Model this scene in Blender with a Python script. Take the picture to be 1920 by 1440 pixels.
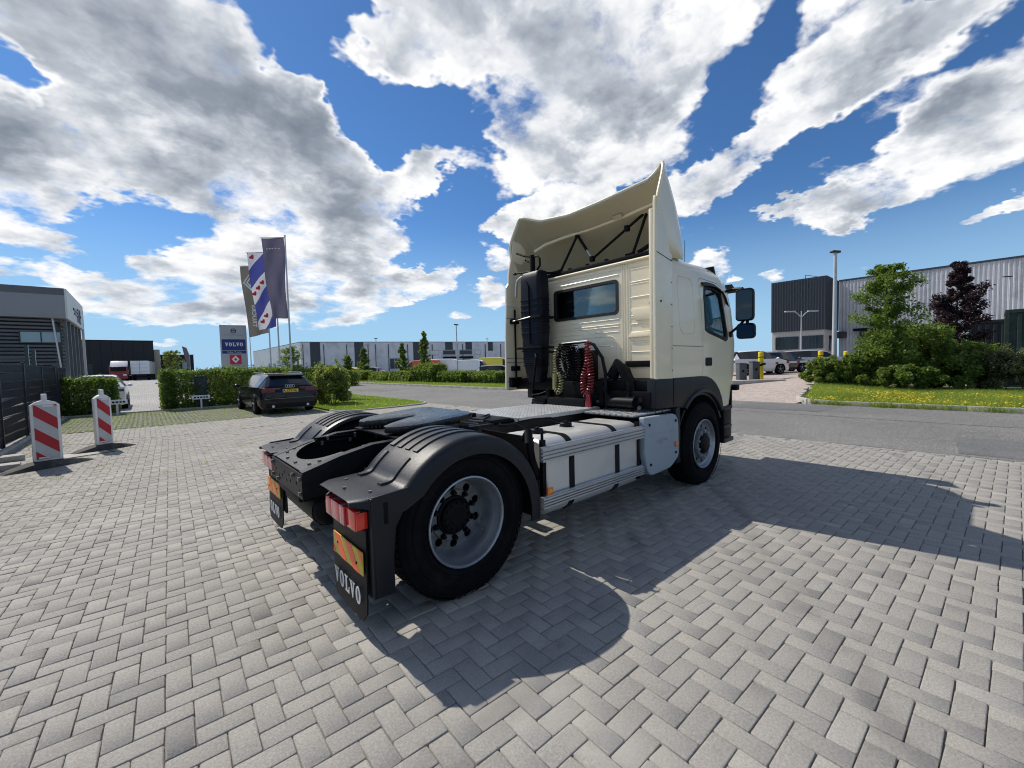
import bpy, bmesh, math, random
import numpy as np
from mathutils import Vector, Matrix, Euler

random.seed(7)
RNG = np.random.default_rng(11)
for _o in list(bpy.data.objects):
    bpy.data.objects.remove(_o)
SC = bpy.context.scene
COL = SC.collection
R = math.radians

# ------------------------------------------------------------------ camera
# world frame: X = truck forward, Y = truck left, Z up, origin on the ground under the rear axle
YAW, PITCH, ROLL = R(48.698), R(2.686), R(-1.461)
CAM_POS = Vector((-1.5557, -3.4454, 1.5299))
_f = Vector((math.cos(YAW) * math.cos(PITCH), math.sin(YAW) * math.cos(PITCH), -math.sin(PITCH)))
_r = Vector((math.sin(YAW), -math.cos(YAW), 0.0))
_u = _r.cross(_f)
_r2 = _r * math.cos(ROLL) + _u * math.sin(ROLL)
_u2 = _u * math.cos(ROLL) - _r * math.sin(ROLL)
cam_data = bpy.data.cameras.new('camera')
cam = bpy.data.objects.new('camera', cam_data)
COL.objects.link(cam)
cam.matrix_world = Matrix(((_r2.x, _u2.x, -_f.x, CAM_POS.x), (_r2.y, _u2.y, -_f.y, CAM_POS.y),
                           (_r2.z, _u2.z, -_f.z, CAM_POS.z), (0, 0, 0, 1)))
cam_data.sensor_width = 36.0
FPX = 780.83
cam_data.lens = FPX / 1920.0 * 36.0
cam_data.clip_start = 0.05
cam_data.clip_end = 3000.0
SC.camera = cam

def pix_dir(px, py):
    return (_f + _r2 * ((px - 960) / FPX) - _u2 * ((py - 720) / FPX))
def gpt(px, py, z=0.0):
    d = pix_dir(px, py)
    return CAM_POS + d * ((z - CAM_POS.z) / d.z)
def dpt(px, py, depth):
    return CAM_POS + pix_dir(px, py) * depth
def proj(p):
    d = Vector(p) - CAM_POS
    w = d.dot(_f)
    return 960 + FPX * d.dot(_r2) / w, 720 - FPX * d.dot(_u2) / w, w

# ------------------------------------------------------------------ view
SC.view_settings.view_transform = 'Standard'
SC.view_settings.look = 'None'
SC.view_settings.gamma = 1.0
SC.view_settings.use_curve_mapping = False
SC.view_settings.exposure = 0.18
SC.render.engine = 'CYCLES'
SC.cycles.max_bounces = 8
SC.cycles.transparent_max_bounces = 12
SC.cycles.use_denoising = True
SC.cycles.pixel_filter_type = 'BLACKMAN_HARRIS'
SC.cycles.filter_width = 1.1
SC.cycles.use_adaptive_sampling = True
SC.cycles.adaptive_threshold = 0.02
SC.cycles.sample_clamp_indirect = 6.0

# ------------------------------------------------------------------ sun + sky
SUN_EL = R(48.3)
SUN_H = Vector((-0.205, 0.979, 0.0)).normalized()
SUN_DIR = SUN_H * math.cos(SUN_EL) + Vector((0, 0, math.sin(SUN_EL)))
sun_data = bpy.data.lights.new('sun', 'SUN')
sun_data.energy = 4.2
sun_data.angle = R(0.53)
sun_data.color = (1.0, 0.94, 0.85)
sun = bpy.data.objects.new('sun', sun_data)
COL.objects.link(sun)
sun.rotation_euler = SUN_DIR.to_track_quat('Z', 'Y').to_euler()
sun.location = (-10, 40, 50)

world = bpy.data.worlds.new('World')
SC.world = world
world.use_nodes = True
wn = world.node_tree
wn.nodes.clear()

class NT:
    """tiny node-building helper"""
    def __init__(self, nt): self.nt = nt
    def n(self, typ, **kw):
        nd = self.nt.nodes.new(typ)
        for k, v in kw.items():
            if k.startswith('i_'):
                key = k[2:]
                nd.inputs[int(key) if key.isdigit() else key.replace('_', ' ')].default_value = v
            else:
                setattr(nd, k, v)
        return nd
    def l(self, a, b): self.nt.links.new(a, b)
    def setin(self, sock, v):
        if isinstance(v, bpy.types.NodeSocket): self.l(v, sock)
        else: sock.default_value = v
    def math(self, op, a, b=0.0, c=0.0, clamp=False):
        nd = self.n('ShaderNodeMath', operation=op, use_clamp=clamp)
        self.setin(nd.inputs[0], a); self.setin(nd.inputs[1], b); self.setin(nd.inputs[2], c)
        return nd.outputs[0]
    def vmath(self, op, a, b=(0, 0, 0)):
        nd = self.n('ShaderNodeVectorMath', operation=op)
        self.setin(nd.inputs[0], a); self.setin(nd.inputs[1], b)
        return nd
    def mapr(self, v, a, b, c, d, typ='LINEAR'):
        nd = self.n('ShaderNodeMapRange', interpolation_type=typ)
        self.setin(nd.inputs[0], v)
        for i, x in enumerate((a, b, c, d)): nd.inputs[i + 1].default_value = x
        return nd.outputs[0]
    def noise(self, vec, scale, detail=4, rough=0.5, dist=0.0, lac=2.0):
        nd = self.n('ShaderNodeTexNoise')
        if vec is not None: self.l(vec, nd.inputs['Vector'])
        nd.inputs['Scale'].default_value = scale; nd.inputs['Detail'].default_value = detail
        nd.inputs['Roughness'].default_value = rough; nd.inputs['Distortion'].default_value = dist
        nd.inputs['Lacunarity'].default_value = lac
        return nd
    def ramp(self, v, stops, interp='LINEAR'):
        nd = self.n('ShaderNodeValToRGB')
        nd.color_ramp.interpolation = interp
        el = nd.color_ramp.elements
        while len(el) < len(stops): el.new(0.5)
        for e, (p, c) in zip(el, stops):
            e.position = p; e.color = (*c, 1.0) if len(c) == 3 else c
        self.setin(nd.inputs[0], v)
        return nd.outputs[0]
    def mix(self, f, a, b, typ='MIX'):
        nd = self.n('ShaderNodeMix', data_type='RGBA', blend_type=typ)
        self.setin(nd.inputs[0], f)
        for s, v in ((nd.inputs[6], a), (nd.inputs[7], b)):
            if isinstance(v, bpy.types.NodeSocket): self.l(v, s)
            else: s.default_value = (*v, 1.0) if len(v) == 3 else v
        return nd.outputs[2]

def build_sky():
    N = NT(wn)
    tc = N.n('ShaderNodeTexCoord')
    dirv = tc.outputs['Generated']
    sky = N.n('ShaderNodeTexSky', sky_type='NISHITA', sun_disc=False)
    sky.sun_elevation = SUN_EL
    sky.sun_rotation = math.atan2(SUN_H.x, SUN_H.y)
    sky.altitude = 0.0; sky.air_density = 1.0; sky.dust_density = 0.15; sky.ozone_density = 1.6
    sep = N.n('ShaderNodeSeparateXYZ'); N.l(dirv, sep.inputs[0])
    z = sep.outputs[2]
    # cloud-layer coordinates: features shrink towards the horizon, as they do on a real cloud deck
    zz = N.math('ADD', N.math('MAXIMUM', z, 0.0), 0.30)
    inv = N.math('DIVIDE', 1.0, zz)
    q = N.vmath('SCALE', dirv); N.l(inv, q.inputs[3]); q = q.outputs[0]
    def wvec(scale, det, amp, rough=.6):
        n = N.noise(q, scale, det, rough)
        v = N.vmath('SUBTRACT', n.outputs['Color'], (0.5, 0.5, 0.5)).outputs[0]
        w = N.vmath('SCALE', v); N.l(N.math('MULTIPLY', N.math('SUBTRACT', zz, .25), amp), w.inputs[3])
        return w.outputs[0]
    w1 = wvec(1.5, 2, .36); w2 = wvec(5.0, 4, .40, .66)
    wsum = N.vmath('ADD', w1, w2).outputs[0]
    dw = N.vmath('ADD', dirv, wsum).outputs[0]
    q2s = N.vmath('SCALE', wsum); q2s.inputs[3].default_value = .30
    qw = N.vmath('ADD', q, q2s.outputs[0]).outputs[0]
    big = N.noise(qw, 3.6, 8, 0.60).outputs[0]
    sh = N.vmath('ADD', qw, tuple(SUN_DIR * 0.085)).outputs[0]
    big_s = N.noise(sh, 3.6, 5, 0.56).outputs[0]
    fine = N.noise(qw, 11.0, 4, 0.62).outputs[0]
    def puffs(vec, scale):
        vo = N.n('ShaderNodeTexVoronoi', feature='F1', normalize=True)
        N.l(vec, vo.inputs['Vector']); vo.inputs['Scale'].default_value = scale
        vo.inputs['Detail'].default_value = 1.6; vo.inputs['Roughness'].default_value = .55; vo.inputs['Lacunarity'].default_value = 2.2
        return N.math('SUBTRACT', .38, vo.outputs['Distance'])
    puff = puffs(qw, 5.5)
    # large cloud banks as world directions (centre, two angular radii, tilt, weight)
    total = None
    for (cx, cy, rx, ry, rot, w) in CLOUDS:
        cdir = pix_dir(cx, cy).normalized()
        t1 = (_r2 - cdir * _r2.dot(cdir)).normalized()
        t2 = (_u2 - cdir * _u2.dot(cdir)); t2 = (t2 - t1 * t2.dot(t1)).normalized()
        a = R(rot)
        e1 = t1 * math.cos(a) + t2 * math.sin(a)
        e2 = t2 * math.cos(a) - t1 * math.sin(a)
        depth = 1.0 / pix_dir(cx, cy).length
        px = depth / FPX
        st = 0.5 + 0.5 * depth
        a1 = N.vmath('DOT_PRODUCT', dw, tuple(e1 / (rx * px * st))).outputs['Value']
        b1 = N.vmath('DOT_PRODUCT', dw, tuple(e2 / (ry * px * st))).outputs['Value']
        d = N.math('MULTIPLY_ADD', a1, a1, N.math('MULTIPLY', b1, b1))
        v = N.mapr(d, 0.0, 2.6, w, 0.0, 'SMOOTHSTEP')
        total = v if total is None else N.math('ADD', total, v)
    # behind the camera: plain broken cloud everywhere else
    fwd = N.vmath('DOT_PRODUCT', dirv, tuple(_f)).outputs['Value']
    total = N.math('MULTIPLY', total, N.mapr(fwd, 0.10, 0.30, 0.0, 1.0))
    amb = N.mapr(fwd, 0.52, 0.05, 0.0, 0.42, 'SMOOTHSTEP')
    total = N.math('ADD', total, amb)
    soft = N.math('MINIMUM', total, N.mapr(z, .10, .42, .98, 1.02))
    dens = N.math('ADD', soft, N.math('MULTIPLY', N.math('SUBTRACT', big, 0.5), 3.0))
    dens = N.math('ADD', dens, N.math('MULTIPLY', N.math('SUBTRACT', fine, 0.5), 0.50))
    dens = N.math('ADD', dens, N.math('MULTIPLY', puff, 1.0))
    dens = N.math('SUBTRACT', dens, N.mapr(z, 0.0, 0.28, 0.30, 0.0))
    cover = N.mapr(dens, 0.40, 0.98, 0.0, 1.0, 'SMOOTHSTEP')
    # shading: thin rims glow, thick middles go grey; relief from the offset noise
    lo = N.noise(qw, 1.7, 2, 0.55).outputs[0]
    core = N.math('ADD', N.math('MINIMUM', total, 2.2), N.math('MULTIPLY', N.math('SUBTRACT', lo, 0.5), 2.6))
    thick = N.math('MULTIPLY', N.mapr(core, 0.75, 2.1, 0.0, 1.0, 'SMOOTHSTEP'), N.mapr(dens, 0.6, 1.25, 0.0, 1.0, 'SMOOTHSTEP'))
    edge = N.mapr(dens, 0.55, 1.3, 0.0, 0.16)
    relief = N.math('MULTIPLY', N.math('SUBTRACT', big, big_s), 2.2)
    relief2 = N.math('SUBTRACT', fine, 0.5)
    val = N.math('SUBTRACT', N.math('SUBTRACT', 0.93, edge), N.math('MULTIPLY', thick, 0.38))
    val = N.math('ADD', val, N.math('MULTIPLY', relief, 0.95))
    val = N.math('ADD', val, N.math('MULTIPLY', relief2, 0.20))
    val = N.math('ADD', val, N.math('MULTIPLY', puff, 0.42))
    val = N.math('ADD', val, N.mapr(z, 0.08, 0.34, 0.10, 0.0))
    ccol = N.ramp(val, [(0.0, (0.17, 0.205, 0.26)), (0.35, (0.29, 0.33, 0.39)), (0.60, (0.50, 0.54, 0.60)),
                        (0.80, (0.79, 0.81, 0.845)), (0.97, (0.97, 0.97, 0.97))])
    # haze near the horizon whitens both
    hz = N.mapr(z, 0.0, 0.16, 0.55, 0.0, 'SMOOTHSTEP')
    ccol = N.mix(hz, ccol, (0.58, 0.71, 0.84))
    bg1 = N.n('ShaderNodeBackground'); bg1.inputs[1].default_value = 0.08
    # the air near the horizon is pale blue that day
    scol = N.mix(1.0, sky.outputs[0], (0.50, 0.83, 1.18), 'MULTIPLY')
    hb_ = N.mapr(z, 0.0, 0.34, 0.95, 0.0, 'SMOOTHSTEP')
    scol = N.mix(hb_, scol, (4.3, 7.0, 9.6))
    N.l(scol, bg1.inputs[0])
    bg2 = N.n('ShaderNodeBackground'); N.l(ccol, bg2.inputs[0]); bg2.inputs[1].default_value = 0.93
    mx = N.n('ShaderNodeMixShader')
    N.l(cover, mx.inputs[0]); N.l(bg1.outputs[0], mx.inputs[1]); N.l(bg2.outputs[0], mx.inputs[2])
    out = N.n('ShaderNodeOutputWorld'); N.l(mx.outputs[0], out.inputs[0])
    world.cycles.sampling_method = 'MANUAL'
    world.cycles.sample_map_resolution = 512

# centre x, y and radii in photo pixels (turned into world directions above), tilt, weight
CLOUDS = [
    # big bank, upper left
    (60, 40, 240, 120, 0, .8), (300, 90, 230, 170, -15, .9), (440, 230, 200, 130, -30, .85), (560, 250, 100, 110, -60, .75), (250, 260, 220, 90, -10, .8), (420, 345, 240, 50, -8, .75), (70, 260, 120, 80, 0, .7),
    # middle column down to the flags
    (620, 300, 70, 80, 0, .85), (650, 360, 90, 60, 10, .8), (770, 350, 110, 44, 25, .9), (830, 330, 60, 30, 25, .7), (600, 430, 180, 60, 0, .75), (640, 490, 120, 60, 0, .65), (700, 440, 70, 60, 0, .6), (560, 545, 150, 40, 0, .7),
    # low cumulus left of the flags
    (305, 465, 55, 45, 0, .95), (330, 520, 110, 45, 0, .85), (440, 545, 110, 40, 0, .75), (270, 575, 130, 30, 0, .8), (410, 585, 160, 26, 0, .8),
    (200, 545, 90, 26, 0, .8), (520, 590, 130, 22, 0, .8), (660, 590, 90, 20, 0, .7), (690, 520, 70, 40, 0, .6), (420, 470, 60, 40, 0, .55),
    # left edge
    (10, 360, 90, 70, 0, .95), (50, 440, 75, 36, -20, .85), (145, 515, 62, 22, -25, .95), (-60, 220, 100, 120, 0, .7), (0, 500, 50, 20, 0, .7),
    # top centre
    (760, 50, 150, 80, -10, .8), (930, 70, 220, 120, 0, .9), (1060, 180, 190, 110, 30, .85), (1210, 90, 170, 90, 40, .75), (1000, 270, 90, 60, 40, .65), (1150, 230, 120, 60, 30, .55),
    (1060, 380, 150, 28, 22, .95), (980, 405, 60, 20, 15, .8), (1180, 310, 90, 34, 25, .65),
    # diagonal bands, right
    (1290, 360, 100, 44, 32, .95), (1420, 260, 180, 50, 38, .85), (1590, 120, 220, 72, 38, .85), (1500, 60, 120, 60, 38, .6), (1760, 10, 190, 55, 30, .7),
    (1600, 375, 90, 34, 15, .95), (1750, 290, 210, 72, 34, .9), (1930, 150, 190, 80, 38, .8),
    # small ones
    (930, 492, 30, 26, 0, 1.1), (918, 556, 32, 18, 0, 1.1), (808, 532, 50, 30, 8, 1.5), (735, 570, 54, 15, 10, 1.3), (606, 602, 48, 15, 0, 1.3), (870, 590, 30, 9, 0, 1.0),
    (1330, 482, 36, 24, 0, 1.15), (1456, 392, 42, 12, 25, 1.0), (1452, 515, 28, 10, 0, 1.0), (1376, 516, 14, 11, 0, 1.0), (1865, 400, 32, 15, 15, 1.0), (1912, 385, 20, 18, 0, .9), (300, 645, 30, 7, 0, .8),
    # clear gaps
    (48, 168, 46, 36, 0, -1.3), (600, 60, 70, 80, 30, -.8), (700, 190, 60, 70, 30, -.6), (1400, 60, 50, 70, 30, -.5),
    (240, 425, 120, 34, -10, -.8), (860, 250, 90, 50, 10, -.8), (850, 440, 90, 46, 0, -.6), (740, 505, 40, 26, 0, -.5), (1330, 215, 40, 24, 20, -.4),
]
build_sky()
# ================================================================== helpers
def finish(o, label=None, cat=None, group=None, kind=None):
    if label: o['label'] = label
    if cat: o['category'] = cat
    if group: o['group'] = group
    if kind: o['kind'] = kind
    return o

def empty(name, loc=(0, 0, 0), rz=0.0, label=None, cat=None, group=None):
    o = bpy.data.objects.new(name, None)
    o.empty_display_size = 0.2
    COL.objects.link(o)
    o.location = loc
    o.rotation_euler = (0, 0, rz)
    return finish(o, label, cat, group)

def link_mesh(name, me, mat, parent=None, loc=None, rot=None):
    o = bpy.data.objects.new(name, me)
    COL.objects.link(o)
    if mat is not None and len(me.materials) == 0:
        for m in (mat if isinstance(mat, (list, tuple)) else [mat]): me.materials.append(m)
    if parent is not None: o.parent = parent
    if loc is not None: o.location = loc
    if rot is not None: o.rotation_euler = rot
    return o

def copy_tree(o, parent=None):
    c = o.copy()
    COL.objects.link(c)
    c.parent = parent
    for ch in list(o.children): copy_tree(ch, c)
    return c

def rect_ring(hw, hh, r, n=5):
    """rounded rectangle outline, counter-clockwise"""
    r = min(r, hw * .999, hh * .999)
    pts = []
    for cx, cy, a0 in ((hw - r, hh - r, 0), (-hw + r, hh - r, 90), (-hw + r, -hh + r, 180), (hw - r, -hh + r, 270)):
        for i in range(n + 1):
            a = R(a0 + 90 * i / n)
            pts.append((cx + r * math.cos(a), cy + r * math.sin(a)))
    return pts

def basis_to(d):
    d = Vector(d).normalized()
    a = Vector((0, 0, 1)) if abs(d.z) < .9 else Vector((1, 0, 0))
    u = a.cross(d).normalized()
    return u, d.cross(u), d

class MB:
    """collects geometry for ONE mesh object"""
    def __init__(self): self.v = []; self.f = []; self.m = []
    def add(self, verts, faces, mi=0):
        b = len(self.v)
        self.v.extend([tuple(p) for p in verts])
        self.f.extend([tuple(b + i for i in fc) for fc in faces])
        self.m.extend([mi] * len(faces))
        return self
    def box(self, x0, x1, y0, y1, z0, z1, mi=0):
        v = [(x, y, z) for x in (x0, x1) for y in (y0, y1) for z in (z0, z1)]
        return self.add(v, [(0, 1, 3, 2), (4, 6, 7, 5), (0, 4, 5, 1), (2, 3, 7, 6), (0, 2, 6, 4), (1, 5, 7, 3)], mi)
    def obox(self, c, size, M=None, mi=0):
        """box at c, size full extents, optional 3x3 rotation"""
        hx, hy, hz = [s / 2 for s in size]
        v = [Vector((x, y, z)) for x in (-hx, hx) for y in (-hy, hy) for z in (-hz, hz)]
        if M is not None: v = [M @ p for p in v]
        c = Vector(c)
        return self.add([p + c for p in v], [(0, 1, 3, 2), (4, 6, 7, 5), (0, 4, 5, 1), (2, 3, 7, 6), (0, 2, 6, 4), (1, 5, 7, 3)], mi)
    def beam(self, p0, p1, w, h, mi=0):
        """rectangular bar between two points"""
        p0 = Vector(p0); p1 = Vector(p1)
        u, v, d = basis_to(p1 - p0)
        vs = []
        for p in (p0, p1):
            for a, b in ((-1, -1), (1, -1), (1, 1), (-1, 1)):
                vs.append(p + u * (a * w / 2) + v * (b * h / 2))
        return self.add(vs, [(3, 2, 1, 0), (4, 5, 6, 7), (0, 1, 5, 4), (1, 2, 6, 5), (2, 3, 7, 6), (3, 0, 4, 7)], mi)
    def cyl(self, p0, p1, r0, r1=None, n=16, cap=True, mi=0):
        r1 = r0 if r1 is None else r1
        p0 = Vector(p0); p1 = Vector(p1)
        u, v, d = basis_to(p1 - p0)
        vs = []
        for p, r in ((p0, r0), (p1, r1)):
            for i in range(n):
                a = 2 * math.pi * i / n
                vs.append(p + u * (r * math.cos(a)) + v * (r * math.sin(a)))
        fs = [(i, (i + 1) % n, n + (i + 1) % n, n + i) for i in range(n)]
        if cap: fs += [tuple(range(n - 1, -1, -1)), tuple(range(n, 2 * n))]
        return self.add(vs, fs, mi)
    def tube(self, pts, r, n=8, cap=True, mi=0):
        pts = [Vector(p) for p in pts]
        rr = r if isinstance(r, (list, tuple)) else [r] * len(pts)
        vs, fs = [], []
        u = None
        for i, p in enumerate(pts):
            t = (pts[min(i + 1, len(pts) - 1)] - pts[max(i - 1, 0)]).normalized()
            if u is None: u, w, _ = basis_to(t)
            else:
                u = (u - t * u.dot(t))
                u = u.normalized() if u.length > 1e-6 else basis_to(t)[0]
            w = t.cross(u)
            for k in range(n):
                a = 2 * math.pi * k / n
                vs.append(p + u * (rr[i] * math.cos(a)) + w * (rr[i] * math.sin(a)))
        for i in range(len(pts) - 1):
            for k in range(n):
                a = i * n + k; b = i * n + (k + 1) % n
                fs.append((a, b, b + n, a + n))
        if cap: fs += [tuple(range(n - 1, -1, -1)), tuple(range((len(pts) - 1) * n, len(pts) * n))]
        return self.add(vs, fs, mi)
    def lathe(self, prof, n=48, axis='Y', c=(0, 0, 0), close=False, mi=0):
        """prof: list of (radius, along). axis the spin axis"""
        vs, fs = [], []
        for r, h in prof:
            for k in range(n):
                a = 2 * math.pi * k / n
                x, z = r * math.cos(a), r * math.sin(a)
                p = (x, h, z) if axis == 'Y' else ((x, z, h) if axis == 'Z' else (h, x, z))
                vs.append((p[0] + c[0], p[1] + c[1], p[2] + c[2]))
        m = len(prof)
        for i in range(m if close else m - 1):
            j = (i + 1) % m
            for k in range(n):
                k2 = (k + 1) % n
                fs.append((i * n + k, i * n + k2, j * n + k2, j * n + k))
        return self.add(vs, fs, mi)
    def grid(self, P, closed_u=False, closed_v=False, mi=0, flip=False):
        """P[i][j] points"""
        nu, nv = len(P), len(P[0])
        vs = [p for row in P for p in row]
        fs = []
        for i in range(nu if closed_u else nu - 1):
            for j in range(nv if closed_v else nv - 1):
                a, b = i * nv + j, i * nv + (j + 1) % nv
                c2, d = ((i + 1) % nu) * nv + (j + 1) % nv, ((i + 1) % nu) * nv + j
                fs.append((a, d, c2, b) if flip else (a, b, c2, d))
        return self.add(vs, fs, mi)
    def prism(self, poly, fn, lo, hi, holes=(), mi=0):
        """poly in 2D (u,v) with optional holes, extruded between lo and hi; fn(u,v,w)->xyz"""
        bm = bmesh.new()
        allloops = [poly] + list(holes)
        edges = []
        for lp in allloops:
            vs = [bm.verts.new((p[0], p[1], 0)) for p in lp]
            for i in range(len(vs)): edges.append(bm.edges.new((vs[i], vs[(i + 1) % len(vs)])))
        if holes: bmesh.ops.triangle_fill(bm, use_beauty=True, use_dissolve=False, edges=edges)
        else: bm.faces.new([v for v in bm.verts])
        bmesh.ops.recalc_face_normals(bm, faces=bm.faces)
        bm.verts.index_update()
        flat = [(v.co.x, v.co.y) for v in bm.verts]
        fcs = []
        for f in bm.faces:
            ids = [v.index for v in f.verts]
            if f.normal.z < 0: ids.reverse()
            fcs.append(tuple(ids))
        bm.free()
        n = len(flat)
        verts = [fn(u, v, lo) for u, v in flat] + [fn(u, v, hi) for u, v in flat]
        faces = [tuple(reversed(f)) for f in fcs] + [tuple(n + i for i in f) for f in fcs]
        off = 0
        for lp in allloops:
            k = len(lp)
            for i in range(k):
                a, b = off + i, off + (i + 1) % k
                faces.append((a, b, n + b, n + a))
            off += k
        return self.add(verts, faces, mi)
    def ball(self, c, r, nu=12, nv=8, mi=0):
        rx, ry, rz = r if isinstance(r, (list, tuple)) else (r, r, r)
        P = []
        for i in range(nv + 1):
            t = math.pi * (i / nv)
            s = max(math.sin(t), .001)
            P.append([(c[0] + rx * s * math.cos(2 * math.pi * k / nu), c[1] + ry * s * math.sin(2 * math.pi * k / nu), c[2] - rz * math.cos(t)) for k in range(nu)])
        return self.grid(P, closed_v=True, mi=mi)
    def xform(self, M):
        self.v = [tuple(M @ Vector(p)) for p in self.v]
        return self
    def mesh(self, name, smooth=32, bevel=0.0, seg=2, fix=True, weld=False, bevel_angle=30):
        me = bpy.data.meshes.new(name)
        me.from_pydata(self.v, [], self.f)
        if len(set(self.m)) > 1: me.polygons.foreach_set('material_index', self.m)
        if fix or bevel > 0:
            bm = bmesh.new(); bm.from_mesh(me)
            if weld: bmesh.ops.remove_doubles(bm, verts=bm.verts, dist=1e-5)
            if fix: bmesh.ops.recalc_face_normals(bm, faces=bm.faces)
            if bevel > 0:
                es = [e for e in bm.edges if len(e.link_faces) == 2 and e.calc_face_angle(0) > R(bevel_angle)]
                bmesh.ops.bevel(bm, geom=es, offset=bevel, segments=seg, profile=.6, affect='EDGES', clamp_overlap=True)
            bm.to_mesh(me); bm.free()
        if smooth:
            me.polygons.foreach_set('use_smooth', [True] * len(me.polygons))
            me.set_sharp_from_angle(angle=R(smooth))
        me.update()
        return me
    def build(self, name, mat, parent=None, smooth=32, bevel=0.0, seg=2, fix=True, loc=None, rot=None, weld=False):
        me = self.mesh(name, smooth, bevel, seg, fix, weld)
        return link_mesh(name, me, mat, parent, loc, rot)

def boolean(o, cutter, op='DIFFERENCE'):
    """apply a boolean to object o right away; the cutter mesh is thrown away afterwards"""
    md = o.modifiers.new('b', 'BOOLEAN')
    md.operation = op; md.solver = 'EXACT'; md.object = cutter
    dg = bpy.context.evaluated_depsgraph_get()
    dg.update()
    me = bpy.data.meshes.new_from_object(o.evaluated_get(dg))
    o.modifiers.clear()
    old = o.data
    o.data = me
    bpy.data.meshes.remove(old)
    return o

def kill(o):
    me = o.data
    bpy.data.objects.remove(o)
    if me and me.users == 0: bpy.data.meshes.remove(me)

def reshade(o, ang=32):
    me = o.data
    me.polygons.foreach_set('use_smooth', [True] * len(me.polygons))
    me.set_sharp_from_angle(angle=R(ang))

FONT_SERIF = None
def text_mesh(body, size, depth, bold=0.0, serif=False, width=1.0):
    """lettering as a flat mesh in XY, centred"""
    cu = bpy.data.curves.new('t', 'FONT')
    cu.body = body; cu.size = size; cu.extrude = depth; cu.offset = bold
    cu.align_x = 'CENTER'; cu.align_y = 'CENTER'
    cu.resolution_u = 3
    o = bpy.data.objects.new('t', cu)
    COL.objects.link(o)
    dg = bpy.context.evaluated_depsgraph_get(); dg.update()
    me = bpy.data.meshes.new_from_object(o.evaluated_get(dg))
    bpy.data.objects.remove(o); bpy.data.curves.remove(cu)
    if width != 1.0:
        for v in me.vertices: v.co.x *= width
    return me

def text_obj(name, body, size, M, mat, parent=None, depth=.002, bold=0.0, width=1.0):
    me = text_mesh(body, size, depth, bold, width=width)
    me.transform(M)
    me.materials.clear()
    return link_mesh(name, me, mat, parent)

def frame_M(origin, xdir, ydir):
    x = Vector(xdir).normalized(); y = Vector(ydir).normalized(); z = x.cross(y)
    o = Vector(origin)
    return Matrix(((x.x, y.x, z.x, o.x), (x.y, y.y, z.y, o.y), (x.z, y.z, z.z, o.z), (0, 0, 0, 1)))

# ================================================================== materials
MATS = {}
def pmat(name, col, rough=.5, metal=0.0, coat=0.0, var=.08, scale=6.0, bump=0.0, bscale=60.0, spec=.5, col2=None, c2scale=3.0, c2lo=.45, c2hi=.7,
         trans=0.0, ior=1.45, rvar=.0, emit=None, coords='Object', alpha=1.0, detail=5):
    """procedural Principled material: base colour broken up by noise, an optional second tone in patches, optional fine relief"""
    m = bpy.data.materials.new(name)
    m.use_nodes = True
    nt = m.node_tree
    N = NT(nt)
    b = nt.nodes['Principled BSDF']
    tc = N.n('ShaderNodeTexCoord')
    vec = tc.outputs[coords]
    n1 = N.noise(vec, scale, detail, .6).outputs[0]
    f = N.mapr(n1, .25, .75, 1 - var, 1 + var)
    base = N.n('ShaderNodeRGB'); base.outputs[0].default_value = (*col, 1)
    c = N.vmath('SCALE', base.outputs[0]); N.l(f, c.inputs[3]); c = c.outputs[0]
    if col2 is not None:
        n2 = N.noise(vec, c2scale, 6, .65).outputs[0]
        k = N.mapr(n2, c2lo, c2hi, 0, 1, 'SMOOTHSTEP')
        c = N.mix(k, c, col2)
    N.l(c, b.inputs['Base Color'])
    b.inputs['Metallic'].default_value = metal
    b.inputs['IOR'].default_value = ior
    b.inputs['Specular IOR Level'].default_value = spec
    b.inputs['Coat Weight'].default_value = coat
    b.inputs['Coat Roughness'].default_value = .06
    b.inputs['Transmission Weight'].default_value = trans
    b.inputs['Alpha'].default_value = alpha
    if rvar > 0:
        n3 = N.noise(vec, scale * 2.3, 4, .6).outputs[0]
        N.l(N.mapr(n3, .3, .7, max(0, rough - rvar), min(1, rough + rvar)), b.inputs['Roughness'])
    else: b.inputs['Roughness'].default_value = rough
    if bump > 0:
        n4 = N.noise(vec, bscale, 4, .6).outputs[0]
        bp = N.n('ShaderNodeBump'); bp.inputs['Strength'].default_value = min(1.0, bump); bp.inputs['Distance'].default_value = .004
        N.l(n4, bp.inputs['Height']); N.l(bp.outputs[0], b.inputs['Normal'])
    if emit:
        b.inputs['Emission Color'].default_value = (*emit[0], 1); b.inputs['Emission Strength'].default_value = emit[1]
    MATS[name] = m
    return m

def leaf_mat(name, c1, c2, trans=.35, c3=None):
    """foliage: colour per leaf from the 'tint' attribute, some light passes through"""
    m = bpy.data.materials.new(name); m.use_nodes = True
    nt = m.node_tree; N = NT(nt)
    nt.nodes.clear()
    at = N.n('ShaderNodeAttribute', attribute_name='tint')
    stops = [(0.0, c1), (1.0, c2)] if c3 is None else [(0.0, c1), (.9, c2), (.93, c3), (1.0, c3)]
    col = N.ramp(at.outputs['Fac'], stops)
    d = N.n('ShaderNodeBsdfPrincipled'); N.l(col, d.inputs['Base Color'])
    d.inputs['Roughness'].default_value = .5; d.inputs['Specular IOR Level'].default_value = .35
    t = N.n('ShaderNodeBsdfTranslucent')
    tcol = N.mix(.5, col, (c2[0] * 1.2, c2[1] * 1.3, c2[2] * .6))
    N.l(tcol, t.inputs[0])
    mx = N.n('ShaderNodeMixShader'); mx.inputs[0].default_value = trans
    N.l(d.outputs[0], mx.inputs[1]); N.l(t.outputs[0], mx.inputs[2])
    out = N.n('ShaderNodeOutputMaterial'); N.l(mx.outputs[0], out.inputs[0])
    MATS[name] = m
    return m

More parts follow.
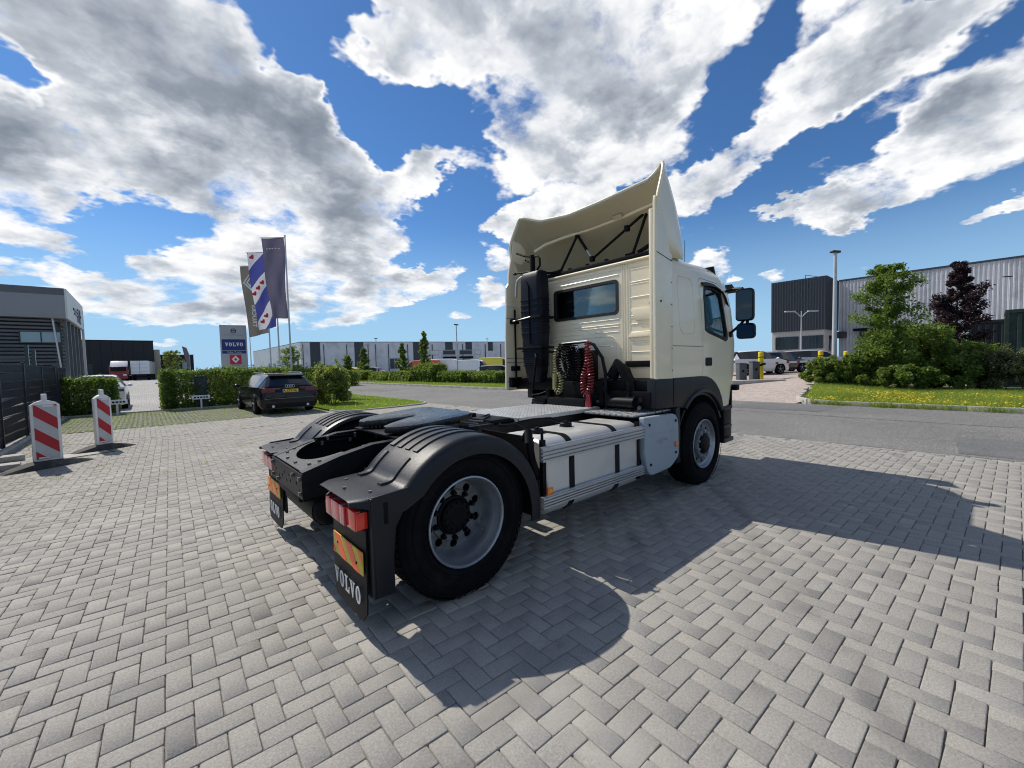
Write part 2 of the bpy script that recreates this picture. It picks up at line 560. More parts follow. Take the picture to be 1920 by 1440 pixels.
def glass_mat(name, tint=(.75, .85, .88), rough=0.02, dark=0.0):
    """thin glazing: mirrors by Fresnel, otherwise lets light straight through with a tint"""
    m = bpy.data.materials.new(name); m.use_nodes = True
    nt = m.node_tree; N = NT(nt); nt.nodes.clear()
    fr = N.n('ShaderNodeFresnel'); fr.inputs[0].default_value = 1.6
    tr = N.n('ShaderNodeBsdfTransparent'); tr.inputs[0].default_value = (*tint, 1)
    gl = N.n('ShaderNodeBsdfGlossy'); gl.inputs['Roughness'].default_value = rough
    tc = N.n('ShaderNodeTexCoord')
    nz = N.noise(tc.outputs['Object'], 3.0, 3, .5).outputs[0]
    bp = N.n('ShaderNodeBump'); bp.inputs['Strength'].default_value = .02; N.l(nz, bp.inputs['Height']); N.l(bp.outputs[0], gl.inputs['Normal'])
    mx = N.n('ShaderNodeMixShader')
    N.l(N.math('ADD', N.math('MULTIPLY', fr.outputs[0], .9), .03, clamp=True), mx.inputs[0]); N.l(tr.outputs[0], mx.inputs[1]); N.l(gl.outputs[0], mx.inputs[2])
    out = N.n('ShaderNodeOutputMaterial'); N.l(mx.outputs[0], out.inputs[0])
    MATS[name] = m
    return m

M_cream = pmat('cream_paint', (.87, .765, .555), .27, coat=.6, var=.02, scale=1.2, col2=(.74, .65, .475), c2scale=1.6, c2lo=.52, c2hi=.98)
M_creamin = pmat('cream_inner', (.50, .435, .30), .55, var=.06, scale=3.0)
M_blackpl = pmat('black_plastic', (.0065, .0075, .0105), .48, var=.2, scale=8, bump=.25, bscale=260, spec=.18)
M_guard = pmat('mudguard_plastic', (.0085, .0100, .0140), .38, var=.18, scale=5, bump=.3, bscale=300, spec=.38, col2=(.022, .022, .022), c2scale=2.5, c2lo=.5, c2hi=.8)
M_navy = pmat('chassis_black', (.0070, .0080, .0110), .42, var=.25, scale=9, bump=.3, bscale=60, spec=.25, col2=(.022, .020, .018), c2scale=6, c2lo=.55, c2hi=.8)
M_rubber = pmat('tyre_rubber', (.0060, .0060, .0072), .72, var=.3, scale=12, bump=.4, bscale=120, spec=.10, col2=(.015, .0138, .0125), c2scale=7, c2lo=.52, c2hi=.78)
M_rim = pmat('rim_silver', (.36, .38, .41), .42, metal=.75, var=.1, scale=9, rvar=.08, col2=(.24, .235, .23), c2scale=5, c2lo=.55, c2hi=.85)
M_rimdk = pmat('wheel_disc_grey', (.17, .175, .18), .5, metal=.5, var=.15, scale=9, col2=(.07, .066, .06), c2scale=7, c2lo=.5, c2hi=.75)
M_hub = pmat('hub_black', (.0042, .0042, .0052), .5, var=.2, bump=.4, bscale=80, spec=.16)
M_alu = pmat('brushed_aluminium', (.52, .53, .545), .40, metal=.85, var=.06, scale=5, rvar=.08)
M_tank = pmat('tank_aluminium', (.62, .615, .59), .42, metal=.5, var=.06, scale=3, rvar=.1, col2=(.46, .45, .43), c2scale=2.2, c2lo=.52, c2hi=.8)
M_bluegrey = pmat('bluegrey_plastic', (.30, .345, .39), .45, var=.06, scale=3, bump=.15, bscale=90, col2=(.24, .27, .29), c2scale=2.5, c2lo=.5, c2hi=.8)
M_plate = pmat('checker_aluminium', (.55, .55, .54), .45, metal=.6, var=.15, scale=8, rvar=.1)
M_grease = pmat('greased_steel', (.0085, .009, .011), .26, var=.5, scale=14, bump=1.0, bscale=16, rvar=.14, col2=(.035, .033, .030), c2scale=9, c2lo=.55, c2hi=.7)
M_steel = pmat('worn_steel', (.20, .19, .18), .45, metal=.8, var=.25, scale=10)
M_red = pmat('lens_red', (.46, .015, .03), .12, coat=.7, var=.06, scale=20, bump=.2, bscale=180)
M_pink = pmat('lens_clear', (.50, .22, .23), .12, coat=.7, var=.08, scale=20, bump=.2, bscale=180)
M_orange = pmat('lens_orange', (.85, .16, .02), .12, coat=.7, var=.1, scale=20, bump=.2, bscale=180)
M_lampred = pmat('lens_bright_red', (.75, .03, .015), .12, coat=.7, var=.1, scale=20)
M_white = pmat('white_paint', (.78, .78, .77), .45, var=.05, scale=4)
M_lettergrey = pmat('letter_grey', (.55, .56, .56), .5, var=.08, scale=9)
M_hosered = pmat('hose_red', (.17, .006, .011), .28, coat=.3, var=.1)
M_hoseyel = pmat('hose_yellow', (.27, .255, .11), .3, coat=.3, var=.12)
M_glass = glass_mat('glass', (.62, .78, .82))
M_glassdk = glass_mat('glass_dark', (.10, .13, .15))
M_seal = pmat('seal_black', (.012, .012, .013), .6, var=.2)
M_mirror = pmat('mirror_glass', (.05, .055, .06), .03, metal=1.0, var=.01)  # near-black base puts a dark reflection into the colour, dimming mirrored sky
M_int = pmat('cab_interior', (.10, .10, .10), .8, var=.15)
# ================================================================== terrain and paving
def sstep(a, b, x):
    t = np.clip((np.asarray(x, float) - a) / (b - a), 0, 1)
    return t * t * (3 - 2 * t)
def zg(x, y):
    """ground height: flat yard and road; the lot across the road and the far yard lie a little higher"""
    r = sstep(15.2, 25.0, x) * 0.5 * sstep(19, 11, y) * sstep(-2.2, 2.2, y)
    l = sstep(21, 70, y) * .35 * sstep(7.0, 2.0, x)
    return r + l
def zgf(x, y): return float(zg(x, y))

def np_mesh(name, V, F4=None, F3=None, tint=None, mat=None, smooth=False):
    """fast mesh from arrays: V (n,3), quads (m,4) and/or tris (k,3), tint per vertex"""
    me = bpy.data.meshes.new(name)
    V = np.asarray(V, np.float32)
    me.vertices.add(len(V)); me.vertices.foreach_set('co', V.ravel())
    idx = []; starts = []; tot = 0
    for F in (F4, F3):
        if F is None or len(F) == 0: continue
        F = np.asarray(F, np.int32)
        idx.append(F.ravel()); starts.append(tot + np.arange(len(F)) * F.shape[1]); tot += F.size
    idx = np.concatenate(idx); starts = np.concatenate(starts)
    me.loops.add(len(idx)); me.loops.foreach_set('vertex_index', idx)
    me.polygons.add(len(starts)); me.polygons.foreach_set('loop_start', starts.astype(np.int32))
    if tint is not None:
        at = me.attributes.new('tint', 'FLOAT', 'POINT')
        at.data.foreach_set('value', np.asarray(tint, np.float32))
    me.update(calc_edges=True)
    me.validate()
    if mat is not None: me.materials.append(mat)
    if smooth: me.polygons.foreach_set('use_smooth', [True] * len(me.polygons))
    return me

def sheet(name, xs, ys, mat, dz=0.0, kind='structure', inside=None):
    """terrain-following sheet on a grid"""
    X, Y = np.meshgrid(np.asarray(xs, float), np.asarray(ys, float), indexing='ij')
    Z = zg(X, Y) + dz
    V = np.stack([X, Y, Z], -1).reshape(-1, 3)
    nx, ny = X.shape
    I = np.arange(nx * ny).reshape(nx, ny)
    F = np.stack([I[:-1, :-1], I[1:, :-1], I[1:, 1:], I[:-1, 1:]], -1).reshape(-1, 4)
    if inside is not None:
        cx = V[F].mean(1); F = F[inside(cx[:, 0], cx[:, 1])]
    me = np_mesh(name, V, F, mat=mat, smooth=True)
    o = bpy.data.objects.new(name, me); COL.objects.link(o)
    if kind: o['kind'] = kind
    return o

def ground_mat(name, c1, c2, big=.25, fine=60., speck=0., speckcol=(.5, .5, .5), rough=.9, bump=.4, brick=None, joint=(.2, .19, .18), dark=None):
    m = bpy.data.materials.new(name); m.use_nodes = True
    nt = m.node_tree; N = NT(nt); b = nt.nodes['Principled BSDF']
    g = N.n('ShaderNodeNewGeometry'); pos = g.outputs['Position']
    n1 = N.noise(pos, big, 6, .65).outputs[0]
    n2 = N.noise(pos, fine, 3, .7).outputs[0]
    c = N.mix(N.mapr(n1, .35, .68, 0, 1, 'SMOOTHSTEP'), c1, c2)
    if dark is not None:
        n5 = N.noise(pos, big * 4.5, 5, .7, .6).outputs[0]
        c = N.mix(N.mapr(n5, .56, .74, 0, .8, 'SMOOTHSTEP'), c, dark)
    f = N.vmath('SCALE', c); N.l(N.mapr(n2, .25, .75, .62, 1.38), f.inputs[3]); c = f.outputs[0]
    if speck > 0:
        vo = N.n('ShaderNodeTexVoronoi'); N.l(pos, vo.inputs['Vector']); vo.inputs['Scale'].default_value = 55
        sc = nt.nodes.new('ShaderNodeSeparateColor'); N.l(vo.outputs['Color'], sc.inputs[0])
        k = N.math('MULTIPLY', N.math('GREATER_THAN', sc.outputs[0], 1 - speck), N.math('LESS_THAN', vo.outputs['Distance'], .42))
        c = N.mix(k, c, speckcol)
    h = n2
    if brick:
        bt = N.n('ShaderNodeTexBrick'); N.l(pos, bt.inputs['Vector'])
        bt.inputs['Scale'].default_value = 1.0; bt.inputs['Brick Width'].default_value = brick[0]; bt.inputs['Row Height'].default_value = brick[1]
        bt.inputs['Mortar Size'].default_value = brick[2]; bt.inputs['Mortar Smooth'].default_value = .2
        bt.inputs['Color1'].default_value = (.86, .86, .86, 1); bt.inputs['Color2'].default_value = (1.12, 1.1, 1.08, 1); bt.inputs['Mortar'].default_value = (*joint, 1)
        c = N.mix(1.0, c, bt.outputs['Color'], 'MULTIPLY')
        h = N.math('SUBTRACT', n2, N.math('MULTIPLY', bt.outputs['Fac'], 1.5))
    N.l(c, b.inputs['Base Color'])
    b.inputs['Roughness'].default_value = rough; b.inputs['Specular IOR Level'].default_value = .3
    bp = N.n('ShaderNodeBump'); bp.inputs['Strength'].default_value = bump; bp.inputs['Distance'].default_value = .008
    N.l(h, bp.inputs['Height']); N.l(bp.outputs[0], b.inputs['Normal'])
    MATS[name] = m
    return m

M_earth = ground_mat('earth', (.10, .11, .06), (.14, .13, .085), fine=25)
M_asphalt = ground_mat('asphalt', (.140, .136, .128), (.175, .170, .158), big=.35, fine=32, speck=.20, speckcol=(.44, .43, .41), rough=.85, bump=.8, dark=(.13, .13, .128))
M_seam = ground_mat('road_seam', (.035, .035, .037), (.05, .05, .05), fine=40, rough=.7)
M_sandbed = ground_mat('joint_sand', (.075, .068, .058), (.30, .28, .245), big=.40, fine=130, rough=.95, bump=.7)
M_bricklot = ground_mat('pink_brick_lot', (.40, .335, .295), (.45, .39, .35), fine=30, brick=(.21, .105, .006), joint=(.7, .68, .66))
M_greylot = ground_mat('grey_brick_lot', (.34, .34, .33), (.40, .39, .38), fine=30, brick=(.21, .105, .009), joint=(.45, .44, .42))
M_soilgrass = ground_mat('turf_soil', (.085, .115, .03), (.12, .145, .045), big=.8, fine=45, rough=1.0)
M_kerb = ground_mat('kerb_concrete', (.36, .345, .31), (.44, .42, .385), big=1.5, fine=60, dark=(.24, .23, .2), bump=.4)

def paver_mat():
    m = bpy.data.materials.new('concrete_paver'); m.use_nodes = True
    nt = m.node_tree; N = NT(nt); b = nt.nodes['Principled BSDF']
    g = N.n('ShaderNodeNewGeometry'); pos = g.outputs['Position']
    at = N.n('ShaderNodeAttribute', attribute_name='tint').outputs['Fac']
    big = N.noise(pos, .28, 5, .6).outputs[0]
    mid = N.noise(pos, 7.0, 6, .68, .3).outputs[0]
    fine = N.noise(pos, 95, 4, .8).outputs[0]
    grit = N.noise(pos, 420, 2, .6).outputs[0]
    c = N.ramp(at, [(0, (.212, .203, .185)), (.30, (.270, .256, .231)), (.72, (.302, .286, .257)), (1, (.348, .330, .297))])
    # dusty lighter sweeps and darker tyre-worn areas over the yard
    c = N.mix(N.mapr(big, .50, .74, 0, .5, 'SMOOTHSTEP'), c, (.335, .318, .281))
    c = N.mix(N.mapr(big, .44, .22, 0, .4, 'SMOOTHSTEP'), c, (.185, .178, .167))
    c = N.mix(N.mapr(mid, .56, .78, 0, .55, 'SMOOTHSTEP'), c, (.162, .152, .134))
    c = N.mix(N.mapr(mid, .40, .22, 0, .45, 'SMOOTHSTEP'), c, (.36, .341, .305))
    k = N.math('MULTIPLY', N.mapr(fine, .25, .75, .62, 1.38), N.mapr(grit, .25, .75, .74, 1.26))
    f = N.vmath('SCALE', c); N.l(k, f.inputs[3]); c = f.outputs[0]
    # curved dusty wheel tracks swept through the yard, and a few darker scrub marks
    sp_ = N.n('ShaderNodeSeparateXYZ'); N.l(pos, sp_.inputs[0])
    wv_ = N.math('MULTIPLY', N.math('SUBTRACT', N.noise(pos, .9, 3, .6).outputs[0], .5), .7)
    brk = N.noise(pos, 2.6, 4, .65).outputs[0]
    def ring(cx_, cy_, rad, wid):
        dx = N.math('SUBTRACT', sp_.outputs[0], cx_); dy = N.math('SUBTRACT', sp_.outputs[1], cy_)
        rr_ = N.math('SQRT', N.math('ADD', N.math('MULTIPLY', dx, dx), N.math('MULTIPLY', dy, dy)))
        e_ = N.math('ABSOLUTE', N.math('SUBTRACT', N.math('ADD', rr_, wv_), rad))
        return N.math('MULTIPLY', N.mapr(e_, wid, wid * .25, 0, 1, 'SMOOTHSTEP'), N.mapr(brk, .38, .62, 0, 1, 'SMOOTHSTEP'))
    for (cx_, cy_, rad, wid) in ((6.0, -8.0, 13.2, .55), (6.0, -8.0, 15.4, .6), (-9.0, -2.0, 8.6, .5)):
        c = N.mix(N.math('MULTIPLY', ring(cx_, cy_, rad, wid), .55), c, (.385, .364, .322))
    for (cx_, cy_, rad, wid) in ((9.5, -14.0, 11.6, .14), (9.5, -14.0, 13.9, .14), (-3.0, 14.0, 16.2, .13)):
        c = N.mix(N.math('MULTIPLY', ring(cx_, cy_, rad, wid), .38), c, (.11, .106, .10))
    # oil drips and white scuffs, sparse
    vo = N.n('ShaderNodeTexVoronoi'); N.l(pos, vo.inputs['Vector']); vo.inputs['Scale'].default_value = 2.3
    wob = N.noise(pos, 30, 3, .6).outputs[0]
    dd = N.math('ADD', vo.outputs['Distance'], N.math('MULTIPLY', N.math('SUBTRACT', wob, .5), .10))
    sc = nt.nodes.new('ShaderNodeSeparateColor'); N.l(vo.outputs['Color'], sc.inputs[0])
    drip = N.math('MULTIPLY', N.mapr(dd, .050, .020, 0, .85), N.math('GREATER_THAN', sc.outputs[1], .72))
    c = N.mix(drip, c, (.055, .052, .05))
    scuff = N.math('MULTIPLY', N.mapr(dd, .16, .03, 0, .5, 'SMOOTHSTEP'), N.math('LESS_THAN', sc.outputs[1], .12))
    c = N.mix(scuff, c, (.62, .61, .58))
    N.l(c, b.inputs['Base Color'])
    b.inputs['Roughness'].default_value = .88; b.inputs['Specular IOR Level'].default_value = .35
    hsum = N.math('ADD', N.math('MULTIPLY', fine, 1.0), N.math('MULTIPLY', mid, .8))
    hsum = N.math('ADD', hsum, N.math('MULTIPLY', grit, .5))
    bp = N.n('ShaderNodeBump'); bp.inputs['Strength'].default_value = .62; bp.inputs['Distance'].default_value = .0035
    N.l(hsum, bp.inputs['Height']); N.l(bp.outputs[0], b.inputs['Normal'])
    MATS['paver'] = m
    return m
M_paver = paver_mat()

# ---- base terrain to the horizon
xs = np.concatenate([[-1500, -600, -200, -60], np.arange(-40, 100, 4.0), [140, 300, 800, 1500]])
ys = np.concatenate([[-1500, -600, -200, -60], np.arange(-40, 130, 4.0), [180, 400, 800, 1500]])
sheet('ground', xs, ys, M_earth, dz=-.09)

# ---- yard: sand bed + real concrete pavers in herringbone
YX0, YX1, YY0, YY1 = -4.05, 7.50, -6.4, 12.55
yard = sheet('yard_paving', np.linspace(YX0, YX1, 30), np.linspace(YY0, YY1, 40), M_sandbed, dz=-.011)

W = .1028                       # paver module incl. joint: 200 x 100 mm stones
TH = R(-1.9); cT, sT = math.cos(TH), math.sin(TH)
OX, OY = -.572, -2.087
cells = []
for k in range(-140, 210):
    for m_ in range(-75, 75):
        hx, hy = k + 2 * m_, k - 2 * m_
        cells.append((hx + 1.0, hy + .5, 0))         # long side along the yard axis
        cells.append((hx + 2.5, hy + 0.0, 1))        # long side across
cells = np.array(cells, float)
px = OX + W * (cells[:, 0] * cT - cells[:, 1] * sT)
py = OY + W * (cells[:, 0] * sT + cells[:, 1] * cT)
HERR_Y = 9.75
keep = (px > YX0 + .05) & (px < YX1 - .12) & (py > YY0 + .1) & (py < HERR_Y - .06)
ctr = np.stack([px, py], 1)[keep]; ori = cells[keep, 2]
ang = np.where(ori > .5, TH + math.pi / 2, TH)
# running bond towards the grass-paver strip and a soldier course at the road edge
rb = []
ny = int((YY1 - HERR_Y) / .2056)
for i, x in enumerate(np.arange(YX0 + .1, YX1 - .18, W)):
    for j in range(-1, ny + 1):
        y = HERR_Y + .103 + (j + .5 * (i % 2)) * .2056
        if HERR_Y - .02 < y < YY1 - .09: rb.append((x, y))
rb = np.array(rb)
sd = np.array([(YX1 - .06, y) for y in np.arange(YY0 + .1, 11.5, .2056)])
ctr = np.concatenate([ctr, rb, sd]); ang = np.concatenate([ang, np.full(len(rb), math.pi / 2), np.full(len(sd), math.pi / 2)])
# leave out what lies far outside the lens (well beyond a step to the side)
rel = np.concatenate([ctr, np.zeros((len(ctr), 1))], 1) - np.array(CAM_POS)
dep = rel @ np.array(_f); lat = rel @ np.array(_r2)
vis = (dep > -.3) & (np.abs(lat) < 1.35 * dep + 1.6)
ctr, ang, dep, lat, rel = ctr[vis], ang[vis], dep[vis], lat[vis], rel[vis]
NP = len(ctr)
tnt = np.clip(.52 + .12 * RNG.standard_normal(NP), 0, 1)
tnt[RNG.random(NP) < .018] = .12
tnt[RNG.random(NP) < .02] = .9
hL, hW, CH = .1002, .0488, .0032
def paver_verts():
    """24 corners: bottom edge, chamfer edge, top; corners knocked off a little"""
    out = []
    k = .0045
    for z, ins in ((-.03, 0), (-.0020, 0), (0, CH)):
        a, b = hL - ins, hW - ins
        out += [(-a + k, -b, z), (a - k, -b, z), (a, -b + k, z), (a, b - k, z), (a - k, b, z), (-a + k, b, z), (-a, b - k, z), (-a, -b + k, z)]
    return np.array(out)
NV = 24
PF = [(i + 8 * l, (i + 1) % 8 + 8 * l, (i + 1) % 8 + 8 * l + 8, i + 8 * l + 8) for l in (0, 1) for i in range(8)] + [(16, 17, 18, 23), (23, 18, 19, 22), (22, 19, 20, 21)]
pz = RNG.normal(0, .0011, NP)
tilt = RNG.normal(0, .006, (NP, 2))
rot_j = RNG.normal(0, .008, NP)
# on-screen size decides which 300 stand as single objects
ok = (dep > .3)
sx_ = np.where(ok, FPX * lat / np.maximum(dep, .01), 9e9); upv = rel @ np.array(_u2)
sy_ = np.where(ok, -FPX * upv / np.maximum(dep, .01), 9e9)
inframe = ok & (np.abs(sx_) < 960) & (np.abs(sy_) < 720)
score = np.where(inframe, 1 / np.maximum(dep, .05) ** 3, -1)
single = np.argsort(-score)[:300]
mask = np.ones(NP, bool); mask[single] = False
base = paver_verts()
def place(idx):
    n = len(idx)
    ca, sa = np.cos(ang[idx] + rot_j[idx]), np.sin(ang[idx] + rot_j[idx])
    B = np.broadcast_to(base, (n, NV, 3)).copy()
    B[:, :, :2] += RNG.normal(0, .0009, (n, NV, 2))
    x = B[:, :, 0] * ca[:, None] - B[:, :, 1] * sa[:, None] + ctr[idx, 0, None]
    y = B[:, :, 0] * sa[:, None] + B[:, :, 1] * ca[:, None] + ctr[idx, 1, None]
    z = B[:, :, 2] + pz[idx, None] + B[:, :, 0] * tilt[idx, 0, None] + B[:, :, 1] * tilt[idx, 1, None] * 1.5
    return np.stack([x, y, z], -1).reshape(-1, 3)
rest = np.nonzero(mask)[0]
V = place(rest)
F = (np.array(PF)[None] + (np.arange(len(rest)) * NV)[:, None, None]).reshape(-1, 4)
me = np_mesh('paver_field', V, F, tint=np.repeat(tnt[rest], NV), mat=M_paver)
o = bpy.data.objects.new('paver_field', me); COL.objects.link(o); o.parent = yard; o['kind'] = 'stuff'
pav_meshes = []
for i in range(14):
    b2 = base.copy(); b2[:, :2] += RNG.normal(0, .0011, (NV, 2))
    pav_meshes.append(np_mesh('paver', b2, PF, tint=np.full(NV, (i + .5) / 14), mat=M_paver))
for i in single:
    o = bpy.data.objects.new('paver', pav_meshes[min(13, int(tnt[i] * 14))])
    COL.objects.link(o); o.parent = yard
    o.location = (ctr[i, 0], ctr[i, 1], pz[i]); o.rotation_euler = (tilt[i, 1], tilt[i, 0], ang[i] + rot_j[i])

# ---- road
KX = 14.72
road = sheet('road', np.linspace(7.50, KX, 8), np.linspace(-70, 120, 60), M_asphalt, dz=-.012)
sm = MB(); 
prev = None
Pn = []
for y in np.arange(-60, 110, .8):
    x = 11.62 + .035 * math.sin(y * .7) + .02 * math.sin(y * 2.3)
    Pn.append([(x - .016, y, -.0085), (x + .016, y, -.0085)])
sm.grid(Pn); o = sm.build('road_seam', M_seam, road, fix=False)
sm = MB(); Pn = []
for y in np.arange(-10, 12.4, .5):
    x = 7.515 + .012 * math.sin(y * 1.9)
    Pn.append([(x - .02, y, -.006), (x + .03 + .012 * math.sin(y * 5), y, -.006)])
sm.grid(Pn); sm.build('road_edge_joint', M_seam, road, fix=False)

M_patch = ground_mat('asphalt_patch', (.115, .115, .113), (.145, .145, .14), big=.6, fine=38, speck=.14, speckcol=(.3, .3, .29), rough=.85, bump=.7)
def road_sheet(name, poly, mat, z):
    MB().add([(x, y, z) for x, y in poly], [tuple(range(len(poly)))]).build(name, mat, road, fix=False, smooth=0)
road_sheet('road_patch', [(12.4, 2.2), (14.3, 2.0), (14.35, -.6), (12.5, -.4)], M_patch, -.0078)
road_sheet('road_patch', [(7.75, -3.2), (9.6, -3.1), (9.5, -6.5), (7.8, -6.4)], M_patch, -.0078)
road_sheet('road_patch', [(9.4, 22.0), (11.0, 22.2), (11.0, 27.0), (9.5, 27.0)], M_patch, -.0078)
for (x0, y0, L_, a_) in ((8.4, 2.5, 3.0, 80), (13.2, -3.0, 4.2, 100), (9.9, -1.5, 2.4, 20), (12.8, 9.0, 6.0, 85), (10.2, 15.0, 7.0, 95)):
    pts = []; x, y = x0, y0
    for k in range(int(L_ / .18)):
        aa = R(a_ + 28 * math.sin(k * .9 + x0) + random.uniform(-25, 25)); x += .18 * math.cos(aa); y += .18 * math.sin(aa)
        pts.append((x, y))
    Pn = [[(x - .006 - .004 * (k % 3), y, -.0072), (x + .006, y, -.0072)] for k, (x, y) in enumerate(pts)]
    MB().grid(Pn).build('road_crack', M_seam, road, fix=False, smooth=0)
# ---- lots across the road and behind the hedges
def ent_inside(x, y): return (y > np.where(x < 17.5, .9 - (x - KX) * .2, .35 + (x - 17.5) * .30)) & (y < 17.0)
sheet('driveway', np.linspace(KX - .02, 70, 80), np.linspace(-30, 17, 160), M_bricklot, dz=-.008, inside=lambda x, y: ent_inside(x, y) | (x > 25.5))
sheet('far_parking_lot', np.linspace(21.5, 110, 30), np.linspace(17.0, 130, 40), M_greylot, dz=-.01)
sheet('dealer_yard', np.linspace(-45, 3.0, 30), np.linspace(18.75, 118, 50), M_greylot, dz=-.006)

# ---- kerb stones
def kerb_line(parent, pts, h=.13, w=.13, skip=()):
    """stones along a polyline, one object each"""
    me_cache = {}
    n = 0
    for (a, b) in zip(pts[:-1], pts[1:]):
        a = Vector((a[0], a[1])); b = Vector((b[0], b[1]))
        L = (b - a).length; k = max(1, round(L / 1.0)); d = (b - a) / k
        ln = round(d.length, 3)
        if ln not in me_cache:
            me_cache[ln] = MB().box(-ln / 2 + .006, ln / 2 - .006, -w / 2, w / 2, -.12, h).mesh('kerb_stone', bevel=.018, seg=2)
            me_cache[ln].materials.append(M_kerb)
        for i in range(k):
            c = a + d * (i + .5)
            o = bpy.data.objects.new('kerb_stone', me_cache[ln]); COL.objects.link(o)
            o.parent = parent; o.location = (c.x, c.y, zgf(c.x, c.y) + random.uniform(-.012, .004))
            o.rotation_euler = (0, random.uniform(-.006, .006), math.atan2(d.y, d.x) + random.uniform(-.006, .006))
def kerb_root(name):
    o = empty(name); o['kind'] = 'structure'; return o
kr = kerb_root('road_kerb')
kerb_line(kr, [(KX + .065, -9.0), (KX + .065, -.2), (KX + .35, .45), (KX + 1.1, .95), (KX + 2.6, 1.15), (KX + 4.6, 1.5)])
kerb_line(kr, [(KX + .065, 15.5), (KX + .075, 62)])
kl = kerb_root('lawn_kerb')
LAWN = [(3.45, 12.35), (3.62, 11.72), (4.3, 11.45), (5.6, 11.45), (6.75, 11.62), (7.25, 12.1), (7.42, 13.0), (7.42, 40)]
kerb_line(kl, LAWN, h=.055, w=.09)
kerb_line(kerb_root('yard_kerb'), [(-4.0, 18.68), (3.4, 18.68)], h=.06, w=.1)
kerb_line(kerb_root('fence_kerb'), [(-3.80, 1.0), (-3.80, 18.6)], h=.06, w=.1)
# ================================================================== vegetation
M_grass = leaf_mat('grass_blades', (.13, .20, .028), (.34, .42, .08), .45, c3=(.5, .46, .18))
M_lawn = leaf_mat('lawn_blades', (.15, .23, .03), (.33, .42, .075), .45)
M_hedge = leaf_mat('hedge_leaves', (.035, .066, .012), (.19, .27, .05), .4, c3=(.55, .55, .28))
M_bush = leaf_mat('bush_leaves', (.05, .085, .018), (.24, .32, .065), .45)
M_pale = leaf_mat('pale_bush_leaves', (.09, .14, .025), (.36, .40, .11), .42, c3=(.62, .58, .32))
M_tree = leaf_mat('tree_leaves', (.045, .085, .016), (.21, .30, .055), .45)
M_copper = leaf_mat('copper_leaves', (.018, .010, .014), (.066, .034, .044), .25)
M_yellow = leaf_mat('yellow_petals', (.62, .48, .02), (.75, .60, .04), .3)
M_daisy = leaf_mat('white_petals', (.6, .6, .55), (.8, .8, .76), .3)
M_bark = pmat('bark', (.10, .08, .06), .9, var=.3, scale=12, bump=.8, bscale=30)

def rand_frames(n, up=0.0):
    """random orthonormal pairs; up>0 biases the normal upwards"""
    a = RNG.normal(size=(n, 3)); a[:, 2] += up * 2
    a /= np.linalg.norm(a, axis=1, keepdims=True)
    t = RNG.normal(size=(n, 3)); t -= (t * a).sum(1, keepdims=True) * a
    t /= np.linalg.norm(t, axis=1, keepdims=True)
    return t, np.cross(a, t)

def leaf_mesh(name, C, size, tint, mat, aspect=.55, up=.3):
    """one rhombus leaf per centre, folded a little along its rib"""
    n = len(C)
    t, b = rand_frames(n, up)
    nrm = np.cross(t, b)
    s = (np.asarray(size) * RNG.uniform(.65, 1.3, n))[:, None]
    V = np.stack([C - t * s, C + b * s * aspect + nrm * s * .18, C + t * s, C - b * s * aspect + nrm * s * .18], 1).reshape(-1, 3)
    F = (np.arange(n) * 4)[:, None] + np.array([0, 1, 2, 3])[None]
    F3 = np.concatenate([F[:, [0, 1, 2]], F[:, [0, 2, 3]]])
    return np_mesh(name, V, None, F3, np.repeat(tint, 4), mat)

def blade_mesh(name, P, h, w, tint, mat, lean=.35):
    n = len(P)
    a = RNG.uniform(0, 2 * math.pi, n); hh = h * RNG.uniform(.5, 1.35, n)
    d = np.stack([np.cos(a), np.sin(a), np.zeros(n)], 1) * (w / 2)
    l = RNG.normal(0, lean, (n, 2)) * hh[:, None]
    mid = P + np.stack([l[:, 0] * .3, l[:, 1] * .3, hh * .55], 1)
    tip = P + np.stack([l[:, 0], l[:, 1], hh], 1)
    V = np.stack([P - d, P + d, mid + d * .7, mid - d * .7, tip], 1).reshape(-1, 3)
    b = (np.arange(n) * 5)[:, None]
    F4 = b + np.array([0, 1, 2, 3])[None]; F3 = b + np.array([3, 2, 4])[None]
    return np_mesh(name, V, F4, F3, np.repeat(tint, 5), mat)

def stuff(name, me, label=None, cat=None):
    o = bpy.data.objects.new(name, me); COL.objects.link(o)
    o['kind'] = 'stuff'
    return finish(o, label, cat)

def scatter(poly_test, x0, x1, y0, y1, n, dz=0.0):
    P = np.stack([RNG.uniform(x0, x1, n), RNG.uniform(y0, y1, n)], 1)
    if poly_test is not None: P = P[poly_test(P[:, 0], P[:, 1])]
    return np.concatenate([P, (zg(P[:, 0], P[:, 1]) + dz)[:, None]], 1)

def lump(x, y, s, seed=0):
    """cheap smooth pseudo-noise 0..1"""
    return .5 + .25 * (np.sin(x * s + seed) + np.sin(y * s * 1.3 + seed * 2 + np.sin(x * s * .7)))

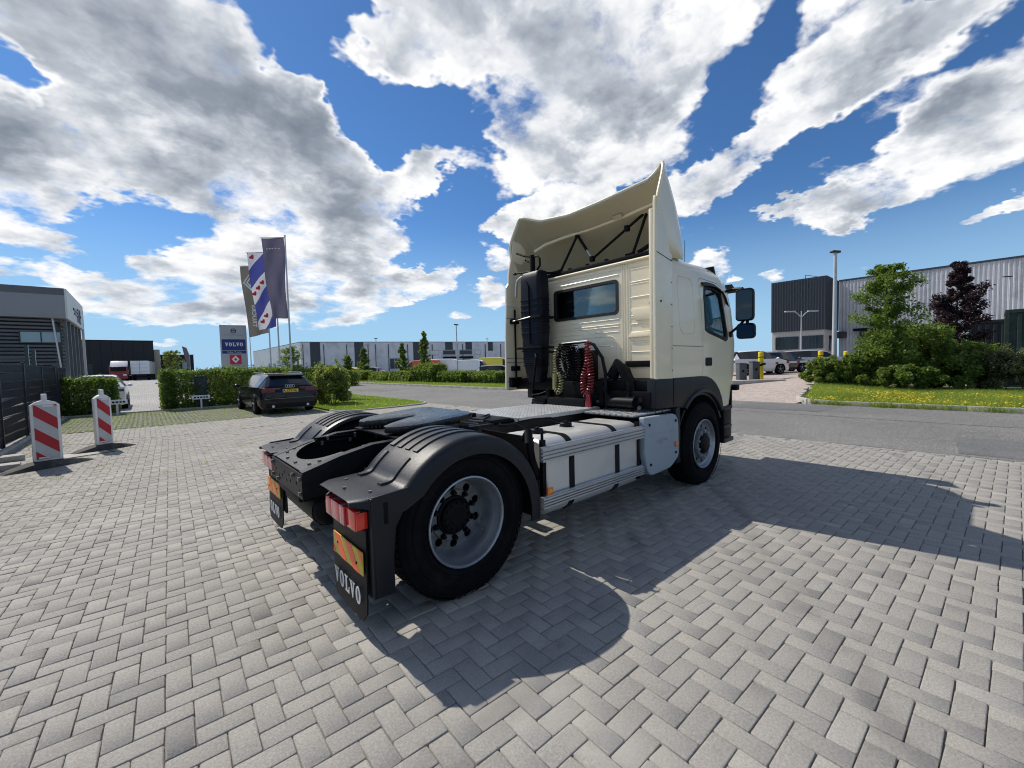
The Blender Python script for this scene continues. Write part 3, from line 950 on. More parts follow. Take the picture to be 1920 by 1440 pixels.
# ---- verge with kerb on the far side of the road (right of the driveway): rounded nose at the entrance
def verge_r(x, y): return (x > KX + .13) & (x < 26) & (y < np.where(x < KX + 1.1, .25 + (x - KX) * .55, .75 + (x - KX - 1.1) * .16))
sheet('grass_verge', np.linspace(KX + .1, 26, 60), np.linspace(-30, 3.2, 120), M_soilgrass, dz=.045, inside=verge_r)
P = scatter(verge_r, KX + .13, 21.5, -7.5, 2.2, 80000, .04)
tt = np.clip(lump(P[:, 0], P[:, 1], 1.1) * .6 + RNG.uniform(0, .35, len(P)), 0, .89)
stuff('verge_grass', blade_mesh('verge_grass', P, .15, .011, tt, M_grass), 'long green grass on the verge across the road', 'grass')
Pf = scatter(lambda x, y: verge_r(x, y) & (lump(x, y, 1.3, 2) + .35 * lump(x, y, 5, 1) + RNG.uniform(-.2, .2, len(x)) - .10 * (x - KX) > .30) & (x < 19.0), KX + .05, 19.0, -7.5, 1.4, 9000, .13)
Pf[:, 2] += RNG.uniform(-.05, .08, len(Pf))
stuff('yellow_flowers', leaf_mesh('yellow_flowers', Pf, .024, RNG.random(len(Pf)), M_yellow, .9, up=.8), 'yellow flowers dotted along the verge by the kerb', 'flowers')
# ---- verge on the far side, left part
def verge_l(x, y): return (x > KX + .13) & (x < 22) & (y > 15.5)
sheet('far_grass_verge', np.linspace(KX + .1, 22, 12), np.linspace(15.5, 75, 40), M_soilgrass, dz=.04, inside=verge_l)
P = scatter(verge_l, KX + .13, 20.6, 15.5, 58, 60000, .03)
stuff('far_verge_grass', blade_mesh('far_verge_grass', P, .14, .022, np.clip(lump(P[:, 0], P[:, 1], .5) * .7 + RNG.uniform(0, .3, len(P)), 0, 1), M_grass), 'strip of grass below the hedge across the road', 'grass')
# ---- lawn beside the black car
lawn_poly = [(3.5, 12.4), (3.67, 11.77), (4.3, 11.5), (5.6, 11.5), (6.75, 11.67), (7.2, 12.15), (7.37, 13.0), (7.37, 40), (3.5, 40)]
def in_poly(poly):
    pts = np.array(poly)
    def f(x, y):
        ins = np.zeros(len(x), bool)
        j = len(pts) - 1
        for i in range(len(pts)):
            xi, yi = pts[i]; xj, yj = pts[j]
            c = ((yi > y) != (yj > y)) & (x < (xj - xi) * (y - yi) / (yj - yi + 1e-12) + xi)
            ins ^= c; j = i
        return ins
    return f
lawn_in = in_poly(lawn_poly)
sheet('lawn', np.linspace(3.4, 7.45, 40), np.linspace(11.4, 60, 190), M_soilgrass, dz=.025, inside=lambda x, y: lawn_in(x, y) | ((y >= 40) & (x > 3.4)))
P = scatter(lawn_in, 3.4, 7.4, 11.4, 27, 90000, .02)
stuff('lawn_grass', blade_mesh('lawn_grass', P, .065, .012, np.clip(lump(P[:, 0], P[:, 1], 1.3) * .6 + RNG.uniform(0, .4, len(P)), 0, 1), M_lawn), 'short green lawn beside the black estate car', 'grass')
Pd = scatter(lawn_in, 3.4, 7.4, 11.4, 24, 900, .085)
stuff('lawn_daisies', leaf_mesh('lawn_daisies', Pd, .016, RNG.random(len(Pd)), M_daisy, .9, up=.9), 'small white flowers dotted over the lawn', 'flowers')

# ---- grass-paver parking strip
GX0, GX1, GY0, GY1 = -3.75, 3.45, 12.6, 18.62
strip = sheet('grass_paver_strip', np.linspace(GX0, GX1, 12), np.linspace(GY0, GY1, 10), M_soilgrass, dz=-.012)
blk = []
for j, y in enumerate(np.arange(GY0 + .1, GY1 - .05, .165)):
    for x in np.arange(GX0 + .1 + (.115 if j % 2 else 0), GX1 - .1, .23): blk.append((x, y))
blk = np.array(blk); nb = len(blk)
B = np.broadcast_to(base * np.array([.86, 1.02, 1]), (nb, NV, 3)).copy(); B[:, :, :2] += RNG.normal(0, .004, (nb, 1, 2)); B[:, :, :2] += blk[:, None, :]
B[:, :, 2] += RNG.normal(.002, .002, (nb, 1))
F = (np.array(PF)[None] + (np.arange(nb) * NV)[:, None, None]).reshape(-1, 4)
order = np.argsort(blk[:, 1])
me = np_mesh('paver_field', B.reshape(-1, 3), F, tint=np.repeat(np.clip(.55 + .15 * RNG.standard_normal(nb), 0, 1), NV), mat=M_paver)
o = bpy.data.objects.new('paver_field', me); COL.objects.link(o); o.parent = strip; o['kind'] = 'stuff'
P = scatter(None, GX0, GX1, GY0 + .02, GY1, 52000, -.012)
gx = (P[:, 0] - GX0) % .23; rowp = (P[:, 1] - GY0) % .165
gap = (rowp > .135) | (rowp < .03) | (RNG.random(len(P)) < .04 + .35 * (P[:, 1] > 17.3))
P = P[gap]
stuff('strip_grass', blade_mesh('strip_grass', P, .034, .011, np.clip(.2 + RNG.uniform(0, .6, len(P)) + .25 * (lump(P[:, 0], P[:, 1], 1.7) - .5), 0, .95), M_grass), 'grass growing between the grass pavers beside the hedge', 'grass')

# ---- hedges and bushes: stems + many leaves filling a lumpy volume
def hedge(name, label, x0, x1, y0, y1, h, n, mat, lsize=.05, cat='hedge', group=None, seed=0, taper=.12, zb=.05, tmax=1.0):
    cx, cy = (x0 + x1) / 2, (y0 + y1) / 2
    root = empty(name, (cx, cy, zgf(cx, cy)), 0, label, cat, group)
    u = RNG.uniform(-1, 1, (n, 3))
    # push leaves towards the surface
    ax = RNG.integers(0, 3, n); k = np.arange(n)
    push = RNG.random(n) < .72
    u[k[push], ax[push]] = np.sign(u[k[push], ax[push]]) * RNG.uniform(.80, 1.04, push.sum())
    wx, wy = (x1 - x0) / 2, (y1 - y0) / 2
    X = u[:, 0] * wx; Y = u[:, 1] * wy
    zz = (u[:, 2] * .5 + .5)
    bump = .5 * (np.sin(X * 2.1 + seed) * np.sin(Y * 2.6 + seed * 1.7) + np.sin((X + Y) * 4.3 + seed * .6) * .5 + np.sin(X * 7.3 + Y * 5.1 + seed) * .3)
    hh = h * (1 + .10 * bump)
    Z = zb + zz * (hh - zb)
    sc = 1 + .10 * np.sin(Z * 4 + X * 3 + seed) + .06 * np.sin(Y * 9 + seed) - taper * np.maximum(0, zz - .7) / .3
    X *= np.where(wx < wy, sc, 1 - .0 * zz); Y *= np.where(wy <= wx, sc, 1)
    out = RNG.random(n) < .05           # stray shoots
    Z[out & (zz > .85)] += RNG.uniform(0, .14 * min(1.6, h), (out & (zz > .85)).sum())
    C = np.stack([X, Y, Z], 1) + RNG.normal(0, .025, (n, 3))
    C = C[C[:, 2] > .02]
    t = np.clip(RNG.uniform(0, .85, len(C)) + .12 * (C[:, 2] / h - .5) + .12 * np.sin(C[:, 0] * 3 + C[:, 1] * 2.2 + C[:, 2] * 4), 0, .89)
    t[RNG.random(len(C)) < .03] = .96 * tmax
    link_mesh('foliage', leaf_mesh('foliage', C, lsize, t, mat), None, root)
    for i in range(min(9, int(max(3, 1.6 * max(wx, wy) * 2)))):
        st = MB()
        a = random.uniform(-.9, .9) * wx; b = random.uniform(-.8, .8) * wy
        st.tube([(a, b, -.05), (a + random.uniform(-.06, .06), b + random.uniform(-.06, .06), h * .4), (a + random.uniform(-.14, .14), b + random.uniform(-.1, .1), h * .8)], [.016, .012, .005], 5)
        st.build('stem', M_bark, root)
    return root

hedge('clipped_hedge', 'long clipped dark green hedge between the driveway gap and the black estate car', -1.05, 3.3, 18.75, 20.25, 1.60, 30000, M_hedge, .05, seed=1)
hedge('clipped_hedge', 'short clipped green hedge beside the dark fence, left of the driveway gap', -3.95, -2.45, 18.95, 20.1, 1.35, 11000, M_hedge, .05, seed=2)
hedge('clipped_hedge', 'low hedge behind the lawn between the black estate car and the flagpoles', 1.2, 7.2, 22.6, 23.8, 1.62, 15000, M_bush, .06, seed=9)

def loose_bush(name, label, x, y, w, d, h, n, mat, ls, group=None, seed=0, cat='bush', nclump=26, shoots=10):
    """free-growing bush: leaf clumps on branching stems, open edges, some long shoots"""
    rs = np.random.default_rng(seed)
    root = empty(name, (x, y, zgf(x, y)), 0, label, cat, group)
    C = []; per = n // nclump
    for k in range(nclump):
        a = rs.uniform(0, 2 * math.pi); rr = rs.random() ** .5
        f = rs.random() ** .8
        env = math.sqrt(max(0.05, 1 - (f * .95) ** 2))
        c = np.array([d / 2 * rr * env * math.cos(a), w / 2 * rr * env * math.sin(a), .12 * h + f * .80 * h])
        sz = np.array([.30, .30, .24]) * rs.uniform(.7, 1.3) * min(1.4, max(.6, h * .55))
        q = rs.normal(size=(per, 3)); q /= np.linalg.norm(q, axis=1, keepdims=True); q *= rs.random((per, 1)) ** .5
        C.append(c + q * sz)
        if k < 8:
            MB().tube([(c[0] * .2, c[1] * .2, -.05), (c[0] * .6, c[1] * .6, c[2] * .5), tuple(c)], [.02, .014, .006], 5).build('stem', M_bark, root)
    for k in range(shoots):
        a = rs.uniform(0, 2 * math.pi); rr = rs.random() ** .5
        b = np.array([d / 2 * rr * .8 * math.cos(a), w / 2 * rr * .8 * math.sin(a), h * rs.uniform(.5, .8)])
        m = 110
        t = rs.random(m)[:, None]
        C.append(b + t * np.array([rs.normal(0, .18), rs.normal(0, .18), h * rs.uniform(.22, .42)]) + rs.normal(0, .05, (m, 3)))
    C = np.concatenate(C); C = C[C[:, 2] > .02]
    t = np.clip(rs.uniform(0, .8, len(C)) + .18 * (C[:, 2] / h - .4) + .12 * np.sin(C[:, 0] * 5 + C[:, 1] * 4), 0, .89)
    t[rs.random(len(C)) < .02] = .96
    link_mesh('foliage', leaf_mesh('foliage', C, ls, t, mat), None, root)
    return root
loose_bush('flowering_bush', 'round pale flowering bush right of the black estate car', 4.45, 15.1, 1.75, 1.5, 1.62, 17000, M_pale, .055, None, 3, nclump=40, shoots=8)

# weeds in the joints: along the fence, round the posts and here and there in the yard
Pw = []
for k in range(150):
    if k < 70: cx, cy = -3.7 + abs(RNG.normal(0, .25)), RNG.uniform(3.5, 12.4)
    elif k < 110: cx, cy = RNG.uniform(-3.6, 3.2), 12.5 - abs(RNG.normal(0, .25))
    else: cx, cy = RNG.uniform(-3.5, 1.5), RNG.uniform(4.5, 11)
    m = int(RNG.integers(6, 26))
    Pw.append(np.stack([cx + RNG.normal(0, .05, m), cy + RNG.normal(0, .05, m), np.full(m, -.005)], 1))
Pw = np.concatenate(Pw)
stuff('joint_weeds', blade_mesh('joint_weeds', Pw, .045, .006, RNG.uniform(.1, .9, len(Pw)), M_grass, .6), 'small weeds growing in the paving joints', 'weeds')
# tufts hanging over the kerb across the road
Pk = []
for k in range(34):
    cy = RNG.uniform(-7, .2); m = int(RNG.integers(30, 110))
    Pk.append(np.stack([KX - .02 + RNG.normal(0, .07, m), cy + RNG.normal(0, .16, m), np.full(m, .0)], 1))
Pk = np.concatenate(Pk)
stuff('kerb_weeds', blade_mesh('kerb_weeds', Pk, .17, .010, RNG.uniform(.1, .85, len(Pk)), M_grass, .5), 'tufts of grass growing over the kerb across the road', 'weeds')
# ================================================================== the tractor unit
TR = empty('tractor_truck', (0, 0, 0), 0, 'cream two-axle tractor unit truck without a trailer, parked on the paved yard', 'truck')
def T(mb, name, mat, parent=None, **kw): return mb.build(name, mat, TR if parent is None else parent, **kw)

# ---------------------------------------------------------------- frame
def rail_top(x): return float(np.interp(x, [-.80, -.55, -.30, 0.0, 4.4], [.832, .905, .955, .962, .962]))
def rail_bot(x): return float(np.interp(x, [-.80, -.50, 0.0, 4.4], [.645, .655, .68, .68]))
for s in (-1, 1):
    xs = [-.80, -.67, -.55, -.43, -.30, -.15, 0, .6, 1.2, 1.8, 2.4, 3.0, 3.6, 4.3]
    mb = MB()
    poly = [(x, rail_bot(x)) for x in xs] + [(x, rail_top(x)) for x in reversed(xs)]
    mb.prism(poly, lambda u, v, w: (u, w, v), min(s * .42, s * .43), max(s * .42, s * .43))
    Pt = [[(x, s * .431, rail_top(x) - .006), (x, s * .355, rail_top(x) - .006), (x, s * .355, rail_top(x) + .006), (x, s * .431, rail_top(x) + .006)] for x in xs]
    mb.grid(Pt, closed_v=True)
    Pb = [[(x, s * .43, rail_bot(x) - .004), (x, s * .355, rail_bot(x) - .004), (x, s * .355, rail_bot(x) + .006), (x, s * .43, rail_bot(x) + .006)] for x in xs]
    mb.grid(Pb, closed_v=True)
    rail = T(mb, 'frame_rail', M_navy)
    for (bx, bz) in [(-.62, .84), (-.62, .76), (-.55, .83), (-.55, .75), (-.55, .70), (-.47, .82), (-.47, .74), (-.36, .86), (-.36, .78), (-.2, .88), (-.2, .78), (.1, .85), (.1, .76), (.35, .85), (.35, .76)]:
        MB().cyl((bx, s * .428, bz), (bx, s * .446, bz), .014, n=8).build('bolt', M_steel if random.random() < .25 else M_navy, rail)
# rear crossmember with punched holes
hol = []
for (hy, hz) in [(-.36, .70), (-.30, .745), (-.14, .73), (-.10, .765), (-.03, .715), (.04, .765), (.10, .73), (.20, .71), (.30, .75), (.36, .77)]:
    hol.append([(hy + .013 * math.cos(a * math.pi / 4), hz + .013 * math.sin(a * math.pi / 4)) for a in range(8)])
mb = MB().prism([(-.432, .655), (.432, .655), (.432, .826), (-.432, .826)], lambda u, v, w: (w, u, v), -.806, -.796, holes=hol)
cm = T(mb, 'rear_crossmember', M_navy)
for (hy, hz) in [(-.395, .79), (-.395, .69), (.395, .79), (.395, .69), (-.22, .79), (.23, .68)]:
    MB().cyl((-.806, hy, hz), (-.822, hy, hz), .015, n=6).build('bolt', M_steel, cm)
MB().box(-.795, -.74, -.3, .3, .60, .654).build('towing_bracket', M_hub, cm, bevel=.01)
# top gusset with its half-round cut-out
arc = [(-.50 - .215 * math.sin(R(a)), .315 * math.cos(R(a))) for a in np.linspace(0, 180, 17)]
poly = [(-.792, -.352), (-.49, -.352)] + [(x, -y) for x, y in arc] + [(-.49, .352), (-.792, .352)]
T(MB().prism(poly, lambda u, v, w: (u, v, rail_top(u) + w), -.004, .004), 'gusset_plate', M_guard)
# brackets on the right rail near the lamp, hoses
mb = MB().box(-.36, -.24, -.50, -.447, .70, .87).box(-.33, -.27, -.62, -.50, .74, .80).cyl((-.30, -.50, .835), (-.30, -.58, .835), .03, n=12)
T(mb, 'lamp_bracket', M_hub, bevel=.006)
for cxx in (.75, 1.6, 2.3, 3.0):
    T(MB().box(cxx, cxx + .12, -.418, .418, .70, .90), 'crossmember', M_navy, bevel=.01)
# axle, differential, springs, air bags
T(MB().cyl((0, -.95, .50), (0, .95, .50), .075, n=16).ball((-.02, 0, .50), (.24, .23, .24), 16, 10).cyl((.2, 0, .52), (.55, 0, .56), .07, n=12), 'rear_axle', M_navy)
for s in (-1, 1):
    T(MB().cyl((-.42, s * .50, .42), (-.42, s * .50, .66), .115, .105, n=18).cyl((.42, s * .50, .42), (.42, s * .50, .66), .115, .105, n=18).beam((-.52, s * .50, .41), (.52, s * .50, .41), .10, .05), 'air_spring', M_hub)
    T(MB().tube([(-.08, s * .40, .95), (-.14, s * .52, .56)], .03, 10).tube([(.08, s * .45, .93), (.14, s * .56, .5)], .028, 10), 'damper', M_hub)
T(MB().cyl((.56, 0, .57), (2.6, 0, .68), .06, n=14), 'drive_shaft', M_navy)
# drum / dark mass left of the right flap (air tank across the frame)
T(MB().cyl((-.62, -.36, .53), (-.62, .36, .53), .115, n=20).ball((-.62, -.36, .53), (.11, .05, .11)).ball((-.62, .36, .53), (.11, .05, .11)), 'air_tank', M_hub)

# ---------------------------------------------------------------- fifth wheel
def fz(x): return 1.066 + .078 * x
half = [(.64, 0), (.64, -.34), (.60, -.44), (.52, -.475), (.15, -.475), (.02, -.44), (-.09, -.36), (-.135, -.28), (-.12, -.21), (-.02, -.135), (.10, -.075), (.18, -.035)]
thr = [(.235 + .04 * math.cos(R(a)), .04 * math.sin(R(a))) for a in (-125, -90, -45, 0, 45, 90, 125)]
poly = half[1:] + thr + [(x, -y) for x, y in reversed(half[1:])]
fw = T(MB().prism(poly, lambda u, v, w: (u, v, fz(u) + w), -.055, .0), 'fifth_wheel', M_grease, bevel=.012)
for s in (-1, 1):
    mb = MB()
    mb.prism([(.56, .985), (.56, 1.06), (-.02, 1.015), (.06, .975)], lambda u, v, w: (u, w, v), min(s * .33, s * .455), max(s * .33, s * .455))
    mb.box(.18, .42, min(s * .40, s * .50), max(s * .40, s * .50), .963, 1.04)
    mb.build('pedestal', M_grease, fw, bevel=.008)
MB().box(-.12, .86, -.425, .425, .966, .985).build('mounting_plate', M_navy, fw, bevel=.004)
MB().tube([(.10, -.30, 1.03), (.02, -.50, 1.02), (.0, -.60, 1.01), (.05, -.615, 1.01)], .011, 8).build('release_handle', M_steel, fw)
MB().ball((.30, 0, 1.03), (.11, .12, .05)).box(.24, .52, -.12, .12, .99, 1.035).build('locking_jaw', M_grease, fw)
MB().tube([(.58, -.20, 1.04), (.72, -.30, 1.01), (.80, -.34, 1.0)], .012, 8).tube([(.45, -.47, 1.05), (.68, -.42, 1.0)], .009, 8).build('grease_pipe', M_steel, fw)
for k in range(9):   # small fittings showing under the plate
    x = -.05 + .03 * k
    MB().cyl((x, .28 - .02 * k, .98), (x, .28 - .02 * k, 1.02 + .012 * (k % 3)), .011, n=8).build('grease_nipple', M_steel, fw)
# black box and cable tray between fifth wheel and catwalk
T(MB().box(.86, 1.10, -.40, -.05, .968, 1.01).box(.90, 1.02, .06, .34, .968, 1.035), 'valve_box', M_hub, bevel=.01)
T(MB().ball((1.02, .44, 1.02), (.05, .05, .03)).box(.96, 1.10, .30, .52, .985, 1.0), 'blue_cap', pmat('cap_blue', (.02, .05, .16), .4))
T(MB().tube([(.70, -.36, .975), (1.0, -.37, .985), (1.5, -.40, .98), (2.2, -.40, .985)], .016, 8).tube([(.70, -.32, .975), (1.0, -.34, .99), (1.5, -.33, .975)], .012, 8).tube([(.75, -.28, .975), (.95, -.25, 1.03), (1.05, -.12, 1.03), (.98, -.05, 1.0)], .009, 8), 'cable_run', M_hub)

# ---------------------------------------------------------------- catwalk plate with raised tread
cw = T(MB().box(1.14, 2.44, -.455, .455, 1.0, 1.006).box(1.14, 1.146, -.455, .455, .97, 1.0).box(1.14, 2.44, -.455, -.449, .965, 1.0), 'catwalk_plate', M_plate)
L = []
for i, x in enumerate(np.arange(1.16, 2.43, .026)):
    for j, y in enumerate(np.arange(-.44, .44, .026)):
        L.append((x, y, 1 if (i + j) % 2 else -1))
vs, fs = [], []
for (x, y, s) in L:
    a = s * R(45); ca, sa = math.cos(a), math.sin(a)
    b = len(vs)
    for (u, v, z) in ((-.011, 0, 1.0062), (0, -.0032, 1.0062), (.011, 0, 1.0062), (0, .0032, 1.0062), (-.006, 0, 1.0084), (.006, 0, 1.0084)):
        vs.append((x + u * ca - v * sa, y + u * sa + v * ca, z))
    fs += [(b, b + 1, b + 4), (b + 1, b + 2, b + 5), (b + 1, b + 5, b + 4), (b + 2, b + 3, b + 5), (b + 3, b, b + 4), (b + 3, b + 4, b + 5)]
tr_ = MB().add(vs, fs).build('tread_pattern', M_plate, cw, fix=False); tr_['kind'] = 'stuff'

# ---------------------------------------------------------------- wheels
def tyre_profile(y0, y1, Ro=.502, Ri=.300):
    """closed section (radius, along Y) from y0 (outer) to y1 (inner), sidewalls bulged"""
    w = y1 - y0; sg = 1
    return [(Ri, y0 + .030 * w / .28), (Ri + .012, y0 + .012), (.345, y0 - .004), (.40, y0 - .006), (.445, y0 + .004), (.476, y0 + .018), (Ro - .009, y0 + .032), (Ro, y0 + .055),
            (Ro + .003, (y0 + y1) / 2), (Ro, y1 - .055), (Ro - .009, y1 - .032), (.476, y1 - .018), (.445, y1 - .004), (.40, y1 + .006), (.345, y1 + .004), (Ri + .012, y1 - .012), (Ri, y1 - .030)]
def add_tyre(parent, c, y0, y1, tread='block'):
    """tyre with sidewall rings and tread grooves as geometry"""
    n = 80
    prof = tyre_profile(0, y1 - y0)
    mb = MB()
    mb.lathe(prof, n, 'Y', (c[0], y0, c[2]), close=True)
    ty = mb.build('tyre', M_rubber, parent, smooth=40)
    tr = MB()
    w = y1 - y0
    nb = 64
    for k in range(nb):
        a = 2 * math.pi * (k + .5) / nb
        for (f0, f1, da) in ((.12, .29, 0), (.33, .48, .5), (.52, .67, 0), (.71, .88, .5)):
            aa = a + da * 2 * math.pi / nb
            dth = 2 * math.pi / nb * .40
            r0, r1 = .499, .5095
            vv = []
            for (r, ins) in ((r0, 1.0), (r1, .92)):
                for t, f in ((-1, f0), (1, f0), (1, f1), (-1, f1)):
                    th = aa + t * dth * ins
                    vv.append((c[0] + r * math.cos(th), y0 + w * f, c[2] + r * math.sin(th)))
            tr.add(vv, [(4, 5, 6, 7), (0, 1, 5, 4), (1, 2, 6, 5), (2, 3, 7, 6), (3, 0, 4, 7)])
    tr.build('tread_blocks', M_rubber, parent, smooth=0)
    rg = MB()
    for r in (.335, .352, .415, .462):
        rg.lathe([(r, -.0035), (r + .003, -.0085), (r + .006, -.0035)], n, 'Y', (c[0], y0, c[2]))
    rg.build('sidewall_ring', M_rubber, parent)
    return ty
def disc_with_holes(c, y, r_in, r_out, holes, th=.012):
    outer = [(r_out * math.cos(2 * math.pi * k / 60), r_out * math.sin(2 * math.pi * k / 60)) for k in range(60)]
    inner = [(r_in * math.cos(2 * math.pi * k / 40), r_in * math.sin(2 * math.pi * k / 40)) for k in range(40)]
    hs = [inner]
    for (rad, hr, cnt, ph) in holes:
        for i in range(cnt):
            a = 2 * math.pi * i / cnt + ph
            hs.append([(rad * math.cos(a) + hr * math.cos(2 * math.pi * k / 14), rad * math.sin(a) + hr * math.sin(2 * math.pi * k / 14)) for k in range(14)])
    return outer, hs
def rear_wheel(s, y_out, y_in, outer=True):
    """s: side sign; y_out / y_in measured outward-positive"""
    w = empty('wheel', (0, 0, 0)); w.parent = TR
    ya, yb = (min(s * y_out, s * y_in), max(s * y_out, s * y_in))
    add_tyre(w, (0, 0, .50), ya, yb)
    d = -s                              # towards the inside of the truck
    yo = s * y_out
    if outer:
        # deep dish: flange lip, bead seat, barrel, then the disc far inboard
        prof = [(.302, yo + d * .016), (.300, yo + d * .004), (.291, yo + d * .001), (.286, yo + d * .006), (.283, yo + d * .022), (.279, yo + d * .045), (.268, yo + d * .075), (.258, yo + d * .10),
                (.255, yo + d * .13), (.250, yo + d * .165), (.246, yo + d * .188), (.240, yo + d * .198)]
        MB().lathe(prof, 72, 'Y', (0, 0, .50)).build('rim', M_rim, w, smooth=40)
        prof2 = [(.302, yo + d * .018), (.296, yo + d * .06), (.288, yo + d * .12), (.288, yo + d * .27)]
        MB().lathe(prof2, 48, 'Y', (0, 0, .50)).build('rim_barrel', M_hub, w)
        yd = yo + d * .200
        o_, h_ = disc_with_holes((0, 0), yd, .135, .2405, [(.203, .0295, 10, R(18))])
        MB().prism(o_, lambda u, v, ww: (u, ww, v + .50), min(yd, yd + d * .012), max(yd, yd + d * .012), holes=h_).build('wheel_disc', M_rimdk, w)
        MB().lathe([(.178, yd - d * .004), (.172, yd - d * .012), (.136, yd - d * .012), (.130, yd + d * .01)], 48, 'Y', (0, 0, .50)).build('disc_ring', M_rimdk, w)
        MB().lathe([(.236, yd + d * .05), (.10, yd + d * .05)], 40, 'Y', (0, 0, .50)).build('brake_drum', M_hub, w, fix=False)
        hp = [(.132, yd + d * .02), (.132, yd - d * .022), (.118, yd - d * .028), (.112, yd - d * .052), (.100, yd - d * .062), (.060, yd - d * .066), (.055, yd - d * .070), (.0, yd - d * .070)]
        hub = MB().lathe(hp, 36, 'Y', (0, 0, .50)).build('hub', M_hub, w)
        for k in range(12):
            a = 2 * math.pi * k / 12
            MB().cyl((.094 * math.cos(a), yd - d * .058, .50 + .094 * math.sin(a)), (.094 * math.cos(a), yd - d * .074, .50 + .094 * math.sin(a)), .010, n=6).build('hub_bolt', M_hub, hub)
        for k in range(10):
            a = 2 * math.pi * (k + .5) / 10
            p = (.1555 * math.cos(a), 0, .50 + .1555 * math.sin(a))
            MB().cyl((p[0], yd - d * .010, p[2]), (p[0], yd - d * .018, p[2]), .021, n=12).cyl((p[0], yd - d * .018, p[2]), (p[0], yd - d * .045, p[2]), .0165, .014, n=6).build('wheel_nut', M_hub, w)
        MB().tube([(.19, yd - d * .01, .38), (.205, yd - d * .05, .355), (.22, yd - d * .10, .335)], .006, 6).build('valve_stem', M_steel, w)
    return w
for s in (-1, 1):
    rear_wheel(s, 1.215, .925, True)
    rear_wheel(s, .895, .605, False)
def front_wheel(s):
    w = empty('wheel', (0, 0, 0)); w.parent = TR
    X0 = 3.55; yo = s * 1.190; d = -s
    add_tyre(w, (X0, 0, .50), min(yo, yo + d * .30), max(yo, yo + d * .30))
    prof = [(.302, yo + d * .016), (.300, yo + d * .004), (.291, yo + d * .001), (.286, yo + d * .006), (.280, yo + d * .03), (.268, yo + d * .05), (.250, yo + d * .06), (.243, yo + d * .055)]
    MB().lathe(prof, 64, 'Y', (X0, 0, .50)).build('rim', M_rim, w, smooth=40)
    yd = yo + d * .055
    o_, h_ = disc_with_holes((0, 0), yd, .118, .2435, [(.212, .022, 10, R(18))])
    MB().prism(o_, lambda u, v, ww: (u + X0, ww - s * .0, v + .50), min(yd, yd - d * .010), max(yd, yd - d * .010), holes=h_).build('wheel_disc', M_rimdk, w)
    MB().lathe([(.185, yd - d * .011), (.178, yd - d * .040), (.135, yd - d * .044), (.120, yd - d * .03)], 40, 'Y', (X0, 0, .50)).build('disc_ring', M_rimdk, w)
    MB().lathe([(.25, yd + d * .06), (.05, yd + d * .06)], 40, 'Y', (X0, 0, .50)).build('brake_drum', M_hub, w, fix=False)
    MB().lathe([(.119, yd), (.119, yd - d * .055), (.105, yd - d * .068), (.08, yd - d * .075), (.0, yd - d * .078)], 32, 'Y', (X0, 0, .50)).build('hub', M_hub, w)
    for k in range(10):
        a = 2 * math.pi * (k + .5) / 10
        p = (X0 + .155 * math.cos(a), .50 + .155 * math.sin(a))
        MB().cyl((p[0], yd - d * .040, p[1]), (p[0], yd - d * .062, p[1]), .0165, .013, n=6).build('wheel_nut', M_rim, w)
front_wheel(-1); front_wheel(1)

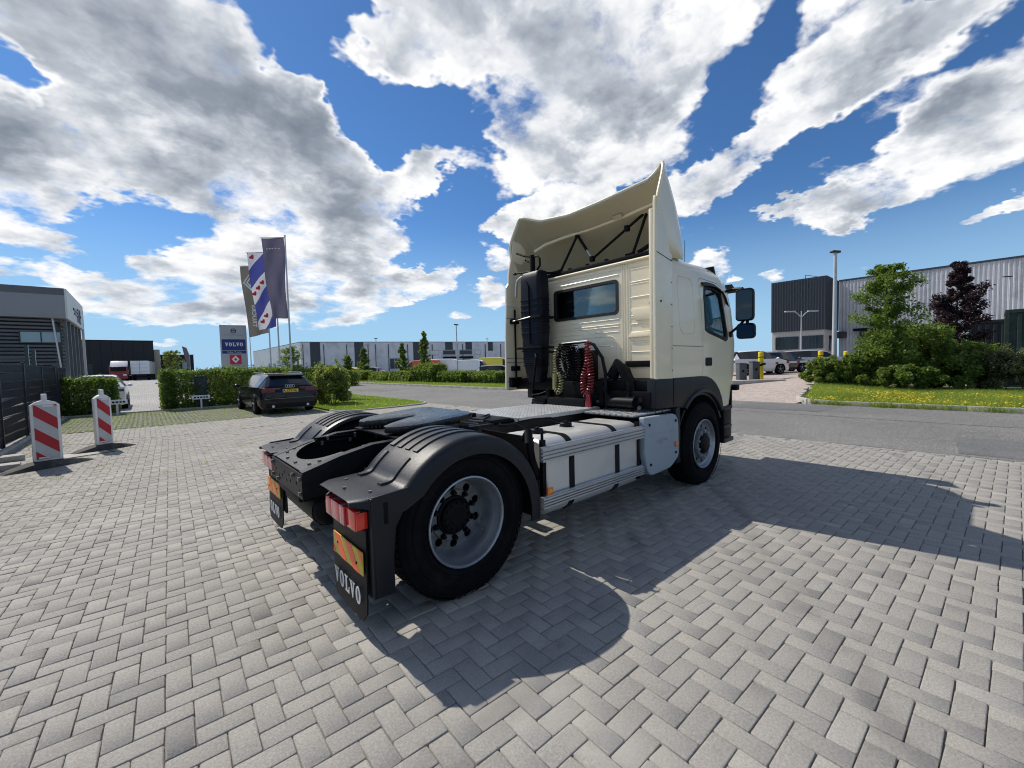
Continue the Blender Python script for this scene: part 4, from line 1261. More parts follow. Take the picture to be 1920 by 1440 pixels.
# ---------------------------------------------------------------- rear mudguards
GC, GR = (.04, .45), .62
def guard(s):
    sg = lambda y: s * y
    secA = [(.615, -.035), (.620, -.008), (.640, 0), (.80, .003), (1.0, .003), (1.195, 0), (1.228, -.010), (1.246, -.034), (1.250, -.07), (1.252, -.122), (1.240, -.122), (1.236, -.03), (1.20, -.014), (.64, -.014), (.628, -.035)]
    P = []
    for a in np.linspace(-9, 141, 46):
        ca, sa = math.cos(R(a)), math.sin(R(a))
        k = 1.0 if a < 118 else 1.0
        P.append([(GC[0] + (GR + dr) * ca, sg(y), GC[1] + (GR + dr) * sa) for y, dr in secA])
    # platform over the lamp: curve eases into a flat ledge
    ex, ez = GC[0] + GR * math.cos(R(141)), GC[1] + GR * math.sin(R(141))
    for (x, z, drop) in [(ex - .020, ez - .012, 1.0), (ex - .05, ez - .019, 1.0), (-.60, ez - .022, .75), (-.70, ez - .026, .40), (-.765, ez - .034, .24)]:
        row = []
        inset = .0 if x > -.62 else (.03 if x > -.72 else .07)
        for y, dr in secA:
            yy = max(y, .615 + inset) if y < 1.0 else y - inset * (.4 if x > -.75 else 1.0)
            row.append((x, sg(yy), z + dr * drop))
        P.append(row)
    mb = MB().grid(P, closed_v=True)
    mb.add(P[-1], [tuple(range(len(secA)))]).add(P[0], [tuple(range(len(secA)))])
    g = T(mb, 'mudguard', M_guard, smooth=50)
    def rib(a0, a1, y0, y1, end=None):
        Q = []
        n = max(6, int((a1 - a0) / 4))
        pts = [(GC[0] + GR * math.cos(R(a)), GC[1] + GR * math.sin(R(a)), math.cos(R(a)), math.sin(R(a))) for a in np.linspace(a0, a1, n)]
        if end: pts += [(ex - .035, ez - .014, 0, 1), (ex - .09, ez - .018, 0, 1)]
        for (x, z, nx, nz) in pts:
            Q.append([(x + nx * h, sg(y), z + nz * h) for y, h in ((y0, .001), (y0 + .004, .013), (y1 - .004, .013), (y1, .001))])
        m2 = MB().grid(Q)
        m2.add(Q[0], [(0, 1, 2, 3)]).add(Q[-1], [(3, 2, 1, 0)])
        m2.build('rib', M_guard, g, smooth=35)
    for y0 in (.675, .785, .895, 1.005): rib(34, 121, y0, y0 + .062)
    for y0 in (.70, 1.015): rib(126, 141, y0, y0 + .05, end=True)
    # outer skirt behind the wheel and rear closing panel
    sk = MB()
    for (y0, y1) in ((1.236, 1.250),):
        poly = [(-.655, .25), (-.545, .25), (-.548, .45), (-.53, .62), (-.46, .74), (-.44, .835), (-.665, .822)]
        sk.prism(poly, lambda u, v, w: (u, w, v), min(sg(y0), sg(y1)), max(sg(y0), sg(y1)))
    sk.box(-.672, -.655, min(sg(.66), sg(1.25)), max(sg(.66), sg(1.25)), .25, .815)
    sk.build('rear_panel', M_guard, g, bevel=.006)
    inner = MB().prism([(GC[0] + .60 * math.cos(R(a)), GC[1] + .60 * math.sin(R(a))) for a in np.linspace(0, 150, 24)], lambda u, v, w: (u, w, v), min(sg(.60), sg(.615)), max(sg(.60), sg(.615)))
    # small slot and clip on the skirt
    MB().box(-.60, -.575, min(sg(1.2505), sg(1.254)), max(sg(1.2505), sg(1.254)), .66, .78).build('skirt_slot', M_hub, g, bevel=.004)
    # front stay bracket
    MB().beam((.62, sg(.62), .70), (.50, sg(.44), .74), .04, .04).beam((-.40, sg(.62), .80), (-.40, sg(.44), .80), .04, .04).build('stay', M_hub, g)
    # ---- lamp
    tl = empty('tail_light'); tl.parent = TR
    yb = [.735, .845, .872, .985, 1.025, 1.06, 1.195]
    mats = [M_red, M_pink, M_red, M_pink, M_red, M_lampred]
    MB().box(-.705, -.672, min(sg(.73), sg(1.205)), max(sg(.73), sg(1.205)), .632, .752).build('lamp_housing', M_blackpl, tl, bevel=.008)
    for i, m in enumerate(mats):
        y0, y1 = sorted((sg(yb[i]), sg(yb[i + 1])))
        x1 = -.752 if i < 5 else -.742
        b = MB().box(x1, -.7055, y0 + .0012, y1 - .0012, .637, .747)
        b.build('lens', m, tl, bevel=.006 if i in (0, 5) else .002)
    MB().box(-.738, -.675, *sorted((sg(1.1955), sg(1.207))), .645, .74).build('side_lens', M_lampred, tl, bevel=.005)
    # ---- flap, reflective plate, lettering
    fl = empty('mudflap'); fl.parent = TR
    Q = []
    for z in np.linspace(.635, .105, 10):
        xx = -.690 - .012 * ((.63 - z) / .52) ** 2
        c0 = .0 if z > .16 else (.16 - z) * .9
        Q.append([(xx, sg(.675 + c0), z), (xx - .004, sg(.80), z), (xx - .004, sg(1.05), z), (xx, sg(1.205 - c0), z), (xx + .008, sg(1.205 - c0), z), (xx + .006, sg(.94), z), (xx + .008, sg(.675 + c0), z)])
    m2 = MB().grid(Q, closed_v=True); m2.add(Q[0], [tuple(range(7))]).add(Q[-1], [tuple(range(7))])
    m2.build('flap', M_blackpl, fl)
    y0, y1, z0, z1 = .715, 1.185, .375, .508
    rp = MB().box(-.7065, -.700, *sorted((sg(y0), sg(y1))), z0, z1).build('reflective_plate', M_refy, fl, bevel=.001)
    wd = y1 - y0; hh = z1 - z0; st_ = .095
    for k in range(-2, 6):
        q0 = y0 + k * st_ * 2 + .02
        pl = [(q0, z1), (q0 + st_, z1), (q0 + st_ + hh * .9, z0), (q0 + hh * .9, z0)]
        pl = clip_poly(pl, y0 + .004, y1 - .004)
        if len(pl) > 2:
            if s > 0: pl = [(y0 + y1 - a, b) for a, b in pl]
            MB().prism([(sg(a), b) for a, b in pl], lambda u, v, w: (w, u, v), -.7085, -.7066).build('stripe', M_refo, rp)
    for yy, zz in ((.80, .455), (1.10, .425)):
        MB().cyl((-.707, sg(yy), zz), (-.7115, sg(yy), zz), .008, n=10).build('screw', M_hub, rp)
    lw = letters_volvo(.43, .098)
    Mx = frame_M((-.7115, sg(.945), .245), (0, -1, 0), (0, .06 * 0, 1))
    lw.transform(Mx); lw.materials.append(M_lettergrey)
    link_mesh('lettering', lw, None, fl)

def clip_poly(pl, a, b):
    def cl(p, lim, ge):
        out = []
        for i in range(len(p)):
            c, n = p[i], p[(i + 1) % len(p)]
            ci = c[0] >= lim if ge else c[0] <= lim
            ni = n[0] >= lim if ge else n[0] <= lim
            if ci: out.append(c)
            if ci != ni:
                t = (lim - c[0]) / (n[0] - c[0]); out.append((lim, c[1] + t * (n[1] - c[1])))
        return out
    return cl(cl(pl, a, True), b, False)
def letters_volvo(width, h):
    """slab-serif capitals as thin solid letters, centred, in XY"""
    mb = MB()
    cw = width / 5; x = -width / 2
    th = .0025
    def P(pts): mb.prism(pts, lambda u, v, w: (u, v, w), 0, th)
    for i, ch in enumerate('VOLVO'):
        x0 = x + i * cw + cw * .06; w = cw * .88; H = h
        if ch == 'V':
            P([(x0 + w * .06, H / 2), (x0 + w * .40, H / 2), (x0 + w * .58, -H * .10), (x0 + w * .74, H / 2), (x0 + w * .92, H / 2), (x0 + w * .58, -H / 2), (x0 + w * .44, -H / 2)])
            mb.box(x0, x0 + w * .46, H * .41, H / 2, 0, th + .0004); mb.box(x0 + w * .64, x0 + w, H * .41, H / 2, 0, th + .0004)
        elif ch == 'L':
            P([(x0 + w * .12, -H / 2), (x0 + w * .95, -H / 2), (x0 + w * .98, -H * .12), (x0 + w * .86, -H * .12), (x0 + w * .78, -H * .38), (x0 + w * .50, -H * .38), (x0 + w * .50, H / 2), (x0 + w * .22, H / 2), (x0 + w * .22, -H * .40), (x0 + w * .12, -H * .40)])
            mb.box(x0 + w * .08, x0 + w * .64, H * .40, H / 2, 0, th + .0004)
        else:
            cx = x0 + w / 2
            o_ = [(cx + w * .47 * math.cos(R(a)), H * .52 * math.sin(R(a))) for a in range(0, 360, 15)]
            i_ = [(cx + w * .17 * math.cos(R(a)), H * .38 * math.sin(R(a))) for a in range(0, 360, 15)]
            mb.prism(o_, lambda u, v, w_: (u, v, w_), 0, th, holes=[i_])
    return mb.mesh('lettering', smooth=0)
M_refy = pmat('reflector_yellow', (.62, .45, .05), .35, var=.08, scale=30, bump=.2, bscale=300)
M_refo = pmat('reflector_orange', (.95, .13, .045), .35, var=.08, scale=30, bump=.2, bscale=300)
guard(-1); guard(1)

# ---------------------------------------------------------------- right side: tank, guards, box
def tank(s, x0, x1, name='fuel_tank'):
    ring = rect_ring(.315, .312, .125, 6)
    cy, cz = .862, .613
    P = []
    for (x, k) in [(x0, .93), (x0 + .012, .975), (x0 + .035, 1.0), (x1 - .035, 1.0), (x1 - .012, .975), (x1, .93)]:
        P.append([(x, s * (cy + u * k), cz + v * k) for u, v in ring])
    mb = MB().grid(P, closed_v=True).add(P[0], [tuple(range(len(ring)))]).add(P[-1], [tuple(range(len(ring)))])
    t = T(mb, name, M_tank, smooth=40)
    for xs_ in (x0 + .27, x1 - .44):
        r2 = rect_ring(.3215, .3185, .128, 6); r1 = rect_ring(.3125, .3095, .122, 6)
        Q = [[(xs_, s * (cy + u), cz + v) for u, v in r1], [(xs_, s * (cy + u), cz + v) for u, v in r2], [(xs_ + .062, s * (cy + u), cz + v) for u, v in r2], [(xs_ + .062, s * (cy + u), cz + v) for u, v in r1]]
        MB().grid(Q, closed_v=True).build('strap', M_blackpl, t)
    return t
tk = tank(-1, .775, 2.135)
for (cx, cy) in ((.99, -.86), (1.44, -.80)):
    cp = MB().lathe([(.064, .915), (.064, .928), (.058, .931), (.058, .957), (.052, .964), (0, .966)], 24, 'Z', (cx, cy, 0)).build('filler_cap', M_blackpl, tk)
    MB().obox((cx, cy, .972), (.10, .022, .014), Matrix.Rotation(R(35), 3, 'Z')).build('cap_grip', M_blackpl, cp, bevel=.004)
MB().tube([(1.50, -.74, .94), (1.42, -.62, .99), (1.25, -.55, .99), (1.1, -.50, .975)], .014, 8).tube([(1.02, -.72, .93), (.98, -.6, .975), (.85, -.5, .97)], .012, 8).build('fuel_hose', M_hub, tk)
tank(1, .775, 2.135)
for (z0, z1) in ((.772, .888), (.410, .498)):
    prof = [(-1.188, z0), (-1.210, z0)]
    n = 4; hz = (z1 - z0) / n
    for i in range(n):
        zz = z0 + i * hz
        prof += [(-1.228, zz + hz * .06), (-1.228, zz + hz * .60), (-1.210, zz + hz * .66), (-1.210, zz + hz * .98)]
    prof += [(-1.210, z1), (-1.188, z1)]
    sgd = T(MB().prism(prof, lambda u, v, w: (w, u, v), .690, 2.115), 'side_guard_rail', M_alu)
    for xx in (.74, 2.05): MB().box(xx, xx + .05, -1.187, -1.165, z0 + .01, z1 - .01).build('rail_clamp', M_hub, sgd)
T(MB().box(.725, .765, -1.186, -1.15, .40, .935).box(.70, .765, -1.15, -.55, .62, .70).box(.70, .76, -.55, -.44, .60, .80).cyl((.74, -1.17, .93), (.74, -1.17, 1.0), .012, n=8), 'guard_bracket', M_hub, bevel=.004)
T(MB().box(2.06, 2.10, -1.186, -1.15, .36, .93).box(2.02, 2.10, -1.15, -.5, .5, .58), 'guard_bracket', M_hub, bevel=.004)
T(MB().tube([(.70, -1.02, .93), (.68, -1.08, .99), (.64, -1.12, .92), (.66, -1.13, .78), (.71, -1.13, .66)], .035, 10).tube([(.715, -1.0, .86), (.70, -1.05, .74), (.72, -1.08, .60), (.74, -1.05, .48)], .018, 8), 'brake_hose', M_hub)
mk = T(MB().box(.72, .782, -1.243, -1.226, .512, .572), 'side_marker', M_orange, bevel=.006)
MB().lathe([(.018, -1.243), (.012, -1.250), (0, -1.252)], 14, 'Y', (.752, 0, .542)).build('marker_bulb', M_refy, mk)
bx = [(2.165, .962), (2.74, .950), (2.80, .935), (2.845, .89), (2.862, .82), (2.868, .50), (2.850, .455), (2.72, .385), (2.66, .367), (2.34, .352), (2.28, .362), (2.235, .395), (2.205, .45), (2.165, .60)]
box_ = T(MB().prism(bx, lambda u, v, w: (u, w, v), -1.205, -1.135), 'storage_box_cover', M_bluegrey, bevel=.016, seg=3)
T(MB().box(2.17, 2.84, -1.13, -.50, .42, .925), 'storage_box', M_hub, bevel=.01)
for z in (.775, .60):
    MB().beam((2.235, -1.2052, z), (2.80, -1.2052, z), .006, .009).build('pressed_line', M_bluegrey, box_)
for (x, z) in ((2.25, .88), (2.79, .87), (2.79, .52), (2.27, .47)):
    MB().cyl((x, -1.2052, z), (x, -1.214, z), .014, n=10).build('screw', M_hub, box_)
lw = letters_volvo(.22, .036); lw.transform(frame_M((2.50, -1.2055, .69), (1, 0, 0), (0, 0, 1))); lw.materials.append(M_bluegrey); link_mesh('embossed_lettering', lw, None, box_)
mk = T(MB().box(2.765, 2.812, -1.226, -1.206, .585, .640), 'side_marker', M_orange, bevel=.006)
MB().lathe([(.016, -1.2255), (.010, -1.232), (0, -1.234)], 14, 'Y', (2.79, 0, .613)).build('marker_bulb', M_refy, mk)
# tread deck on top of the box
dk = T(MB().box(2.10, 3.02, -1.12, -.50, .958, .966), 'tread_deck', M_navy)
for y in np.arange(-1.10, -.52, .072):
    for x in np.arange(2.12, 2.98, .148):
        MB().box(x, x + .128, y, y + .050, .9665, .982).build('tread_bar', M_plate, dk)
# dark front mudguard behind the front tyre and wheel-house lining
for s in (-1, 1):
    P = []
    for a in np.linspace(25, 190, 26):
        rr = .60
        P.append([(3.55 + rr * math.cos(R(a)), s * .74, .50 + rr * math.sin(R(a))), (3.55 + rr * math.cos(R(a)), s * 1.145, .50 + rr * math.sin(R(a))),
                  (3.55 + (rr + .03) * math.cos(R(a)), s * 1.150, .50 + (rr + .03) * math.sin(R(a))), (3.55 + (rr + .03) * math.cos(R(a)), s * .74, .50 + (rr + .03) * math.sin(R(a)))])
    wl = T(MB().grid(P, closed_v=True), 'front_mudguard', M_guard, smooth=40)
    MB().box(2.885, 2.99, *sorted((s * .80, s * 1.165)), .36, 1.0).build('mud_panel', M_guard, wl, bevel=.02)
    MB().box(2.9, 4.2, *sorted((s * .55, s * .70)), .68, 1.20).build('wheel_house', M_hub, wl)
T(MB().cyl((3.55, -.95, .48), (3.55, .95, .48), .07, n=14), 'front_axle', M_navy)
# gearbox, engine and clutter under and behind the cab
T(MB().box(2.30, 3.4, -.34, .34, .52, 1.10).cyl((2.35, 0, .75), (2.05, 0, .70), .24, .14, n=18).box(3.0, 4.3, -.40, .40, .6, 1.28), 'gearbox', M_hub, bevel=.03)
T(MB().box(2.46, 2.62, -1.10, -.40, 1.02, 1.20).cyl((2.55, -.95, 1.12), (2.55, -.55, 1.12), .085, n=16).box(2.55, 2.75, -1.15, 1.15, 1.17, 1.32), 'cab_mount', M_hub, bevel=.015)
T(MB().cyl((2.40, -.62, 1.08), (2.40, -.95, 1.08), .06, n=14).tube([(2.45, -.50, 1.25), (2.38, -.60, 1.15), (2.36, -.75, 1.05)], .02, 8).tube([(2.5, -.8, 1.3), (2.42, -.85, 1.1), (2.45, -.9, 1.0)], .022, 8), 'cab_tilt_pump', M_hub)
for k in range(9):
    yy = random.uniform(-1.0, -.35); zz = random.uniform(1.02, 1.25)
    T(MB().cyl((2.44, yy, zz), (2.415, yy, zz), random.uniform(.012, .03), n=8), 'fitting', M_steel if k % 3 == 0 else M_navy)

# ---------------------------------------------------------------- cab
ZT = [.90, 1.34, 1.75, 2.2, 2.45, 2.58, 2.66, 2.705, 2.735]
XF = [4.85, 4.98, 5.00, 4.95, 4.88, 4.80, 4.66, 4.46, 4.15]
HW = [1.140, 1.152, 1.155, 1.130, 1.110, 1.092, 1.070, 1.035, .96]
XB = [2.75, 2.75, 2.75, 2.75, 2.75, 2.75, 2.754, 2.77, 2.83]
def hwz(z): return float(np.interp(z, ZT, HW))
def plan(xb, xf, hw, rb, rx, ry, n=7):
    pts = []
    for i in range(n + 1):      # front right
        a = R(-90 + 90 * i / n); pts.append((xf - rx + rx * math.cos(a), -hw + ry + ry * math.sin(a)))
    for i in range(n + 1):
        a = R(90 * i / n); pts.append((xf - rx + rx * math.cos(a), hw - ry + ry * math.sin(a)))
    for i in range(n + 1):
        a = R(90 + 90 * i / n); pts.append((xb + rb + rb * math.cos(a), hw - rb + rb * math.sin(a)))
    for i in range(n + 1):
        a = R(180 + 90 * i / n); pts.append((xb + rb + rb * math.cos(a), -hw + rb + rb * math.sin(a)))
    return pts
def loft(off, zlo, zhi_off):
    P = []
    zs = sorted(set([z for z in ZT if z > zlo] + [zlo]))
    for z in zs:
        xf, hw, xb = [float(np.interp(z, ZT, A)) for A in (XF, HW, XB)]
        P.append([(x, y, z - (zhi_off if z > 2.5 else 0)) for x, y in plan(xb + off, xf - off, hw - off, .06, .60, .42)])
    mb = MB().grid(P, closed_v=True)
    mb.add(P[0], [tuple(range(len(P[0])))]).add(P[-1], [tuple(range(len(P[-1])))])
    return mb
def tmp(mb): return mb.build('cutter', None, None, smooth=0)
def xz_prism(poly, y0, y1): return MB().prism(poly, lambda u, v, w: (u, w, v), y0, y1)
cab = loft(0, .90, 0).build('cab', M_cream, TR, smooth=0)
cut = tmp(loft(.045, 1.40, .05)); boolean(cab, cut); kill(cut)
TRIM = [(2.3, 1.335), (3.50, 1.330), (3.70, 1.320), (3.84, 1.287), (3.96, 1.227), (4.06, 1.142), (4.14, 1.032), (4.19, .90), (4.20, .70)]
cut = tmp(xz_prism(TRIM + [(2.3, .70)], -1.5, 1.5)); boolean(cab, cut); kill(cut)
WIN = [(3.67, 1.90), (3.68, 2.30), (3.71, 2.42), (3.79, 2.466), (3.98, 2.462), (4.19, 2.42), (4.26, 2.16), (4.325, 1.87), (4.315, 1.80), (4.25, 1.775), (4.08, 1.81), (3.75, 1.868)]
cut = tmp(xz_prism(WIN, -1.5, 1.5)); boolean(cab, cut); kill(cut)
RWZ = 2.31
cut = tmp(MB().prism([(u, v + RWZ) for u, v in rect_ring(.508, .195, .045, 4)], lambda u, v, w: (w, u, v), 2.6, 2.95)); boolean(cab, cut); kill(cut)
cut = tmp(MB().prism([(-.95, 1.86), (.95, 1.86), (.90, 2.50), (-.90, 2.50)], lambda u, v, w: (w, u, v), 4.5, 5.2)); boolean(cab, cut); kill(cut)
# panel gaps cut right through the skin: sleeper side seam
for s in (-1, 1):
    cut = tmp(MB().box(2.82, 3.585, *sorted((s * 1.10, s * 1.22)), 1.688, 1.695)); boolean(cab, cut); kill(cut)
# door as a part of its own, with a real gap round it
DOOR = [(3.588, 1.2), (3.588, 2.500), (3.62, 2.530), (4.12, 2.512), (4.22, 2.475), (4.43, 1.80), (4.475, 1.30), (4.465, .85), (3.85, .85)]
def grow(poly, d):
    cx = sum(p[0] for p in poly) / len(poly); cz = sum(p[1] for p in poly) / len(poly)
    return [(p[0] + (d if p[0] > cx else -d), p[1] + (d if p[1] > cz else -d)) for p in poly]
for s in (-1, 1):
    dm = cab.data.copy()
    door = bpy.data.objects.new('door', dm); COL.objects.link(door)
    cut = tmp(xz_prism(DOOR, *sorted((s * .95, s * 1.6)))); boolean(door, cut, 'INTERSECT'); kill(cut)
    cut = tmp(xz_prism(grow(DOOR, .0075), *sorted((s * .95, s * 1.6)))); boolean(cab, cut); kill(cut)
    door.parent = TR; reshade(door, 25)
    # glass and its black surround follow the tumble-home of the door
    def skin(u, v, w, s=s): return (u, s * (hwz(v) + w), v)
    cxw, czw = 4.0, 2.10
    inn = [(cxw + (a - cxw) * .90, czw + (b - czw) * .88) for a, b in WIN]
    out = [(cxw + (a - cxw) * 1.03, czw + (b - czw) * 1.04) for a, b in WIN]
    MB().prism(out, skin, -.012, .004, holes=[inn]).build('window_seal', M_seal, door)
    MB().prism([(cxw + (a - cxw) * .97, czw + (b - czw) * .97) for a, b in WIN], skin, -.022, -.016).build('window_pane', M_glass, door)
    hd = MB().prism([(u + 3.745, v + 1.502) for u, v in rect_ring(.090, .052, .018, 3)], skin, -.004, .006).build('door_handle', M_blackpl, door, bevel=.003)
    MB().beam((3.80, s * 1.153, 1.425), (4.15, s * 1.153, 1.41), .004, .003).build('body_crease', M_cream, door)
    # wind deflector over the window
    Q = [[(x, s * (hwz(z) + .004), z), (x, s * (hwz(z - .05) + .040), z - .05), (x, s * (hwz(z - .055) + .034), z - .055), (x, s * (hwz(z) + .001), z - .012)] for x, z in ((3.64, 2.485), (3.82, 2.505), (4.02, 2.50), (4.20, 2.455), (4.28, 2.39), (4.34, 2.28))]
    MB().grid(Q, closed_v=True).build('wind_deflector', M_seal, door)
reshade(cab, 25)
# pressed side panel of the sleeper (raised rounded outline)
for s in (-1, 1):
    ring = [(a + 3.205, b + 2.17) for a, b in rect_ring(.185, .33, .09, 6)]
    pts = [(u, s * (hwz(v) + .001), v) for u, v in ring]
    MB().tube(pts + [pts[0]], .006, 6).build('pressed_outline', M_cream, cab)
    MB().beam((3.10, s * (hwz(1.87) + .001), 1.87), (3.17, s * (hwz(1.87) + .001), 1.87), .004, .008).build('badge', M_white, cab)
# rear wall: beads and pressed panels
X_ = 2.750
rb_ = MB()
def addbead(y0, y1, z0, z1, r=.009): rb_.tube([(X_, y0, z0), (X_, y1, z1)], r, 6)
for z in (2.635, 2.575): addbead(.52, -.52, z, z, .006)
for z in (2.045, 1.985, 1.955, 1.895): addbead(.53, -.52, z, z, .005)
for y in (-.57, -.60, -.64, -.67): addbead(y, y, 1.50, 2.68, .006)
for z in (2.62, 2.45, 2.275, 2.06, 1.965, 1.87, 1.77, 1.64): addbead(-.69, -1.04, z, z, .0065)
for z in (2.595, 2.425, 2.035, 1.745): addbead(-.69, -1.04, z, z, .004)
rr = [(u + .06, v + 1.56) for u, v in rect_ring(.56, .285, .12, 5)]
rb_.tube([(X_, u, v) for u, v in rr] + [(X_, *rr[0])], .006, 6)
rb_.build('rear_wall_beads', M_cream, cab)
# stepped pressings on the right of the rear wall
MB().prism([(-.69, 2.14), (-1.09, 2.14), (-1.09, 2.00), (-.75, 2.00)], lambda u, v, w: (w, u, v), 2.732, 2.751).build('pressed_step', M_cream, cab, bevel=.006)
MB().prism([(-.65, 1.81), (-1.09, 1.81), (-1.09, 1.85), (-.71, 1.87)], lambda u, v, w: (w, u, v), 2.730, 2.751).build('pressed_step', M_cream, cab, bevel=.006)
MB().box(2.725, 2.751, -1.07, -.62, 1.465, 1.535).build('air_vent', M_hub, cab, bevel=.004)
MB().cyl((2.75, -.96, 2.18), (2.725, -.96, 2.18), .022, n=14).build('rubber_plug', M_hub, cab)
# drip edge along the roof
MB().tube([(2.747, 1.04, 2.700), (2.747, -1.05, 2.700)], .018, 8).build('roof_gutter', M_cream, cab)
# rear window
rw = empty('rear_window'); rw.parent = TR
MB().prism([(a, b + RWZ) for a, b in rect_ring(.523, .210, .055, 5)], lambda u, v, w: (w, u, v), 2.738, 2.760, holes=[[(a, b + RWZ) for a, b in rect_ring(.486, .175, .035, 5)]]).build('seal', M_seal, rw)
MB().box(2.762, 2.767, -.507, .507, RWZ - .194, RWZ + .194).build('pane', M_glass, rw)
# windscreen + visor
T(MB().add([(4.90, -.95, 1.85), (4.90, .95, 1.85), (4.76, .90, 2.51), (4.76, -.90, 2.51)], [(0, 1, 2, 3)]), 'windscreen', M_glass, fix=False)
vz = [(4.82, -1.02, 2.60), (4.82, 1.02, 2.60), (5.12, .98, 2.53), (5.12, -.98, 2.53)]
T(MB().add(vz + [(x, y, z - .015) for x, y, z in vz], [(0, 1, 2, 3), (7, 6, 5, 4), (3, 2, 6, 7), (0, 3, 7, 4), (1, 0, 4, 5), (2, 1, 5, 6)]), 'sun_visor', M_blackpl)
T(MB().prism([(4.12, 2.60), (4.19, 2.60), (4.11, 2.75), (4.07, 2.74)], lambda u, v, w: (u, w, v), -1.07, -.94), 'roof_marker_lamp', M_blackpl, bevel=.006)
# cabin inside
it = empty('cab_interior'); it.parent = TR
for y in (-.58, .58):
    MB().box(3.45, 3.95, y - .24, y + .24, 1.42, 1.78).box(3.40, 3.53, y - .24, y + .24, 1.7, 2.30).ball((3.46, y, 2.40), (.06, .14, .10)).build('seat', M_int, it, bevel=.04)
MB().box(2.82, 3.26, -1.04, 1.04, 1.41, 1.72).build('bunk', M_int, it, bevel=.03)
MB().prism([(4.35, 1.42), (4.86, 1.42), (4.86, 1.84), (4.6, 1.86), (4.38, 1.70)], lambda u, v, w: (u, w, v), -1.0, 1.0).build('dashboard', M_int, it, bevel=.02)
MB().tube([(4.28 + .09 * math.cos(a), .58 + .22 * math.sin(a), 1.88 + .2 * math.cos(a)) for a in np.linspace(0, 2 * math.pi, 25)], .016, 6).build('steering_wheel', M_int, it)
# dark lower trim with the wheel-arch flare
for s in (-1, 1):
    xs0 = 2.47 if s < 0 else 2.80
    arch = [(3.55 + .625 * math.cos(R(a)), .50 + .625 * math.sin(R(a))) for a in np.linspace(36, 132, 16)]
    poly = [(xs0, 1.331), (3.50, 1.326), (3.70, 1.316), (3.836, 1.283), (3.955, 1.223), (4.053, 1.139), (4.132, 1.030), (4.182, .90), (4.19, .87)] + arch + [(3.03, .985), (2.94, 1.0), (xs0, 1.020)]
    tr_ = T(xz_prism(poly, *sorted((s * 1.05, s * 1.160))), 'lower_trim', M_guard, bevel=.012)
    fl = [(3.55 + .65 * math.cos(R(a)), s * 1.163, .50 + .65 * math.sin(R(a))) for a in np.linspace(34, 134, 20)]
    MB().tube(fl, .024, 8).build('arch_flare', M_guard, tr_)
    if s < 0: MB().box(2.838, 2.844, *sorted((s * 1.158, s * 1.164)), 1.03, 1.33).build('panel_gap', M_hub, tr_)
# front: bumper, steps, lamp
def nose(x0, xf, hw):
    pl = [p for p in plan(2.75, xf, hw, .06, .60, .45, 9) if p[0] > x0]
    return [(x0, -hw)] + pl + [(x0, hw)]
bp_ = T(MB().prism(nose(4.28, 4.98, 1.125), lambda u, v, w: (u, v, w), .43, .86), 'front_bumper', M_blackpl, bevel=.03, seg=3)
MB().prism(nose(4.50, 5.0, 1.13), lambda u, v, w: (u, v, w), .865, 1.17).build('upper_bumper', M_blackpl, bp_, bevel=.02)
for (a, b, c2, d) in ((4.21, 4.50, .845, .895), (4.22, 4.48, .60, .64), (4.22, 4.54, .40, .46)): T(MB().box(a, b, -1.15, -.92, c2, d), 'entry_step', M_guard, bevel=.01)
T(MB().box(4.60, 4.70, -1.17, -1.04, 1.09, 1.17), 'corner_lamp', M_blackpl, bevel=.015)
# ---------------------------------------------------------------- mirrors
mr = empty('wing_mirror'); mr.parent = TR
def mirror_head(name, y0, y1, z0, z1, x, tilt=0.0):
    cy, cz = (y0 + y1) / 2, (z0 + z1) / 2
    ring = rect_ring((y1 - y0) / 2, (z1 - z0) / 2, .045, 4)
    P = []
    for (dx, k) in ((-.012, .96), (.0, 1.0), (.05, 1.0), (.09, .9), (.105, .6)):
        P.append([(x + dx, cy + u * k, cz + v * k) for u, v in ring])
    inn = [[(x - .012, cy + u * .9, cz + v * .92) for u, v in ring], [(x + .004, cy + u * .88, cz + v * .91) for u, v in ring]]
    m2 = MB().grid(list(reversed(inn)) + P, closed_v=True)
    m2.add(P[-1], [tuple(range(len(ring)))])
    return m2, ring, cy, cz
m2, ring, cy, cz = mirror_head('x', -1.485, -1.275, 2.015, 2.43, 4.27)
m2.build('housing', M_blackpl, mr, smooth=40)
m3, ring3, cy3, cz3 = mirror_head('x', -1.50, -1.285, 1.785, 1.985, 4.27)
m3.build('lower_housing', M_blackpl, mr, smooth=40)
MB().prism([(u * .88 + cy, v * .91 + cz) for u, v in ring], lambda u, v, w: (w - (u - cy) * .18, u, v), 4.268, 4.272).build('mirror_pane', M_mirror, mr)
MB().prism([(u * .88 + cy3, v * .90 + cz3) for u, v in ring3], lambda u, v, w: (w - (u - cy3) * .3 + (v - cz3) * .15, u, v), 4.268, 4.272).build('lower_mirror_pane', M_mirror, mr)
MB().tube([(4.40, -1.08, 2.44), (4.37, -1.22, 2.455), (4.32, -1.34, 2.44), (4.32, -1.36, 2.40)], .019, 8).tube([(4.42, -1.13, 1.86), (4.37, -1.24, 1.93), (4.32, -1.33, 1.99), (4.32, -1.36, 2.03)], .017, 8).cyl((4.42, -1.11, 1.86), (4.42, -1.17, 1.86), .04, n=12).tube([(4.32, -1.40, 2.05), (4.32, -1.40, 1.95)], .02, 8).build('arm', M_blackpl, mr)

